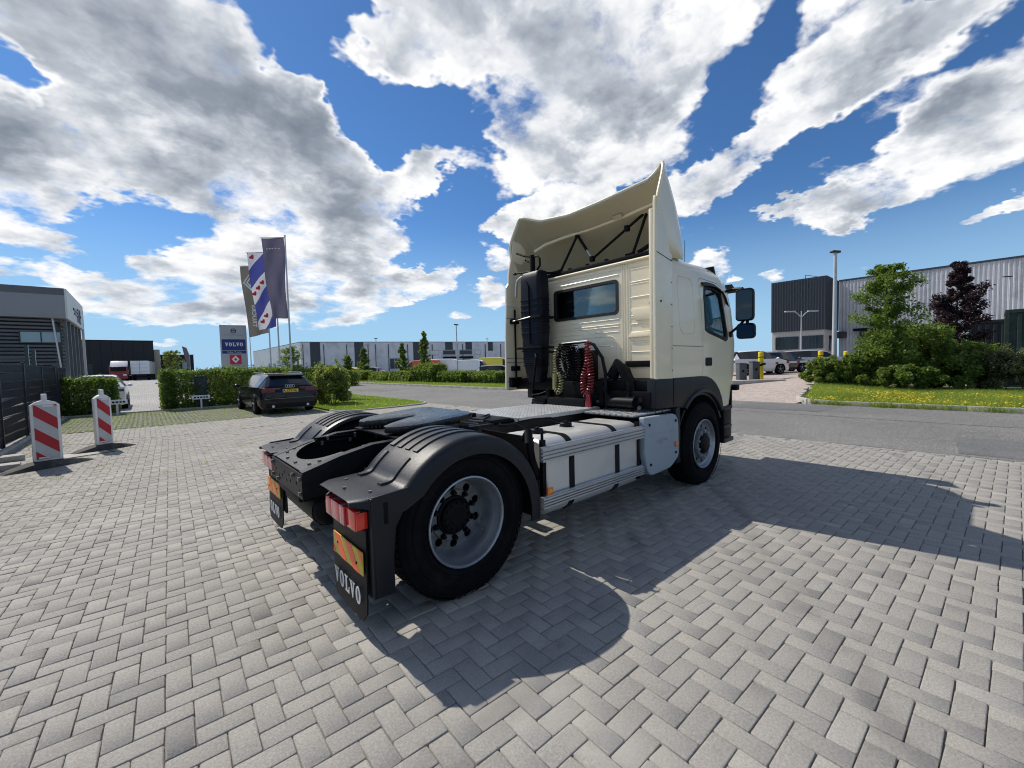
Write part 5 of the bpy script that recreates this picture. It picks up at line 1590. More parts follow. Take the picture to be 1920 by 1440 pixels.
# ---------------------------------------------------------------- roof fairing, side extenders
def zr(y): return float(np.interp(y, [-1.12, -1.08, -.98, -.75, -.3, .2, .70, .90, 1.03, 1.10], [3.640, 3.590, 3.525, 3.508, 3.478, 3.463, 3.525, 3.605, 3.660, 3.672]))
cols = []     # (rear edge point, front lower point)
side = [(2.695, 1.118, .0), (2.685, 1.140, -.018), (2.670, 1.152, -.055), (2.640, 1.160, -.13), (2.590, 1.165, -.24), (2.540, 1.166, -.36), (2.515, 1.166, -.46), (2.53, 1.160, -.60), (2.62, 1.140, -.80), (2.78, 1.095, -.98)]
for (x, y, dz) in reversed(side): cols.append(((x, -y, 3.655 + dz), (3.24, -1.085 - .01 * dz, 2.755 + .05 * dz)))
for y in np.linspace(-1.09, 1.08, 34): cols.append(((2.695, y, zr(y)), (3.66 - .42 * abs(y / 1.12) ** 3, y * .985, 2.757)))
for (x, y, dz) in side: cols.append(((x, y, 3.672 + dz), (3.24, 1.085 + .01 * dz, 2.755 + .05 * dz)))
P = []
for (p, q) in cols:
    row = []
    for t in np.linspace(0, 1, 20):
        g = t ** 1.12 * (1 - .10 * math.sin(math.pi * t))
        row.append((p[0] + (q[0] - p[0]) * t, p[1] + (q[1] - p[1]) * t ** 2.2, p[2] + (q[2] - p[2]) * g))
    P.append(row)
fa = T(MB().grid(P), 'roof_fairing', M_cream, smooth=60, fix=False)
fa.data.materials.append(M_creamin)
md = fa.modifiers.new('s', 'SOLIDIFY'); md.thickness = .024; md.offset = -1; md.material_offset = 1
edge = [p for p, q in cols if p[2] > 3.0]
MB().tube(edge, .016, 8).build('rolled_edge', M_cream, fa, smooth=60)
# swage under the fairing
MB().tube([(2.84, .98, 3.18), (2.91, .80, 3.26), (2.95, .5, 3.29), (2.965, 0, 3.295), (2.95, -.5, 3.31), (2.90, -1.0, 3.34)], .022, 8).build('stiffener', M_cream, fa)
MB().obox((2.895, -.42, 3.31), (.012, .13, .05), Matrix.Rotation(R(-35), 3, 'Y')).build('type_plate', M_creamin, fa)
st = empty('fairing_struts'); st.parent = TR
A, B_, C_, D_, E_ = (2.98, .28, 3.275), (2.86, .50, 2.80), (2.87, -.05, 2.87), (3.0, -.77, 3.31), (2.87, -.64, 2.79)
for (p, q, r) in ((A, B_, .017), (C_, D_, .016), (D_, E_, .017)):
    MB().tube([p, q], r, 10).build('strut', M_hub, st)
m_ = tuple((np.array(A) * .35 + np.array(C_) * .65))
MB().tube([A, m_], .020, 10).build('strut', M_hub, st)
MB().tube([m_, C_], .014, 10).build('piston_rod', M_alu, st)
for p in (A, C_, D_, E_, B_, tuple((np.array(C_) * .35 + np.array(D_) * .65))):
    MB().obox(p, (.06, .055, .07)).build('clevis', M_hub, st, bevel=.01)
MB().box(2.80, 2.85, -.97, .97, 2.738, 2.785).tube([(2.83, -.74, 2.80), (2.84, -.88, 2.85), (2.86, -.98, 2.90), (2.88, -1.08, 2.91)], .025, 8).tube([(2.82, .45, 2.80), (2.76, .6, 2.79), (2.70, .72, 2.82), (2.64, .78, 2.80)], .018, 8).build('roof_beam', M_hub, st, bevel=.004)
for y in np.arange(-.6, .9, .3): MB().box(2.81, 2.845, y - .02, y + .02, 2.785, 2.81).build('clip', M_hub, st)
def extender(s, poly, th=.034):
    e = T(xz_prism(poly, *sorted((s * 1.132, s * (1.132 + th)))), 'side_extender', M_cream, bevel=.010, seg=3)
    return e
ex_r = extender(-1, [(2.472, 1.335), (2.822, 1.328), (2.822, 2.68), (2.755, 2.71), (2.735, 2.80), (2.70, 2.98), (2.62, 3.10), (2.525, 3.235), (2.488, 3.245), (2.476, 3.18), (2.470, 2.6)])
MB().box(2.474, 2.53, -1.134, -1.085, 1.34, 3.12).build('inner_flange', M_cream, ex_r, bevel=.015)
MB().beam((2.49, -1.1675, 2.665), (2.81, -1.1675, 2.61), .006, .004).build('panel_gap', M_hub, ex_r)
MB().cyl((2.57, -1.165, 2.16), (2.57, -1.172, 2.16), .012, n=10).build('fastener', M_hub, ex_r)
ex_l = extender(1, [(2.36, 1.168), (2.80, 1.18), (2.82, 2.68), (2.80, 2.85), (2.80, 3.22), (2.72, 3.30), (2.56, 3.335), (2.525, 3.10), (2.46, 2.85), (2.452, 2.70), (2.405, 2.64), (2.395, 2.30), (2.372, 1.9)])
for z in (2.20, 1.62, 1.56, 1.28): MB().beam((2.38, 1.1315, z), (2.76, 1.1315, z), .006, .006).build('panel_gap', M_hub, ex_l)
MB().beam((2.39, 1.129, 2.385), (2.66, 1.129, 2.365), .012, .022).build('trim_strip', M_white, ex_l)
for z in (2.15, 1.47): MB().box(2.45, 2.57, 1.05, 1.132, z - .035, z + .035).build('hinge_bracket', M_hub, ex_l, bevel=.01)
MB().tube([(2.50, 1.07, 2.32), (2.50, 1.07, 1.30)], .014, 8).box(2.41, 2.60, 1.06, 1.129, 1.20, 1.34).build('support_rod', M_hub, ex_l)
for (y, z) in ((.95, 3.06), (.90, 3.03), (.85, 3.0)): MB().cyl((2.76, y + .13, z), (2.745, y + .13, z), .012, n=8).build('rivet', M_hub, fa)
# ---------------------------------------------------------------- air intake stack
sn = empty('air_intake'); sn.parent = TR
P = []
for z, k, dx in ((1.28, .62, .02), (1.42, .80, .01), (1.60, .90, 0), (1.85, .95, 0), (2.0, 1, 0), (2.55, 1, 0), (2.68, .98, 0), (2.745, .88, 0), (2.775, .66, .0)):
    P.append([(2.505 + dx + u * k, .66 + v * (k if z < 1.7 else max(k, .9)), z) for u, v in rect_ring(.110, .195, .055, 4)])
m2 = MB().grid(P, closed_v=True); m2.add(P[-1], [tuple(range(len(P[0])))]).add(P[0], [tuple(range(len(P[0])))])
m2.build('duct', M_navyduct := pmat('duct_plastic', (.0060, .0078, .015), .45, var=.15, bump=.3, bscale=150, spec=.2), sn, smooth=45)
MB().tube([(2.395, .72, 2.66), (2.388, .66, 2.58), (2.388, .655, 2.2), (2.388, .655, 1.80)], .010, 6).build('moulded_seam', M_hub, sn)
for k in range(16):
    z = 1.50 + .026 * k if k < 9 else 1.95 + .075 * (k - 9)
    kk = .885 if z < 1.7 else 1.0
    r_ = [(2.505 + u * kk * 1.03, .66 + v * (kk if z < 1.7 else 1.0) * 1.015, z) for u, v in rect_ring(.110, .195, .055, 3)]
    MB().tube(r_ + [r_[0]], .007, 5, cap=False).build('rib', M_navyduct, sn)
MB().box(2.375, 2.64, .43, .93, 2.135, 2.17).box(2.375, 2.64, .43, .93, 1.735, 1.765).build('clamp', M_hub, sn, bevel=.006)
MB().box(2.46, 2.52, .30, .47, 1.665, 1.695).build('peg', M_hub, sn, bevel=.006)
MB().tube([(2.385, .98, 2.14), (2.375, .62, 2.165)], .008, 6).build('steel_stay', M_alu, sn)
MB().tube([(2.44, .97, 2.48), (2.44, .955, 2.64), (2.44, .93, 2.70), (2.44, .86, 2.735), (2.44, .78, 2.745)], .018, 8).build('steel_pipe', M_alu, sn)
MB().cyl((2.52, .70, 2.76), (2.52, .70, 3.02), .036, n=12).tube([(2.52, .70, 3.0), (2.50, .85, 3.04), (2.48, .98, 3.10)], .014, 8).tube([(2.52, .70, 2.80), (2.49, .95, 2.82), (2.48, 1.02, 2.82)], .014, 8).tube([(2.52, .70, 3.0), (2.52, .60, 2.99), (2.52, .56, 2.95), (2.52, .56, 2.86), (2.52, .62, 2.80)], .014, 8).ball((2.48, 1.02, 2.82), (.02, .04, .02)).build('bracket_tubes', M_hub, sn)
MB().tube([(2.40, .56, 1.66), (2.37, .52, 1.62), (2.36, .55, 1.40), (2.37, .60, 1.20)], .016, 8).build('drain_hose', M_hub, sn)
# ---------------------------------------------------------------- hose rack
hr = empty('hose_rack'); hr.parent = TR
MB().tube([(2.44, .20, 1.05), (2.44, .21, 1.55), (2.44, .17, 1.68), (2.44, .06, 1.77), (2.44, -.25, 1.785), (2.44, -.38, 1.74), (2.44, -.50, 1.58), (2.44, -.54, 1.40), (2.44, -.55, 1.0)], .020, 10).build('rack_frame', M_blackpl, hr)
MB().tube([(2.42, .10, 1.775), (2.42, -.30, 1.79)], .012, 8).tube([(2.47, -.42, 1.72), (2.55, -.50, 1.72), (2.56, -.58, 1.70), (2.56, -.58, 1.74)], .007, 6).build('rack_bar', M_alu, hr)
MB().obox((2.40, -.16, 1.70), (.02, .04, .07)).build('coupling_tag', M_bluegrey, hr, bevel=.008)
def helix(path, rad, turns, r, steps=12):
    path = [Vector(p) for p in path]
    cum = [0]
    for a, b in zip(path[:-1], path[1:]): cum.append(cum[-1] + (b - a).length)
    pts = []
    n = turns * steps
    for i in range(n + 1):
        d = cum[-1] * i / n
        k = max(j for j in range(len(cum) - 1) if cum[j] <= d + 1e-9)
        t = (d - cum[k]) / (cum[k + 1] - cum[k]); p = path[k].lerp(path[k + 1], t)
        # smooth tangent
        tg = (path[min(k + 1, len(path) - 1)] - path[k]).normalized()
        u = Vector((1, 0, 0)); v = tg.cross(u).normalized(); u = v.cross(tg)
        a = 2 * math.pi * i / steps
        pts.append(p + u * (rad * math.cos(a)) + v * (rad * math.sin(a)))
    return pts
def smooth_path(pts, n=40):
    pts = [Vector(p) for p in pts]; out = []
    m = len(pts) - 1
    for i in range(n + 1):
        f = i / n * m; k = min(int(f), m - 1); t = f - k
        p0, p1, p2, p3 = pts[max(k - 1, 0)], pts[k], pts[k + 1], pts[min(k + 2, m)]
        out.append(.5 * ((2 * p1) + (p2 - p0) * t + (2 * p0 - 5 * p1 + 4 * p2 - p3) * t * t + (3 * p1 - p0 - 3 * p2 + p3) * t ** 3))
    return out
path = smooth_path([(2.37, -.345, 1.77), (2.36, -.355, 1.62), (2.35, -.345, 1.50), (2.34, -.305, 1.38), (2.33, -.30, 1.24), (2.33, -.335, 1.155), (2.33, -.385, 1.19), (2.33, -.415, 1.30), (2.34, -.405, 1.45), (2.36, -.37, 1.60)])
MB().tube(helix(path, .034, 33, .0085), .0078, 6).build('red_air_hose', M_hosered, hr)
MB().tube([(2.37, -.345, 1.77), (2.355, -.36, 1.70), (2.36, -.35, 1.64)], .014, 8).build('hose_tail', M_hosered, hr)
MB().prism([(-.355, 1.16), (-.41, 1.17), (-.43, 1.02), (-.435, .985), (-.345, .985), (-.345, 1.05)], lambda u, v, w: (w, u, v), 2.30, 2.335).build('red_coupling', M_hosered, hr, bevel=.012)
path = smooth_path([(2.38, .145, 1.74), (2.37, .17, 1.60), (2.36, .155, 1.48), (2.35, .165, 1.32), (2.34, .15, 1.22), (2.34, .10, 1.165), (2.34, .065, 1.23), (2.345, .06, 1.33), (2.35, .09, 1.42)])
MB().tube(helix(path, .028, 26, .008), .0072, 6).build('yellow_air_hose', M_hoseyel, hr)
MB().tube([(2.335, .16, 1.40), (2.335, .165, 1.20)], .026, 10).build('yellow_coupling', M_hoseyel, hr)
for k in range(7):   # black electrical coils and cables
    y = .07 - .03 * k
    pth = smooth_path([(2.40, y + .03, 1.78), (2.36, y + .05, 1.66), (2.35, y + random.uniform(-.03, .05), 1.48), (2.36, y - .05, 1.36 + random.uniform(-.05, .05)), (2.37, y - .12, 1.46), (2.39, y - .10, 1.62), (2.42, y - .02, 1.74)])
    MB().tube(helix(pth, .020, 26, .007), .0070, 5).build('black_cable', M_rubber, hr)
MB().box(2.44, 2.60, -.50, .18, 1.02, 1.30).ball((2.50, -.16, 1.52), (.10, .22, .20)).box(2.5, 2.66, -.28, .05, 1.3, 1.68).build('valve_block', M_hub, hr, bevel=.02)
MB().tube([(2.55, -.56, 1.36), (2.52, -.66, 1.50), (2.53, -.74, 1.42), (2.55, -.80, 1.25), (2.55, -.82, 1.1)], .07, 10).build('corrugated_hose', M_hub, hr)
MB().box(2.30, 2.50, .26, .50, 1.02, 1.10).tube([(2.30, .55, 1.12), (2.30, .42, 1.13), (2.32, .30, 1.17)], .010, 6).cyl((2.36, .30, 1.2), (2.36, .30, 1.12), .035, n=12).box(2.26, 2.45, .30, .52, 1.006, 1.03).build('air_valve', M_hub, hr, bevel=.006)
# aerial on the roof
T(MB().tube([(3.85, -.80, 2.72), (3.86, -.80, 3.10)], .004, 6).cyl((3.85, -.80, 2.72), (3.85, -.80, 2.76), .02, .012, n=10), 'aerial', M_hub)

# ---------------------------------------------------------------- pipework, clamps and fasteners along the frame
for (y, z, x0, x1, r) in ((-.345, .93, -.45, .1, .009), (-.335, .90, -.45, .5, .008), (.345, .93, -.5, .2, .009), (.335, .895, -.55, .6, .011), (-.455, .80, -.20, .70, .009), (-.462, .77, -.25, .68, .011), (-.455, .735, -.2, .66, .008)):
    pts = [(x, y + .006 * math.sin(x * 9 + z * 20), z + .008 * math.sin(x * 7 + y * 30)) for x in np.linspace(x0, x1, 12)]
    T(MB().tube(pts, r, 6), 'air_line', M_hub)
    for x in np.arange(x0 + .1, x1, .24): T(MB().box(x, x + .018, y - .016, y + .016, z - .018, z + .018), 'line_clip', M_steel)
for (x, y) in ((-.72, -.30), (-.72, .30), (-.76, -.10), (-.76, .12), (-.66, -.335), (-.66, .335)):
    z = rail_top(x) + .004; T(MB().cyl((x, y, z), (x, y, z + .012), .013, n=6), 'gusset_bolt', M_steel)
for x in (.70, .95, 1.25, 1.55, 1.85): T(MB().cyl((x, -.40, .966), (x, -.40, .978), .012, n=6), 'flange_bolt', M_steel)
for s in (-1, 1):
    T(MB().tube([(-.70, s * .60, .70), (-.60, s * .55, .74), (-.50, s * .50, .72), (-.42, s * .455, .78)], .011, 6), 'lamp_cable', M_hub)
    for (x, y) in ((-.62, .74), (-.62, 1.12), (-.70, .93)):
        T(MB().cyl((x, s * y, .818), (x, s * y, .826), .010, n=8), 'platform_screw', M_steel)
for z in np.arange(1.42, 2.62, .24): T(MB().cyl((2.80, -1.165, z), (2.80, -1.1695, z), .007, n=8), 'rivet', M_seal)

T(MB().box(.690, .700, -1.12, -.46, .42, .955), 'light_block_plate', M_hub)  # plate added to keep sunlight from leaking between mudguard and tank
# ================================================================== surroundings
def at(px, depth, py=690):
    """ground position seen at photo column px at the given depth along the lens axis"""
    p = dpt(px, py, depth)
    return p.x, p.y, zgf(p.x, p.y)
M_black = pmat('gloss_black', (.012, .012, .014), .3, coat=.4)
M_steelpole = pmat('galvanised_pole', (.50, .51, .52), .45, metal=.3, var=.06)
M_dkgrey = pmat('anthracite_metal', (.030, .033, .040), .5, var=.1, scale=3)
M_anthr = pmat('anthracite_cladding', (.040, .047, .058), .5, var=.08, scale=1.5)
M_hall = pmat('light_grey_cladding', (.60, .605, .62), .45, var=.04, scale=.6, col2=(.46, .465, .475), c2scale=.4)
M_conc = pmat('pale_concrete', (.46, .44, .41), .8, var=.08, scale=1.5, bump=.2, bscale=20)
M_fac = pmat('grey_panel', (.38, .385, .40), .5, var=.05, scale=.8)
M_faclt = pmat('pale_panel', (.60, .60, .59), .5, var=.04, scale=.8)
M_winfar = pmat('dark_glazing', (.008, .010, .013), .08, var=.3, scale=.8, spec=.7)
M_winlt = pmat('sky_reflection_glazing', (.25, .34, .36), .06, var=.1, scale=.5, spec=.9)  # pale blue base colour stands in for sky reflected in the panes

# ---------------------------------------------------------------- cars
def car_wheel(parent, x, y, s, r, w=.21, rimmat=None):
    wl = empty('wheel', (x, y, r)); wl.parent = parent
    MB().lathe([(r * .66, -w / 2 * s * .96), (r * .80, -w / 2 * s * 1.03), (r * .96, -w / 2 * s * .9), (r, -w / 4 * s), (r, w / 4 * s), (r * .95, w / 2 * s), (r * .66, w / 2 * s)][::1], 28, 'Y').build('tyre', M_rubber, wl, smooth=40)
    yo = s * w / 2 * .92
    mb = MB().lathe([(r * .68, yo), (r * .63, yo - s * .005), (r * .60, yo - s * .035)], 28, 'Y')
    for k in range(5):
        a = 2 * math.pi * k / 5 + .3
        mb.beam((0, yo - s * .02, 0), (r * .63 * math.cos(a), yo - s * .012, r * .63 * math.sin(a)), .055, .02)
    mb.cyl((0, yo - s * .03, 0), (0, yo - s * .002, 0), r * .17, n=12)
    mb.build('rim', rimmat or M_rim, wl)
    MB().lathe([(r * .64, yo - s * .06), (0, yo - s * .06)], 24, 'Y').build('brake', M_hub, wl, fix=False)
CARP = {
 'estate': dict(st=[(-1.0, .62, .60, .80, .74, .70), (-.992, .88, .94, .90, .86, .80), (-.965, .955, 1.03, .97, .93, .82), (-.83, .985, 1.33, .99, .94, .66), (-.785, .99, 1.415, .995, .945, .64), (-.5, .98, 1.455, 1, .95, .64), (-.08, .965, 1.47, 1, .95, .655), (.12, .955, 1.465, 1, .95, .655), (.32, .955, 1.36, 1, .95, .68), (.52, .965, 1.06, 1, .94, .80), (.57, .95, .985, .995, .93, .82), (.85, .82, .85, .97, .90, .80), (.96, .66, .70, .88, .80, .70), (1.0, .50, .53, .76, .68, .6)],
   rearglass=(2, 4), front=(8, 10), side=[(3, 5), (5, 6), (6, 9)]),
 'hatch': dict(st=[(-1.0, .58, .60, .80, .74, .70), (-.99, .88, .95, .90, .86, .80), (-.96, .97, 1.05, .97, .93, .80), (-.80, 1.0, 1.38, .99, .94, .66), (-.74, 1.0, 1.46, .995, .945, .64), (-.45, .99, 1.50, 1, .95, .65), (-.1, .98, 1.52, 1, .95, .66), (.12, .97, 1.50, 1, .95, .66), (.34, .97, 1.37, 1, .95, .69), (.58, .98, 1.08, 1, .94, .80), (.63, .96, 1.0, .995, .93, .82), (.87, .84, .88, .96, .90, .80), (.965, .68, .72, .88, .80, .70), (1.0, .52, .55, .76, .68, .6)],
   rearglass=(2, 4), front=(8, 10), side=[(3, 5), (5, 6), (6, 9)]),
 'van': dict(st=[(-1.0, .50, .60, .92, .90, .88), (-.995, 1.3, 2.30, .98, .97, .88), (-.96, 1.32, 2.45, 1, .99, .90), (-.5, 1.32, 2.48, 1, .99, .90), (.0, 1.32, 2.48, 1, .99, .90), (.2, 1.32, 2.46, 1, .99, .90), (.38, 1.30, 2.38, 1, .98, .86), (.50, 1.28, 2.20, 1, .97, .84), (.70, 1.26, 1.50, 1, .95, .86), (.74, 1.22, 1.32, 1, .94, .86), (.92, 1.0, 1.08, .95, .90, .82), (.985, .70, .76, .86, .80, .7), (1.0, .5, .53, .76, .7, .6)],
   rearglass=None, front=(7, 9), side=[(6, 8)]),
}
def make_car(name, label, cat, pos, heading, L=4.7, Wd=1.85, H=1.0, kind='estate', paint=None, group=None, glass=None, arch=True):
    x0, y0, z0 = pos
    root = empty(name, (x0, y0, z0), heading, label, cat, group)
    spec = CARP[kind]; hl = L / 2; hwid = Wd / 2
    st = spec['st']; zb = .21
    rings = []
    for (u, zbelt, zroof, w, wb, wr) in st:
        zbelt *= H; zroof *= H
        x = u * hl
        wl, wbb, wrr = w * hwid, wb * hwid, wr * hwid
        zs = zb + (zbelt - zb) * .62
        half = [(0, zb), (wl * .90, zb), (wl * .985, zb + (zbelt - zb) * .18), (wl, zs), (wbb, zbelt), (wrr, max(zroof - .05, zbelt + .005)), (wrr * .82, zroof), (0, zroof + .02)]
        rings.append([(x, y, z) for y, z in half] + [(x, -y, z) for y, z in reversed(half[1:-1])])
    nr = len(rings[0])
    body = MB(); glassf = {}
    for i in range(len(rings) - 1):
        for j in range(nr):
            k = (j + 1) % nr
            quad = [rings[i][j], rings[i][k], rings[i + 1][k], rings[i + 1][j]]
            seg = min(j, nr - 1 - j)
            key = None
            if seg == 4:
                for n, (a, b) in enumerate(spec['side']):
                    if a <= i < b: key = ('side_window', n, j < nr / 2)
            if seg >= 5:
                if spec['front'] and spec['front'][0] <= i < spec['front'][1]: key = ('windscreen', 0, 0)
                if spec['rearglass'] and spec['rearglass'][0] <= i < spec['rearglass'][1]: key = ('rear_window', 0, 0)
            if key: glassf.setdefault(key, MB()).add(quad, [(0, 1, 2, 3)])
            else: body.add(quad, [(0, 1, 2, 3)])
    body.add(rings[0], [tuple(range(nr))]).add(rings[-1], [tuple(range(nr))])
    for key, mb in glassf.items(): mb.build(key[0], glass or M_winfar, root, fix=False, weld=True, smooth=50)
    bo = body.build('body', paint, root, weld=True, smooth=38)
    r = .335 if kind != 'van' else .35
    wx = (-.60 * hl, .60 * hl) if kind != 'van' else (-.56 * hl, .66 * hl)
    if arch:
        for sx in wx:
            # dark wheel-arch ring just proud of the side
            for s in (-1, 1):
                ring = [(sx + (r + .045) * math.cos(R(a)), r + (r + .045) * math.sin(R(a))) for a in range(0, 181, 15)]
                MB().prism(ring + [(sx - r - .03, .22), (sx + r + .03, .22)], lambda u, v, w: (u, w, v), *sorted((s * (hwid - .20), s * (hwid + .004)))).build('wheel_arch', M_hub, root)
    for sx in wx:
        for s in (-1, 1): car_wheel(root, sx, s * (hwid - .09), s, r)
    # lamps, bumper trim, mirrors
    for s in (-1, 1):
        zl = .80 * H if kind != 'van' else 1.0
        MB().box(-hl * 1.0 - .004, -hl * .955, *sorted((s * hwid * .50, s * hwid * .93)), zl, zl + (.11 if kind != 'van' else .35)).build('tail_light', M_lensdk, root, bevel=.02)
        MB().box(hl * .93, hl * .985, *sorted((s * hwid * .55, s * hwid * .88)), .62 * H, .72 * H).build('headlight', M_white, root, bevel=.02)
        mx_ = .47 * hl if kind != 'van' else .62 * hl
        MB().ball((mx_, s * (hwid + .08), (1.0 if kind != 'van' else 1.35) * H), (.07, .10, .07), 10, 6).box(mx_ - .03, mx_ + .03, *sorted((s * (hwid - .06), s * (hwid + .05))), (.97 if kind != 'van' else 1.3) * H, (1.0 if kind != 'van' else 1.34) * H).build('door_mirror', paint, root)
    MB().box(-hl - .012, -hl * .94, -hwid * .82, hwid * .82, .24, .40).build('rear_bumper', M_blackpl, root, bevel=.03)
    MB().box(hl * .93, hl + .012, -hwid * .78, hwid * .78, .24, .36).build('front_bumper', M_blackpl, root, bevel=.03)
    return root
M_lensdk = pmat('car_lamp_red', (.10, .004, .008), .12, coat=.4)
M_pblack = pmat('car_black', (.003, .0035, .006), .25, coat=.35, var=.02, spec=.25)
M_pwhite = pmat('car_white', (.72, .73, .74), .3, coat=.7, var=.02)
M_psilver = pmat('car_silver', (.50, .53, .57), .3, metal=.5, coat=.6, var=.02)
M_pdark = pmat('car_dark_red', (.03, .012, .015), .25, coat=.8, var=.02)
M_pyellow = pmat('ambulance_yellow', (.72, .60, .06), .35, coat=.3, var=.03)
M_pdkred = pmat('lorry_red', (.25, .02, .025), .4, coat=.3)
M_pred = pmat('van_red', (.60, .10, .06), .35, coat=.3, var=.03)
M_pgrey = pmat('car_grey', (.26, .29, .30), .3, coat=.5, metal=.3)

# black estate car on the grass pavers, seen from behind
ax, ay = 2.20, 15.10
au = make_car('estate_car', 'black estate car with a yellow number plate, parked by the hedge beside the lawn', 'car', (ax, ay, 0), R(90.5), 4.94, 1.89, .965, 'estate', M_pblack, glass=M_winfar)
for s in (-1, 1):
    MB().tube([(-1.7, s * .60, 1.40), (-1.6, s * .60, 1.443), (.15, s * .60, 1.458), (.3, s * .60, 1.42)], .016, 6).build('roof_rail', M_alu, au)
    MB().box(-2.488, -2.44, *sorted((s * .30, s * .86)), .865, .935).build('tail_light', M_lensdk, au, bevel=.012)
    MB().cyl((-2.50, s * .55, .30), (-2.42, s * .55, .30), .045, n=10).build('exhaust_tip', M_alu, au)
MB().prism([(-2.13, 1.35), (-1.93, 1.413), (-1.80, 1.423), (-2.10, 1.31)], lambda u, v, w: (u, w, v), -.55, .55).build('roof_spoiler', M_pblack, au)
for yo in (-.105, -.035, .035, .105):
    MB().tube([(-2.452, yo + .046 * math.cos(a), .975 + .046 * math.sin(a)) for a in np.linspace(0, 2 * math.pi, 17)], .0075, 5, cap=False).build('ring_emblem', M_alu, au)
npl = MB().box(-2.487, -2.476, -.26, .26, .765, .875).build('number_plate', pmat('plate_yellow', (.78, .52, .03), .4), au, bevel=.004)
text_obj('plate_characters', 'R-ZFZ-06', .105, frame_M((-2.4885, -.0, .82), (0, -1, 0), (0, 0, 1)), M_hub, npl, depth=.001, bold=.002, width=1.0)
MB().box(-2.488, -2.4755, .215, .262, .766, .874).build('country_band', pmat('plate_blue', (.03, .07, .35), .4), npl)
MB().beam((-2.484, -.80, .56), (-2.484, .80, .56), .012, .012).build('chrome_line', M_steel, au)
MB().beam((-2.40, -.35, 1.05), (-2.40, .05, 1.07), .02, .015).build('wiper', M_hub, au)

# other cars: (name, label, column, depth, heading)
wc = at(206, 20.6)
make_car('parked_car', 'white car half hidden behind the short hedge beside the fence', 'car', (-3.12, 23.4, zgf(-3, 23)), R(90), 4.3, 1.8, 1.0, 'hatch', M_pwhite)
make_car('parked_car', 'white hatchback behind the barrier cabinets across the road', 'car', at(1410, 26.5), R(-28), 4.2, 1.8, 1.0, 'hatch', M_pwhite, group='cars parked across the road')
make_car('parked_car', 'dark red low car parked between the white hatchback and the silver estate', 'car', at(1452, 29), R(-25), 4.6, 1.85, .98, 'estate', M_pdark, group='cars parked across the road')
make_car('parked_car', 'silver estate car parked in front of the concrete window wall', 'car', at(1523, 31), R(-68), 4.7, 1.85, 1.04, 'estate', M_psilver, group='cars parked across the road')
make_car('parked_car', 'white roofed car just showing above the long clipped hedge', 'car', at(388, 31), R(10), 4.4, 1.8, 1.02, 'hatch', M_pwhite)
make_car('parked_car', 'grey car behind the shrubs beside the truck cab', 'car', at(934, 40), R(-40), 4.4, 1.8, 1.0, 'hatch', M_pgrey)
make_car('parked_van', 'red van nearest the tall slim tree', 'van', at(788, 60), R(150), 5.6, 2.0, 1.0, 'van', M_pred, group='vans in the far parking lot')
make_car('parked_van', 'tall white van by the far lamp post between the red and yellow vans', 'van', at(842, 62), R(-40), 5.8, 2.05, 1.05, 'van', M_pwhite, group='vans in the far parking lot')
make_car('parked_van', 'smaller white van right beside the yellow van', 'van', at(890, 60), R(-50), 5.2, 1.95, .95, 'van', M_pwhite, group='vans in the far parking lot')
make_car('parked_van', 'yellow van at the left of the truck cab', 'van', at(931, 64), R(-45), 5.4, 2.0, 1.08, 'van', M_pyellow, group='vans in the far parking lot')
make_car('parked_car', 'yellow car left of the far grey building corner, behind the pale bush', 'car', at(596, 58), R(-120), 4.4, 1.8, 1.1, 'hatch', M_pyellow, group='yellow cars in the far lot')
make_car('parked_car', 'yellow car in front of the first dark panel of the far building', 'car', at(629, 56), R(-100), 4.4, 1.8, 1.15, 'hatch', M_pyellow, group='yellow cars in the far lot')
make_car('parked_car', 'yellow car right of the first slim tree in the far lot', 'car', at(664, 60), R(-60), 4.4, 1.8, 1.1, 'hatch', M_pyellow, group='yellow cars in the far lot')
make_car('parked_car', 'small red car in front of the far grey building', 'car', at(701, 62), R(-50), 4.2, 1.8, 1.1, 'hatch', M_pred)
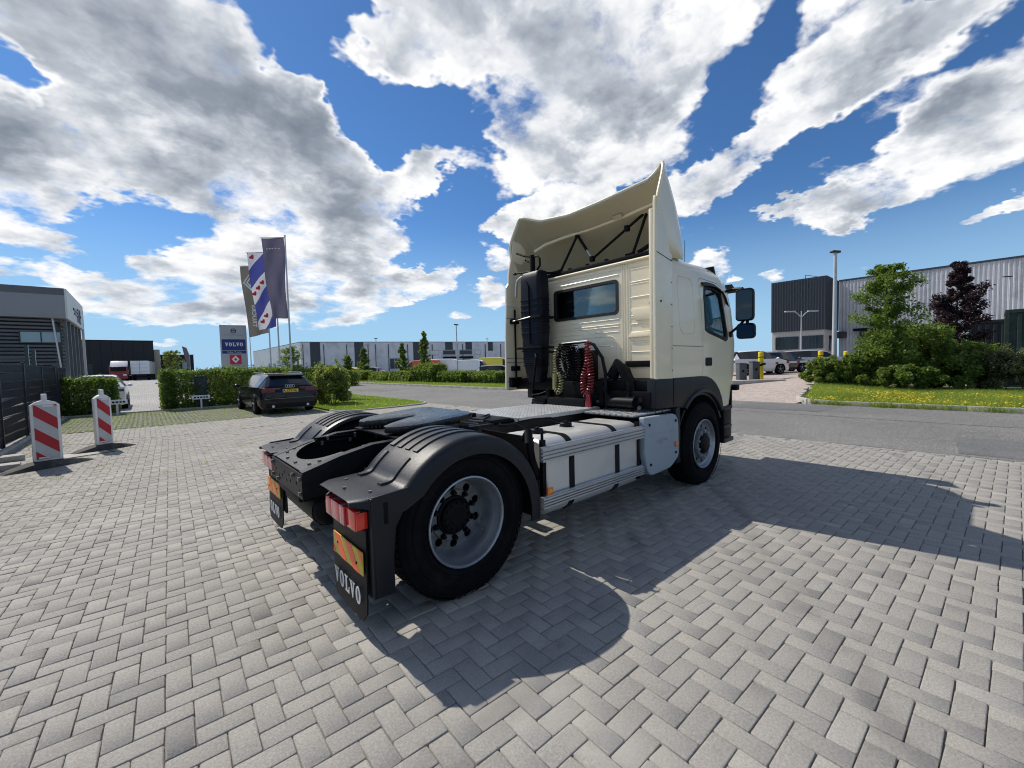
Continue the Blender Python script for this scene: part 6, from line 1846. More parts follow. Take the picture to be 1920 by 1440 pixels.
# far red truck and white trailer in the dealer yard
def far_lorry(name, label, px, depth, cabcol, boxcol, kind):
    x, y, z = at(px, depth)
    r = empty(name, (x, y, z), R(-95), label, 'truck' if kind == 'truck' else 'trailer')
    if kind == 'truck':
        MB().box(.6, 2.6, -1.2, 1.2, .75, 2.6).prism([(.7, 2.6), (2.3, 2.6), (1.0, 3.5), (.7, 3.5)], lambda u, v, w: (u, w, v), -1.1, 1.1).build('cab', cabcol, r, bevel=.12)
        MB().box(2.602, 2.62, -1.05, 1.05, 1.75, 2.5).build('windscreen', M_winfar, r)
        MB().box(2.0, 2.68, -1.2, 1.2, .35, .9).build('bumper', cabcol, r, bevel=.05)
        MB().box(-3.5, .6, -.45, .45, .7, .95).build('frame', M_hub, r)
        MB().prism([(.95, 2.62), (2.35, 2.62), (1.1, 3.62), (.95, 3.62)], lambda u, v, w: (u, w, v), -1.15, 1.15).build('roof_deflector', boxcol, r, bevel=.05)
        for s in (-1, 1):
            MB().box(2.625, 2.66, *sorted((s * .6, s * 1.1)), .95, 1.2).build('headlight', M_white, r)
            MB().box(2.3, 2.45, *sorted((s * 1.25, s * 1.5)), 1.9, 2.6).build('mirror', M_black, r)
    else:
        MB().box(-10, 2.6, -1.25, 1.25, 1.15, 3.6).build('box_body', boxcol, r, bevel=.04)
        MB().box(2.602, 2.62, -.02, .02, 1.2, 3.55).build('door_gap', M_hub, r)
        for z_ in (1.6, 2.3, 3.0): MB().box(2.602, 2.625, -1.15, 1.15, z_ - .04, z_ + .04).build('door_bar', M_psilver, r)
        MB().box(2.3, 2.62, -1.2, 1.2, .55, .75).build('underrun_bar', M_hub, r)
    for wx in ((1.6, -2.5) if kind == 'truck' else (.2, -1.1)):
        for s in (-1, 1): MB().cyl((wx, s * .85, .5), (wx, s * 1.2, .5), .5, n=20).build('wheel', M_rubber, r)
far_lorry('parked_truck', 'red truck with a white roof parked before the black warehouse', 226, 77, M_pdkred, M_pwhite, 'truck')
far_lorry('box_trailer', 'white box trailer parked before the black warehouse', 265, 79, M_pwhite, M_pwhite, 'trailer')

# ---------------------------------------------------------------- delineator posts
M_postw = pmat('post_white', (.74, .74, .72), .5, var=.06, scale=8, col2=(.5, .48, .44), c2scale=5, c2lo=.6, c2hi=.85)
M_postr = pmat('post_red', (.40, .012, .022), .4, var=.1, scale=10, col2=(.30, .05, .05), c2scale=9, c2lo=.58, c2hi=.75)
M_posts = pmat('post_sheet', (.48, .49, .50), .4, var=.06, scale=10, col2=(.33, .32, .30), c2scale=7, c2lo=.58, c2hi=.8)
M_rubfoot = pmat('recycled_rubber', (.040, .040, .038), .85, var=.35, scale=9, bump=.8, bscale=40, col2=(.12, .115, .10), c2scale=5, c2lo=.5, c2hi=.75)
def delineator(label, x, y, face, w, foot_dir, foot_len, lean=0.0):
    r = empty('delineator_post', (x, y, 0), face, label, 'traffic post', 'red and white posts by the fence')
    # local: board faces -Y, X is to its right
    z0, z1 = .11, 1.10
    outer = [(-w / 2, z0), (w / 2, z0), (w / 2, z1 - .05), (w / 2 - .06, z1), (.045, z1 + .025), (-.045, z1 + .025), (-w / 2 + .06, z1), (-w / 2, z1 - .05)]
    MB().prism(outer, lambda u, v, ww: (u, ww, v), -.035, .035).build('frame', M_postw, r, bevel=.008)
    MB().box(-.032, .032, -.03, .03, z1 + .02, 1.235).build('top_peg', M_postw, r, bevel=.01)
    bw, b0, b1 = w - .075, z0 + .035, z1 - .045
    bd = MB().box(-bw / 2, bw / 2, -.041, -.0355, b0, b1).build('board', M_posts, r)
    H = b1 - b0; sw = H / 4.6
    for k in range(-1, 5):
        top = b1 - k * 2 * sw + .02
        pl = [(-bw / 2, top), (bw / 2, top - bw * .95), (bw / 2, top - bw * .95 - sw), (-bw / 2, top - sw)]
        q = [(b, a) for a, b in pl]; q = clip_poly(q, b0, b1); pl = [(b, a) for a, b in q]
        if len(pl) > 2: MB().prism(pl, lambda u, v, ww: (u, ww, v), -.0425, -.0412).build('red_stripe', M_postr, bd)
    for (u, z) in ((.03, b1 - .022), (-.05, b0 + .02)): MB().box(u - .06, u + .06, -.0435, -.0427, z - .012, z + .012).build('sticker', M_postw, bd)
    # rubber foot: long low wedge
    a = foot_dir - face
    P = []
    for t, hh, ww in ((-1, .012, .10), (-.75, .05, .17), (-.35, .10, .20), (0, .115, .20), (.35, .10, .20), (.75, .05, .17), (1, .012, .10)):
        cx, cy = t * foot_len / 2 * math.cos(a), t * foot_len / 2 * math.sin(a)
        px_, py_ = -math.sin(a) * ww, math.cos(a) * ww
        P.append([(cx + px_, cy + py_, .003), (cx + px_ * .7, cy + py_ * .7, hh), (cx - px_ * .7, cy - py_ * .7, hh), (cx - px_, cy - py_, .003)])
    m2 = MB().grid(P, closed_v=True); m2.add(P[0], [(0, 1, 2, 3)]).add(P[-1], [(0, 1, 2, 3)])
    m2.build('rubber_foot', M_rubfoot, r)
    return r
CAMA = math.atan2(6.8 - CAM_POS.y, -2.9 - CAM_POS.x)
delineator('red and white striped post nearer the camera, its wide board facing the yard', -2.86, 7.02, CAMA - R(90) + R(6), .345, R(35), 1.15)
delineator('red and white striped post farther back, its board turned narrow', -2.26, 8.52, R(40), .30, R(30), 1.0)
# manhole frame beside the farther post
mh = finish(MB().box(-.42, .42, -.30, .30, -.02, .006).build('manhole_cover', M_kerb, None, loc=(-2.62, 8.12, 0), rot=(0, 0, R(20))), 'rectangular manhole cover with a dark metal rim beside the farther striped post', 'manhole cover')
for (a, b, c2, d) in ((-.45, .45, -.33, -.30), (-.45, .45, .30, .33), (-.45, -.42, -.30, .30), (.42, .45, -.30, .30)): MB().box(a, b, c2, d, -.02, .012).build('rim', M_dkgrey, mh)
# heap of grit and slabs along the fence
for i, (x, y, sx, sy) in enumerate(((-3.45, 7.2, .5, .28), (-3.55, 8.3, .45, .30))):
    finish(MB().obox((x, y, .05), (sx, sy, .10), Matrix.Rotation(R(12 * i + 5), 3, 'Z')).build('concrete_slab', M_kerb, None, bevel=.015), ['grey concrete slab on the ground behind the nearer striped post', 'grey concrete slab on the ground by the fence, beyond the nearer striped post'][i], 'slab')

# ---------------------------------------------------------------- dark fence along the yard
M_fence = pmat('fence_navy', (.012, .015, .026), .42, var=.15, scale=3)
M_wire = pmat('fence_wire', (.06, .066, .085), .35, metal=.4)
fe = empty('mesh_fence', (-3.93, 12, 0), 0, 'dark navy slatted mesh fence along the left edge of the yard', 'fence')
slat = MB().box(-.006, .006, -1.235, 1.235, -.085, .085).mesh('slat'); slat.materials.append(M_fence)
wire = MB().box(-.014, .014, -1.24, 1.24, -.007, .007).mesh('wire'); wire.materials.append(M_wire)
post = MB().box(-.03, .03, -.03, .03, -.05, 1.88).box(-.034, .034, -.034, .034, 1.88, 1.90).mesh('fence_post', bevel=.004); post.materials.append(M_fence)
vw = MB()
for k in range(7):
    yc = -9.0 + 2.5 * k + 1.25
    o = link_mesh('fence_post', post, None, fe, (0, -9.0 + 2.5 * k, 0))
    for j in range(9):
        link_mesh('slat', slat, None, fe, (random.uniform(-.004, .004), yc, .14 + .2 * j), (random.uniform(-.03, .03), 0, 0))
        link_mesh('wire', wire, None, fe, (.0, yc, .235 + .2 * j))
    for j in range(40): vw.box(.012, .017, yc - 1.22 + j * .0625, yc - 1.215 + j * .0625, .05, 1.85)
o = vw.build('vertical_wires', M_fence, fe, fix=False); o['kind'] = 'stuff'
link_mesh('fence_post', post, None, fe, (0, 8.5 - 2.0 + .0, 0))
# steel gate frame behind the fence
gt = empty('steel_gate', (-4.6, 21, 0), 0, 'tall black steel gate frame rising behind the mesh fence', 'gate')
for (x, y, h) in ((-4.9, 3, 2.7), (-3.4, 2, 2.7), (-1.9, 1, 2.72), (-.35, 0, 2.75), (-.1, -.6, 2.55)): MB().box(x - .05, x + .05, y - .05, y + .05, 0, h).build('post', M_black, gt)
for z in (2.6, 2.25, 1.95): MB().beam((-7, 4.4, z), (-.35, 0, z), .05, .05).build('rail', M_black, gt)

# ---------------------------------------------------------------- dealer building with slatted front
M_band = pmat('grey_roof_band', (.27, .275, .285), .55, var=.05, scale=.8)
M_parapet = pmat('parapet_grey', (.12, .125, .135), .55, var=.05)
M_louv = pmat('louvre_grey', (.15, .152, .16), .5, var=.1)
ob = empty('dealer_building', (-14, 48, zgf(-14, 48)), 0, 'low modern building with a pale roof band and grey slatted front behind the fence', 'building')
def OB(mb, name, mat, **kw):
    mb.xform(Matrix.Translation((14.72, -48, 0))); return mb.build(name, mat, ob, **kw)
OB(MB().box(-30, -7.4, 44.0, 62, 0, 5.75), 'core', M_dkgrey)
OB(MB().box(-30, -6.62, 43, 54.1, 5.72, 7.45), 'roof_band', M_band, bevel=.01)
OB(MB().box(-6.615, -6.5, 42.98, 54.2, 5.70, 7.95), 'sign_fascia', M_faclt)
OB(MB().box(-30, -6.62, 43.02, 54, 7.45, 7.98), 'parapet', M_parapet)
for k in range(14):
    z = 2.0 + k * .272
    OB(MB().obox((-18.0, 43.5, z), (21.6, .06, .15), Matrix.Rotation(R(25 + random.uniform(-2, 2)), 3, 'X')), 'slat', M_louv)
    OB(MB().obox((-6.95, 48.7, z), (.06, 10.2, .15), Matrix.Rotation(R(-25 + random.uniform(-2, 2)), 3, 'Y')), 'slat', M_louv)
for y in (44.2, 46.4, 48.8, 51.2, 53.6): OB(MB().box(-6.90, -6.70, y - .12, y + .12, 0, 5.72), 'fin', M_louv)
OB(MB().box(-6.68, -6.5, 54.0, 54.3, 0, 7.5), 'corner_post', M_faclt)
OB(MB().box(-9.05, -6.98, 43.38, 43.44, 3.9, 4.65), 'window', M_winlt)
for x in (-9.05, -8.0, -6.98): OB(MB().box(x - .03, x + .03, 43.34, 43.42, 3.88, 4.68), 'mullion', M_dkgrey)
OB(MB().beam((-7.35, 43.3, 5.7), (-7.05, 43.3, 1.5), .09, .09), 'down_pipe', M_faclt)
M_navyblue = pmat('sign_navy', (.012, .018, .10), .4)
for (y0, y1, z0, z1) in ((46.6, 49.4, 6.75, 6.95), (47.2, 50.6, 6.45, 6.62), (49.2, 49.8, 6.0, 7.15), (50.6, 51.3, 5.95, 7.2), (50.0, 51.6, 6.5, 6.7)): OB(MB().box(-6.5, -6.44, y0, y1, z0, z1), 'sign_stroke', M_navyblue)
# ---------------------------------------------------------------- black warehouse beyond
bw = empty('black_warehouse', (-5, 116, .35), 0, 'plain black flat-roofed warehouse behind the red truck and trailer', 'building')
M_bwall = pmat('black_cladding', (.009, .010, .014), .55, var=.1)
MB().box(-9.5, 5.0, -3, 12, 0, 8.0).build('wall', M_bwall, bw)
MB().box(-9.6, 5.05, -3.1, 12, 8.0, 8.15).build('roof_edge', M_hub, bw)
MB().box(5.05, 6.0, -2.2, 6, 0, 6.3).build('pier', pmat('beige_render', (.42, .36, .29), .8, var=.08), bw)
for k in range(9): MB().box(-9.4 + k * 1.6, -9.36 + k * 1.6, -3.02, -2.99, 0, 7.95).build('panel_joint', M_hub, bw)
for x in (-5.6, -.4, 3.0): MB().box(x - 1.3, x + 1.3, -3.05, -3.0, 0, 3.4).build('dock_door', M_dkgrey, bw)
bn = empty('dark_annex', (4.5, 124, .35), 0, 'lower dark building right of the black warehouse', 'building')
MB().box(-3.2, 2.8, -2, 8, 0, 5.4).build('wall', M_bwall, bn)
MB().box(-3.3, 2.9, -2.1, 8, 5.4, 5.5).build('roof_edge', M_faclt, bn)
for x in (-2.4, -.9, .6): MB().box(x, x + .9, -2.04, -2.0, 2.0, 3.8).build('window', M_winlt, bn)

# ---------------------------------------------------------------- long grey building across the road
A_, B2, C2 = Vector((30.5, 186)), Vector((30.5, 120)), Vector((88.0, 102.5))
fb = empty('grey_warehouse', (B2.x, B2.y, 0), 0, 'long light grey warehouse with dark vertical panels across the road', 'building')
fdir = (C2 - B2).normalized(); fn_ = Vector((fdir.y, -fdir.x))
E2 = B2 + fdir * 85
HB = 9.0
def FB(mb, name, mat, **kw):
    mb.xform(Matrix.Translation((-B2.x, -B2.y, 0))); return mb.build(name, mat, fb, **kw)
back = Vector((-fn_.x, -fn_.y)) * 40
poly = [(A_.x, A_.y), (B2.x, B2.y), (E2.x, E2.y), (E2.x + back.x, E2.y + back.y)]
FB(MB().prism(poly, lambda u, v, w: (u, v, w), 0, HB), 'wall', M_hall)
FB(MB().prism(poly, lambda u, v, w: (u, v, w), HB, HB + .18), 'roof_edge', M_dkgrey)
def wall_t(px):
    d = pix_dir(px, 690); d2 = Vector((d.x, d.y)); o2 = Vector((CAM_POS.x, CAM_POS.y))
    # intersect ray with facade line
    M2 = Matrix(((d2.x, -fdir.x), (d2.y, -fdir.y)))
    s_ = M2.inverted() @ (B2 - o2)
    return s_.y
def wall_box(px0, px1, z0, z1, mat, name, proud=.08):
    t0, t1 = wall_t(px0), wall_t(px1)
    p = B2 + fdir * ((t0 + t1) / 2) + fn_ * (proud / 2)
    M3 = Matrix.Rotation(math.atan2(fdir.y, fdir.x), 3, 'Z')
    FB(MB().obox((p.x, p.y, (z0 + z1) / 2), (abs(t1 - t0), proud, z1 - z0), M3), name, mat)
for (a, b) in ((583, 602), (666, 683), (776, 795), (836, 850), (874, 886), (916, 925)): wall_box(a, b, 0 if a < 800 else 6.2, HB - .02, M_anthr, 'dark_panel')
for a in (569, 608, 651, 691, 705, 729, 765, 811, 858, 868, 910, 939): wall_box(a, a + 1.3, 0, HB - .6, M_dkgrey, 'down_pipe', .14)
for (a, b) in ((806, 824), (831, 855), (862, 886), (891, 902)): wall_box(a, b, 5.0, 6.6, M_fac, 'window_frame', .12); wall_box(a + .8, b - .8, 5.2, 6.4, M_hall if b - a < 20 else M_anthr, 'window', .16)
for (a, b) in ((831, 855), (862, 886)): wall_box(a, b, 3.9, 4.5, M_hub, 'canopy', .9); wall_box(a + 7, b - 4, 0, 3.8, M_winfar, 'door', .12)
for (a, b) in ((732, 740), (741, 750)): wall_box(a, b, 1.2, 4.2, M_winfar, 'window', .1)
M4 = Matrix.Rotation(0, 3, 'Z')
for y in (128, 134, 140, 150, 158): FB(MB().box(30.38, 30.5, y, y + 2.2, 1.0, 4.0), 'window', M_winfar)
FB(MB().box(30.44, 30.5, 122, 124, 0, 4), 'door', M_dkgrey)

# ---------------------------------------------------------------- halls on the right
hb = empty('anthracite_office_block', (62, 12, .5), 0, 'dark ribbed office block on a pale concrete ground floor across the road', 'building')
def HBx(mb, name, mat, root, **kw):
    mb.xform(Matrix.Translation((-root.location.x, -root.location.y, -root.location.z))); return mb.build(name, mat, root, **kw)
bx0, by0, by1 = 61.6, 9.6, 15.6
HBx(MB().box(bx0 + .25, 68.2, by0 + .2, by1 - .05, .4, 4.95), 'ground_floor', M_conc, hb)
HBx(MB().box(bx0, 68.2, by0, by1, 4.9, 11.45), 'upper_storeys', M_anthr, hb)
rb2 = MB()
for y in np.arange(by0 + .1, by1, .30): rb2.box(bx0 - .06, bx0, y, y + .11, 4.92, 11.43)
for x in np.arange(bx0 + .1, 68.0, .30): rb2.box(x, x + .11, by0 - .06, by0, 4.92, 11.43)
o = HBx(rb2, 'cladding_ribs', M_anthr, hb, fix=False); o['kind'] = 'stuff'
for (y0, y1) in ((12.55, 15.1), (9.95, 12.15)):
    w_ = HBx(MB().box(bx0 + .16, bx0 + .26, y0, y1, 2.55, 4.2), 'window', M_winfar, hb)
    for y in np.linspace(y0, y1, 4): HBx(MB().box(bx0 + .12, bx0 + .17, y - .04, y + .04, 2.55, 4.2), 'window_frame', M_dkgrey, hb)
HBx(MB().box(64.0, 66.0, by0 + .12, by0 + .22, 2.3, 4.2), 'window', M_winfar, hb)
HBx(MB().box(66.2, 68.1, by0 - .9, by0 + .22, 3.9, 4.7), 'entrance_canopy', M_dkgrey, hb)
HBx(MB().beam((62.5, 12, 11.45), (62.5, 12, 12.0), .06, .06).beam((62.5, 12, 12.0), (66.5, 11, 12.0), .05, .05).beam((66.5, 11, 11.45), (66.5, 11, 12.0), .05, .05), 'roof_railing', M_dkgrey, hb)
gh = empty('grey_hall', (68, -10, .5), 0, 'tall light grey ribbed hall behind the trees across the road', 'building')
HBx(MB().box(68.2, 95, -70, 9.5, .4, 11.4), 'wall', M_hall, gh)
rb3 = MB()
for y in np.arange(-45, 9.4, .36): rb3.prism([(68.2, y), (68.11, y + .05), (68.11, y + .16), (68.2, y + .21)], lambda u, v, w: (u, v, w), .45, 11.38)
o = HBx(rb3, 'cladding_ribs', M_hall, gh, fix=False); o['kind'] = 'stuff'
HBx(MB().box(68.05, 95, -70, 9.6, 11.4, 11.6), 'roof_edge', M_anthr, gh)
HBx(MB().box(68.0, 68.15, 3.4, 7.4, .45, 4.6), 'loading_door', M_anthr, gh)
HBx(MB().box(66.9, 68.1, 3.0, 7.9, 4.7, 5.0), 'door_canopy', M_hub, gh)
text_obj('door_number', '05', 1.5, frame_M((67.98, 4.9, 3.0), (0, -1, 0), (0, 0, 1)), M_white, [c for c in gh.children if c.name.startswith('loading_door')][0], depth=.01)
bpy.data.objects[gh.name].children[-1]
_dn = [o for o in bpy.data.objects if o.name.startswith('door_number')][0]; _dn.location = tuple(-v for v in gh.location)
# ---------------------------------------------------------------- containers
M_cont = pmat('container_green', (.012, .028, .020), .5, var=.15, scale=1.2, col2=(.04, .06, .045), c2scale=1.5)
M_contd = pmat('container_dark', (.012, .017, .020), .5, var=.15, scale=1.2)
def container(label, px, depth, length, mat, top_z, rz):
    x, y, z = at(px, depth)
    r = empty('shipping_container', (x, y, z), rz, label, 'container', 'containers behind the bushes')
    h = top_z - z
    MB().box(0, length, 0, 2.44, .12, h - .1).build('body', mat, r)
    cor = MB()
    for k in np.arange(.25, length - .25, .28): cor.prism([(k, 0), (k + .04, -.035), (k + .14, -.035), (k + .18, 0)], lambda u, v, w: (u, v, w), .25, h - .2)
    o = cor.build('corrugation', mat, r, fix=False); o['kind'] = 'stuff'
    ce = MB()
    for k in np.arange(.2, 2.2, .28): ce.prism([(0, k), (-.035, k + .04), (-.035, k + .14), (0, k + .18)], lambda u, v, w: (u, v, w), .25, h - .2)
    o = ce.build('end_corrugation', mat, r, fix=False); o['kind'] = 'stuff'
    for zz in (.06, h - .06): MB().box(-.05, length + .05, -.05, 2.49, zz - .07, zz + .07).build('frame_rail', mat, r)
    for xx in (0, length): MB().box(xx - .06, xx + .06, -.06, .06, 0, h).build('corner_post', mat, r)
container('dark green shipping container at the right edge of the photo', 1886, 17.5, 6.06, M_cont, 3.27, R(-90))
container('dark blue-grey shipping container left of the green one', 1818, 23.0, 6.06, M_contd, 3.25, R(-90))
# ---------------------------------------------------------------- street lamps
def lamp_post(label, px, depth, h, head='single', r0=.075, group='street lamps', rz=None):
    x, y, z = at(px, depth)
    r = empty('street_lamp', (x, y, z), R(48.7 - 90) if rz is None else rz, label, 'street lamp', group)
    h -= z
    MB().cyl((0, 0, -.1), (0, 0, 1.1), r0 * 1.15, r0 * 1.1, n=14).cyl((0, 0, 1.1), (0, 0, h), r0, r0 * .62, n=14).build('pole', M_steelpole, r)
    if head == 'single':
        MB().prism([(-.10, 0), (.30, .03), (.34, .09), (.30, .13), (-.06, .10)], lambda u, v, w: (-u + .12, w, v + h - .05), -.13, .13).build('lamp_head', M_dkgrey, r, bevel=.015)
    elif head == 'flat':
        MB().box(-.55, .12, -.12, .12, h - .03, h + .05).build('lamp_head', M_dkgrey, r, bevel=.02)
    else:
        for s in (-1, 1):
            MB().tube([(0, 0, h - .5), (s * .35, 0, h - .15), (s * .55, 0, h - .04)], .035, 8).build('arm', M_steelpole, r)
            MB().box(*sorted((s * .5, s * 1.3)), -.10, .10, h - .06, h + .02).build('lamp_head', M_steelpole, r, bevel=.015)
    return r
lamp_post('thick pale street lamp in front of the dark office block', 1564, 22, 6.95, 'single', .115)
lamp_post('slim street lamp standing behind the green container', 1889, 36, 7.95, 'flat', .07)
lamp_post('double-armed white lamp by the concrete window wall', 1502, 33, 5.15, 'double', .06)
lamp_post('street lamp between the vans left of the truck cab', 858, 39, 5.35, 'single', .07)
lamp_post('small street lamp in front of the far grey warehouse', 707, 58, 5.6, 'single', .065)
lamp_post('thin lamp post right of the white van in the far lot', 915, 70, 5.9, 'single', .06)
# ---------------------------------------------------------------- barrier, bollards
M_bol = pmat('bollard_yellow', (.74, .56, .02), .45, var=.05, scale=5, col2=(.5, .38, .04), c2scale=6, c2lo=.6, c2hi=.8)
def bollard(label, px, depth, h):
    x, y, z = at(px, depth)
    r = empty('bollard', (x, y, z), 0, label, 'bollard', 'yellow bollards at the barrier')
    MB().cyl((0, 0, -.05), (0, 0, h - .03), .125, n=20).ball((0, 0, h - .03), (.125, .125, .04), 20, 6).build('post', M_bol, r)
    MB().cyl((0, 0, h - .30), (0, 0, h - .26), .128, n=20, cap=False).build('band', M_hub, r)
bollard('yellow bollard beside the grey barrier cabinet', 1426.5, 22.0, 1.42)
bollard('yellow bollard at the left end of the bushes across the road', 1538.5, 24.0, 1.36)
bollard('yellow bollard half hidden in the bushes beside the thick lamp post', 1586, 26.0, 1.33)
M_cab = pmat('cabinet_grey', (.075, .082, .09), .5, var=.08)
for i, (px_, d_) in enumerate(((1390, 21.2), (1414.5, 21.6))):
    x, y, z = at(px_, d_)
    r = empty('barrier_cabinet', (x, y, z), R(-40), ['grey barrier cabinet nearer the truck cab', 'grey barrier cabinet carrying the white boom'][i], 'barrier', 'barrier cabinets')
    MB().box(-.19, .19, -.17, .17, 0, .92).build('housing', M_cab, r, bevel=.02)
    MB().prism([(-.20, .92), (.20, .92), (.20, .95), (-.20, .99)], lambda u, v, w: (u, w, v), -.18, .18).build('lid', M_cab, r, bevel=.008)
    MB().box(-.05, .05, -.176, -.170, .5, .62).build('panel', M_hub, r)
p0 = Vector(at(1434, 21.8)); p1 = Vector(at(1533, 23.9))
bm_ = empty('barrier_boom', p0, 0, 'white barrier boom with red patches across the driveway', 'barrier')
d_ = p1 - p0
MB().beam((0, 0, .80), (d_.x, d_.y, .86), .06, .10).build('boom', M_white, bm_)
for t in (.18, .38, .58, .78, .94):
    a = d_ * t; b = d_ * (t + .05); MB().beam((a.x, a.y, .80 + .06 * t), (b.x, b.y, .80 + .06 * (t + .05)), .066, .106).build('red_patch', M_postr, bm_)
MB().beam((0, 0, .80), (-d_.x * .10, -d_.y * .10, .72), .10, .10).build('counterweight', M_hub, bm_)
p = Vector(at(1412, 20.9)); isl = []
finish(MB().prism([(u, v) for u, v in rect_ring(1.6, .42, .40, 6)], lambda u, v, w: (u, v, w), -.1, .11).build('traffic_island', M_kerb, None, loc=(p.x, p.y, p.z), rot=(0, 0, R(-38)), bevel=.03), 'low kerbed island under the barrier cabinets', 'island')
# ---------------------------------------------------------------- far clutter beyond the right-hand lot
for i, (px_, d_, w_, h_, m_) in enumerate(((1381, 62, 1.2, 2.0, M_pred), (1428, 60, 1.7, 2.3, M_pred), (1400, 70, 4.5, 2.2, M_conc))):
    x, y, z = at(px_, d_)
    r = empty('site_cabin', (x, y, z), R(-40), ['narrow red cabin far behind the white hatchback', 'red cabin far behind the dark car', 'pale cabin beyond the parked cars across the road'][i], 'cabin')
    MB().box(-w_ / 2, w_ / 2, -1, 1, .1, h_).build('body', m_, r, bevel=.03)
    MB().box(-w_ / 2 - .05, w_ / 2 + .05, -1.05, 1.05, h_, h_ + .1).build('roof', M_white, r)
    MB().box(-.3, .3, -1.02, -1.0, 1.0, 1.6).build('window', M_winfar, r)

# ---------------------------------------------------------------- sign totem
tx, ty, tz = at(441, 30)
tt_ = empty('sign_totem', (tx, ty, tz), R(48.7 - 90 + 30), 'tall grey brand sign with blue and red panels behind the clipped hedge', 'sign')
MB().box(-.80, .80, -.14, .14, 0, 4.85 - tz).build('body', M_fac, tt_, bevel=.02)
M_sblue = pmat('sign_blue', (.012, .022, .16), .35); M_sred = pmat('sign_red', (.55, .012, .035), .35)
H_ = 4.85 - tz
pb = MB().box(-.70, .72, -.155, -.141, H_ - 1.80, H_ - 1.02).build('blue_panel', M_sblue, tt_)
lw = letters_volvo(1.1, .26); lw.transform(frame_M((.02, -.158, H_ - 1.38), (1, 0, 0), (0, 0, 1))); lw.materials.append(M_white); link_mesh('lettering', lw, None, pb)
pb2 = MB().box(-.70, .72, -.155, -.141, H_ - 2.03, H_ - 1.84).build('blue_strip', M_sblue, tt_)
text_obj('lettering', 'Volvo Trucks', .16, frame_M((.02, -.157, H_ - 1.935), (1, 0, 0), (0, 0, 1)), M_lettergrey, pb2, depth=.001)
rp_ = MB().box(-.28, .42, -.155, -.141, H_ - 2.80, H_ - 2.12).build('red_panel', M_sred, tt_)
MB().prism([(.07, H_ - 2.18), (.30, H_ - 2.44), (.07, H_ - 2.72), (-.16, H_ - 2.44)], lambda u, v, w: (u, w, v), -.160, -.1555, holes=[[(.07, H_ - 2.34), (.17, H_ - 2.45), (.07, H_ - 2.57), (-.03, H_ - 2.45)]]).build('diamond_emblem', M_white, rp_)
ring_o = [(.02 + .17 * math.cos(R(a)), H_ - .42 + .17 * math.sin(R(a))) for a in range(0, 360, 15)]; ring_i = [(.02 + .125 * math.cos(R(a)), H_ - .42 + .125 * math.sin(R(a))) for a in range(0, 360, 15)]
MB().prism(ring_o, lambda u, v, w: (u, w, v), -.146, -.141, holes=[ring_i]).box(-.09, .13, -.146, -.141, H_ - .45, H_ - .38).build('ring_emblem', M_hub, tt_)
MB().box(-.55, .60, -.145, -.141, H_ - .72, H_ - .70).build('thin_line', M_dkgrey, tt_)
text_obj('lettering', 'RENAULT', .11, frame_M((.07, -.143, H_ - 2.88), (1, 0, 0), (0, 0, 1)), M_dkgrey, tt_, depth=.001)

# ---------------------------------------------------------------- flagpoles and banners
RV = Vector((_r.x, _r.y, 0)); FV = Vector((math.cos(YAW), math.sin(YAW), 0))
def flagpole(label, px, depth, h, r0=.055):
    x, y, z = at(px, depth)
    r = empty('flagpole', (x, y, z), 0, label, 'flagpole', 'flagpoles behind the hedge')
    MB().cyl((0, 0, -.1), (0, 0, h - z), r0, r0 * .62, n=12).build('pole', M_steelpole, r)
    MB().ball((0, 0, h - z), (r0, r0, r0 * .7), 10, 6).build('cap', M_dkgrey, r)
    return Vector((x, y, z)), h
FP1 = flagpole('tall flagpole carrying the dark purple banner', 546.5, 24, 9.15)
FP2 = flagpole('flagpole carrying the striped banner with red leaves', 525, 27, 9.2)
FP3 = flagpole('flagpole carrying the grey-brown banner', 508.5, 30, 9.1)
FP4 = flagpole('thin bare pole left of the banners', 471.5, 33, 5.6, .04)
def banner(name, label, fp, top, drop, w_top, w_bot, mat, amp=.10, seed=0, bottom_slant=0.0, arm=True):
    (base_, h) = fp
    r = empty(name, (base_.x, base_.y, 0), 0, label, 'flag', 'banners on the flagpoles')
    n, m = 30, 14
    P = []
    def surf(v, u):
        w = w_top + (w_bot - w_top) * v ** 1.2
        off = -(u * w + .07)
        z = top - v * drop - bottom_slant * u * v
        d = amp * (.3 + v) * math.sin(u * 5 + v * 7 + seed) * math.sin(1.2 + u * 3.3 + seed) + .5 * amp * math.sin(v * 9 - u * 7 + seed)
        p = RV * off + FV * (d * .8)
        return Vector((p.x, p.y, z))
    for i in range(n + 1): P.append([tuple(surf(i / n, j / m)) for j in range(m + 1)])
    mb = MB().grid(P)
    me = mb.mesh('cloth', smooth=80, fix=False)
    uv = me.uv_layers.new(name='UVMap')
    nv = m + 1
    for lp in me.loops:
        vi = lp.vertex_index; uv.data[lp.index].uv = ((vi % nv) / m, 1 - (vi // nv) / n)
    link_mesh('cloth', me, mat, r)
    e = RV * -(w_top + .12)
    MB().tube([(0, 0, top + .015), (e.x, e.y, top + .03)], .014, 6).build('arm', M_dkgrey, r)
    return r, surf
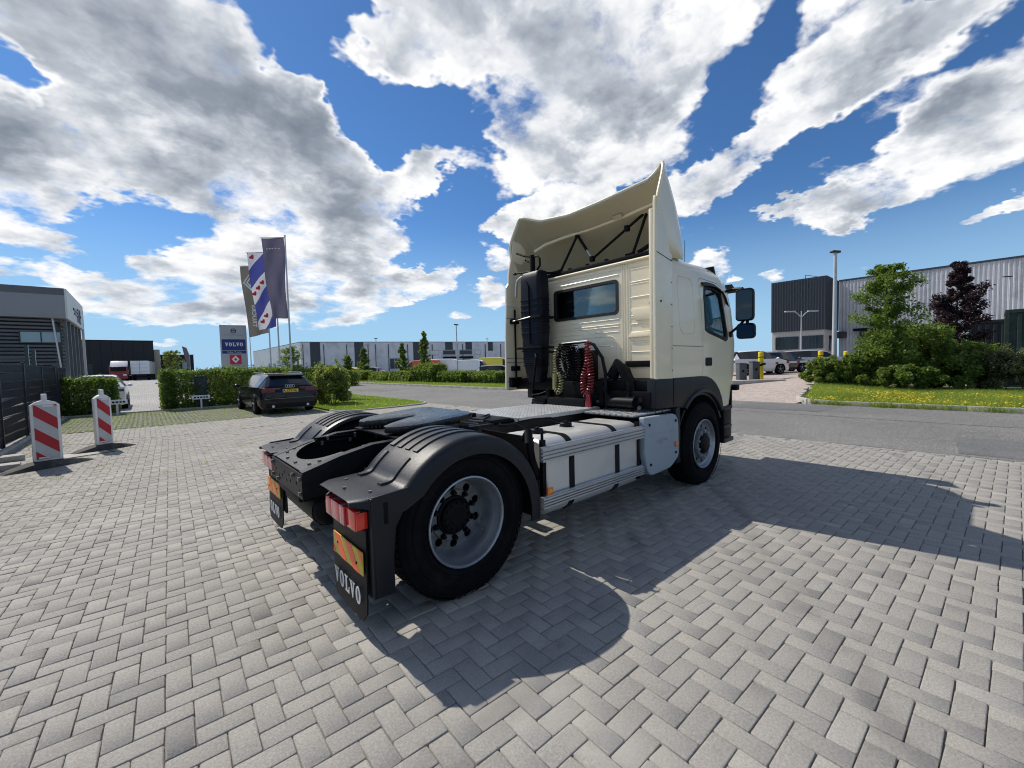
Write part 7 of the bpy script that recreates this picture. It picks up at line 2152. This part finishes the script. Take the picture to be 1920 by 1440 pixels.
def cloth_mat(name, col, stripes=False):
    m = bpy.data.materials.new(name); m.use_nodes = True
    nt = m.node_tree; N = NT(nt); nt.nodes.clear()
    tc = N.n('ShaderNodeTexCoord')
    nz = N.noise(tc.outputs['Object'], 14, 4, .6).outputs[0]
    if stripes:
        sp = N.n('ShaderNodeSeparateXYZ'); N.l(tc.outputs['UV'], sp.inputs[0])
        t = N.math('ADD', N.math('MULTIPLY', sp.outputs[1], 2.15), N.math('MULTIPLY', sp.outputs[0], .75))
        fr = N.math('FRACT', N.math('MULTIPLY', t, 1.05))
        col_ = N.mix(N.math('GREATER_THAN', fr, .52), (.075, .085, .30), (.62, .62, .66))
    else:
        rgb = N.n('ShaderNodeRGB'); rgb.outputs[0].default_value = (*col, 1); col_ = rgb.outputs[0]
    f = N.vmath('SCALE', col_); N.l(N.mapr(nz, .3, .7, .9, 1.1), f.inputs[3])
    d = N.n('ShaderNodeBsdfDiffuse'); N.l(f.outputs[0], d.inputs[0])
    t_ = N.n('ShaderNodeBsdfTranslucent'); N.l(f.outputs[0], t_.inputs[0])
    mx = N.n('ShaderNodeMixShader'); mx.inputs[0].default_value = .45
    N.l(d.outputs[0], mx.inputs[1]); N.l(t_.outputs[0], mx.inputs[2])
    out = N.n('ShaderNodeOutputMaterial'); N.l(mx.outputs[0], out.inputs[0])
    return m
b1, s1 = banner('banner', 'dark purple banner on the tall right-hand flagpole', FP1, 9.05, 4.55, 1.28, .92, cloth_mat('cloth_purple', (.13, .12, .175)), .10, 0)
b2, s2 = banner('banner', 'blue and white striped banner with red lily leaves', FP2, 9.1, 4.75, 1.70, 1.15, cloth_mat('cloth_stripes', (0, 0, 0), True), .10, 2, .2)
b3, s3 = banner('banner', 'grey-brown banner with a white chevron and upright lettering', FP3, 9.0, 4.75, 1.78, 1.35, cloth_mat('cloth_brown', (.16, .148, .13)), .08, 4, .3)
def on_flag(surf, v, u, lift=.03):
    return surf(v, u) - FV * lift
M_heart = pmat('flag_red', (.55, .03, .04), .7); M_fwhite = pmat('flag_white', (.72, .72, .70), .7)
for (v, u) in ((.395, .5), (.46, .7), (.83, .5), (.90, .7), (.06, .8), (.53, .9)):
    c = on_flag(s2, v, u, .05)
    pts = []
    for a in np.linspace(0, 2 * math.pi, 24, endpoint=False):
        hx = .16 * math.sin(a) ** 3; hz = (.13 * math.cos(a) - .05 * math.cos(2 * a) - .02 * math.cos(3 * a))
        pts.append((hx, hz))
    R35 = R(35)
    MB().prism(pts, lambda a, b, w: tuple(c + RV * (a * math.cos(R35) - b * math.sin(R35)) + Vector((0, 0, a * math.sin(R35) + b * math.cos(R35))) + FV * w), -.004, .004).build('lily_leaf', M_heart, b2)
for k in range(5):
    c = on_flag(s1, .135, .22 + .14 * k, .05)
    MB().obox(c, (.07, .07, .06), Matrix.Rotation(YAW, 3, 'Z')).build('letter_mark', M_fwhite, b1)
def flag_poly(pts, root, surf, name, lift=.05):
    V_ = [on_flag(surf, v, u, lift) for u, v in pts]
    V2 = [p + FV * .006 for p in V_]
    n = len(pts)
    MB().add(V_ + V2, [tuple(range(n)), tuple(range(2 * n - 1, n - 1, -1))] + [(i, (i + 1) % n, n + (i + 1) % n, n + i) for i in range(n)]).build(name, M_fwhite, root, smooth=0)
for du in (0.0, .12):
    flag_poly([(.62 - du, .10), (.55 - du, .08), (.86 - du * 1.0, .235), (.93 - du, .235)], b3, s3, 'chevron_bar')
    flag_poly([(.93 - du, .235), (.86 - du, .235), (.45 - du, .37), (.50 - du, .40)], b3, s3, 'chevron_bar')
c = on_flag(s3, .72, .60, .06)
text_obj('lettering', 'TRUCKS', .42, frame_M(c - Vector((b3.location.x * 0, 0, 0)), (-RV * 0 + Vector((0, 0, 1))), RV), M_fwhite, b3, depth=.003, bold=.008)
# feather banner further left
fx, fy, fz_ = at(357, 58)
ff = empty('feather_flag', (fx, fy, fz_), 0, 'small dark feather flag on a bent pole in the dealer yard', 'flag')
MB().tube([(0, 0, 0), (0, 0, 3.6), tuple(RV * -.4 + Vector((0, 0, 4.7))), tuple(RV * -1.0 + Vector((0, 0, 4.95)))], .03, 6).build('pole', M_steelpole, ff)
MB().add([tuple(RV * -.03 + Vector((0, 0, 1.4))), tuple(RV * -.05 + Vector((0, 0, 3.6))), tuple(RV * -.4 + Vector((0, 0, 4.7))), tuple(RV * -1.0 + Vector((0, 0, 4.9))), tuple(RV * -.75 + Vector((0, 0, 3.2)) + FV * .1), tuple(RV * -.25 + Vector((0, 0, 1.8)))], [(0, 1, 2, 3, 4, 5)]).build('cloth', cloth_mat('cloth_feather', (.10, .09, .11)), ff, fix=False)

# ---------------------------------------------------------------- small parking signs and cabinet at the hedge
for i, (x, y, lab) in enumerate(((.16, 18.42, 'low white parking sign in front of the long clipped hedge'), (-2.42, 18.30, 'low white parking sign beside the farther striped post'))):
    r = empty('parking_sign', (x, y, 0), R(-8), lab, 'sign', 'low parking signs')
    MB().box(-.03, .03, -.02, .02, 0, .52).build('post', M_postw, r)
    pl = MB().box(-.31, .31, -.035, -.02, .40, .57).build('plate', M_white, r, bevel=.006)
    for k, (u0, u1) in enumerate(((-.24, -.17), (-.13, -.06), (-.03, .05), (.08, .14), (.17, .24))): MB().box(u0, u1, -.037, -.0352, .455, .515).build('character', M_hub, pl)
r = empty('utility_cabinet', (.22, 18.95, 0), R(-5), 'dark green utility cabinet set into the long clipped hedge', 'cabinet')
MB().box(-.22, .22, -.25, .15, 0, 1.32).build('housing', M_cont, r, bevel=.03)
MB().box(-.25, .25, -.28, .18, 1.32, 1.38).build('lid', M_cont, r, bevel=.02)
MB().box(-.20, .20, -.262, -.252, .1, 1.25).build('door', M_cont, r, bevel=.004)

# ---------------------------------------------------------------- trees and far shrubs
def tree(name, label, px, depth, h, crown, n, mat, lsize, group=None, shape='oval', trunk=.05, seed=0, z0f=.25, clumps=46):
    x, y, z = at(px, depth)
    root = empty(name, (x, y, z), 0, label, 'tree', group)
    rs = np.random.default_rng(seed + 5)
    # trunk and limbs
    tk = MB().tube([(0, 0, -.1), (.02, .01, h * .3), (-.02, .02, h * .6), (.01, 0, h * .92)], [trunk, trunk * .8, trunk * .5, trunk * .15], 8)
    tips = []
    lim = MB()
    K = clumps
    for k in range(K):
        zz = h * (z0f + (1 - z0f) * .93 * (k + .5) / K)
        f = (zz / h - z0f) / (1 - z0f)
        rad = crown * (math.sin(math.pi * min(1, .14 + .86 * f)) ** .7 if shape == 'oval' else (1 - f) ** .75 * (.6 + .4 * min(1, f * 6)))
        rad = max(.10, rad) * rs.uniform(.45, 1.15)
        a = k * 2.399 + rs.uniform(-.6, .6)
        up = .35 + .35 * f + rs.uniform(-.2, .2)
        tip = (rad * math.cos(a), rad * math.sin(a), zz + rad * up)
        lim.tube([(0, 0, zz - .05), (tip[0] * .5, tip[1] * .5, zz + rad * up * .35), tip], [trunk * .28, trunk * .17, trunk * .06], 5)
        tips.append((tip, rad))
    tk.build('trunk', M_bark, root)
    o = lim.build('limbs', M_bark, root)
    C = []
    per = n // (len(tips) * 3)
    for (tip, rad) in tips:
        for fr in (1.0, .72, .42):
            c = np.array([tip[0] * fr, tip[1] * fr, tip[2] - (1 - fr) * rad * .4]) + rs.normal(0, .07, 3) * max(.5, rad)
            sz = np.array([.24, .24, .22]) * max(.40, min(1.0, rad)) * rs.uniform(.7, 1.35)
            q = rs.normal(size=(per, 3)); q /= np.linalg.norm(q, axis=1, keepdims=True); q *= rs.random((per, 1)) ** .6 * 1.25
            C.append(c + q * sz)
    C = np.concatenate(C) + rs.normal(0, .035, (sum(len(c) for c in C), 3))
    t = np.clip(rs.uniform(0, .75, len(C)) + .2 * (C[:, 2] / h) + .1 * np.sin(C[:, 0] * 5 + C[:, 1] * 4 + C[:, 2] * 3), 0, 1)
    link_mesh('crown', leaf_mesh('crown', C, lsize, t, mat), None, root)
    return root
tree('maple_tree', 'green young tree in front of the grey hall, right of the thick lamp post', 1660, 17.6, 5.25, 1.02, 20000, M_tree, .050, shape='oval', trunk=.06, seed=1, z0f=.16, clumps=60)
tree('copper_tree', 'dark purple-leaved tree right of the green young tree', 1793, 20.5, 6.15, 1.45, 24000, M_copper, .060, shape='cone', trunk=.07, seed=2, z0f=.18)
for i, (px_, d_, h_, cr_, lab) in enumerate(((683, 52, 4.2, .95, 'slim young tree left of the small red car'), (755, 50, 4.6, .9, 'slim young tree in front of the far dark-framed window'), (797, 46, 5.6, .85, 'tallest slim tree in front of the red van'), (546, 56, 4.6, 1.4, 'loose young tree behind the flagpoles'), (652, 56, 3.4, .6, 'smallest slim tree in front of the far grey building'), (322, 92, 6.0, 2.0, 'pale green tree before the dark annex'))):
    tree('slim_tree', lab, px_, d_, h_, cr_, 5000, M_bush if i != 5 else M_pale, .09 if i != 5 else .14, 'young trees in the distance', 'cone' if i < 3 else 'oval', .05, seed=10 + i, z0f=.15)
# bushes on the verge across the road
def bush(label, px, depth, w, d, h, n, mat=M_bush, ls=.06, seed=0, name='verge_bush', **kw):
    x, y, z = at(px, depth)
    return loose_bush(name, label, x, y, w, d, h, n, mat, ls, 'bushes along the verge', seed, **kw)
bush('low leafy bush at the left end of the verge, below the yellow bollard', 1548, 18.4, 1.8, 1.6, 1.15, 11000, seed=21, nclump=34)
bush('leafy bush under the thick lamp post', 1600, 18.0, 2.0, 1.8, 1.35, 14000, seed=22, nclump=36)
bush('tall broad bush below the green young tree', 1660, 17.4, 2.3, 2.0, 2.05, 22000, seed=23, nclump=50)
bush('tall dense bush below the purple-leaved tree', 1735, 18.0, 2.5, 2.2, 2.75, 28000, seed=24, nclump=62, shoots=16)
bush('rounded bush right of the purple-leaved tree', 1806, 16.8, 2.2, 1.9, 1.9, 18000, seed=25, nclump=44)
bush('low dark bush tucked in front of the two tall bushes', 1700, 16.4, 3.0, 1.3, 1.05, 14000, seed=29, nclump=40, shoots=4)
M_weed = leaf_mat('weed_leaves', (.055, .065, .025), (.20, .22, .10), .4, c3=(.6, .6, .5))
bush('thin weedy shrub in front of the green container', 1868, 16.0, 2.0, 1.6, 1.5, 11000, M_weed, .042, seed=26, shoots=26)
bush('weedy shrub at the right edge of the photo', 1930, 15.6, 2.2, 1.6, 1.55, 11000, M_weed, .042, seed=27, shoots=26)
bush('broad shrub behind the weeds on the far right', 1955, 18.6, 4.0, 1.8, 2.0, 16000, seed=28, nclump=40)
# shrub row on the far side of the road
labs = ['far shrub at the left end of the row across the road', 'far shrub below the small street lamp', 'far shrub below the slim young trees', 'bulky far shrub below the red van', 'far shrub below the far street lamp', 'far shrub nearest the truck cab']
for i, (px_, d_, w_, h_) in enumerate(((668, 50, 7.0, 1.2), (716, 46, 5.5, 1.02), (760, 42, 4.5, 1.05), (805, 39, 3.6, 1.7), (856, 36, 4.0, 1.02), (915, 33.5, 4.0, .98))):
    x, y, z = at(px_, d_)
    hedge('roadside_shrub', labs[i], x - .9, x + .9, y - w_ / 2, y + w_ / 2, h_, 9000, M_bush if i != 4 else M_tree, .085, 'shrub', 'shrub row across the road', 40 + i, taper=.3)
x, y, z = at(600, 36)
hedge('roadside_shrub', 'distant hedge behind the pale flowering bush', x - 4, x + 3, y - .8, y + .8, 1.35, 9000, M_bush, .08, 'shrub', 'shrub row across the road', 60, taper=.2)
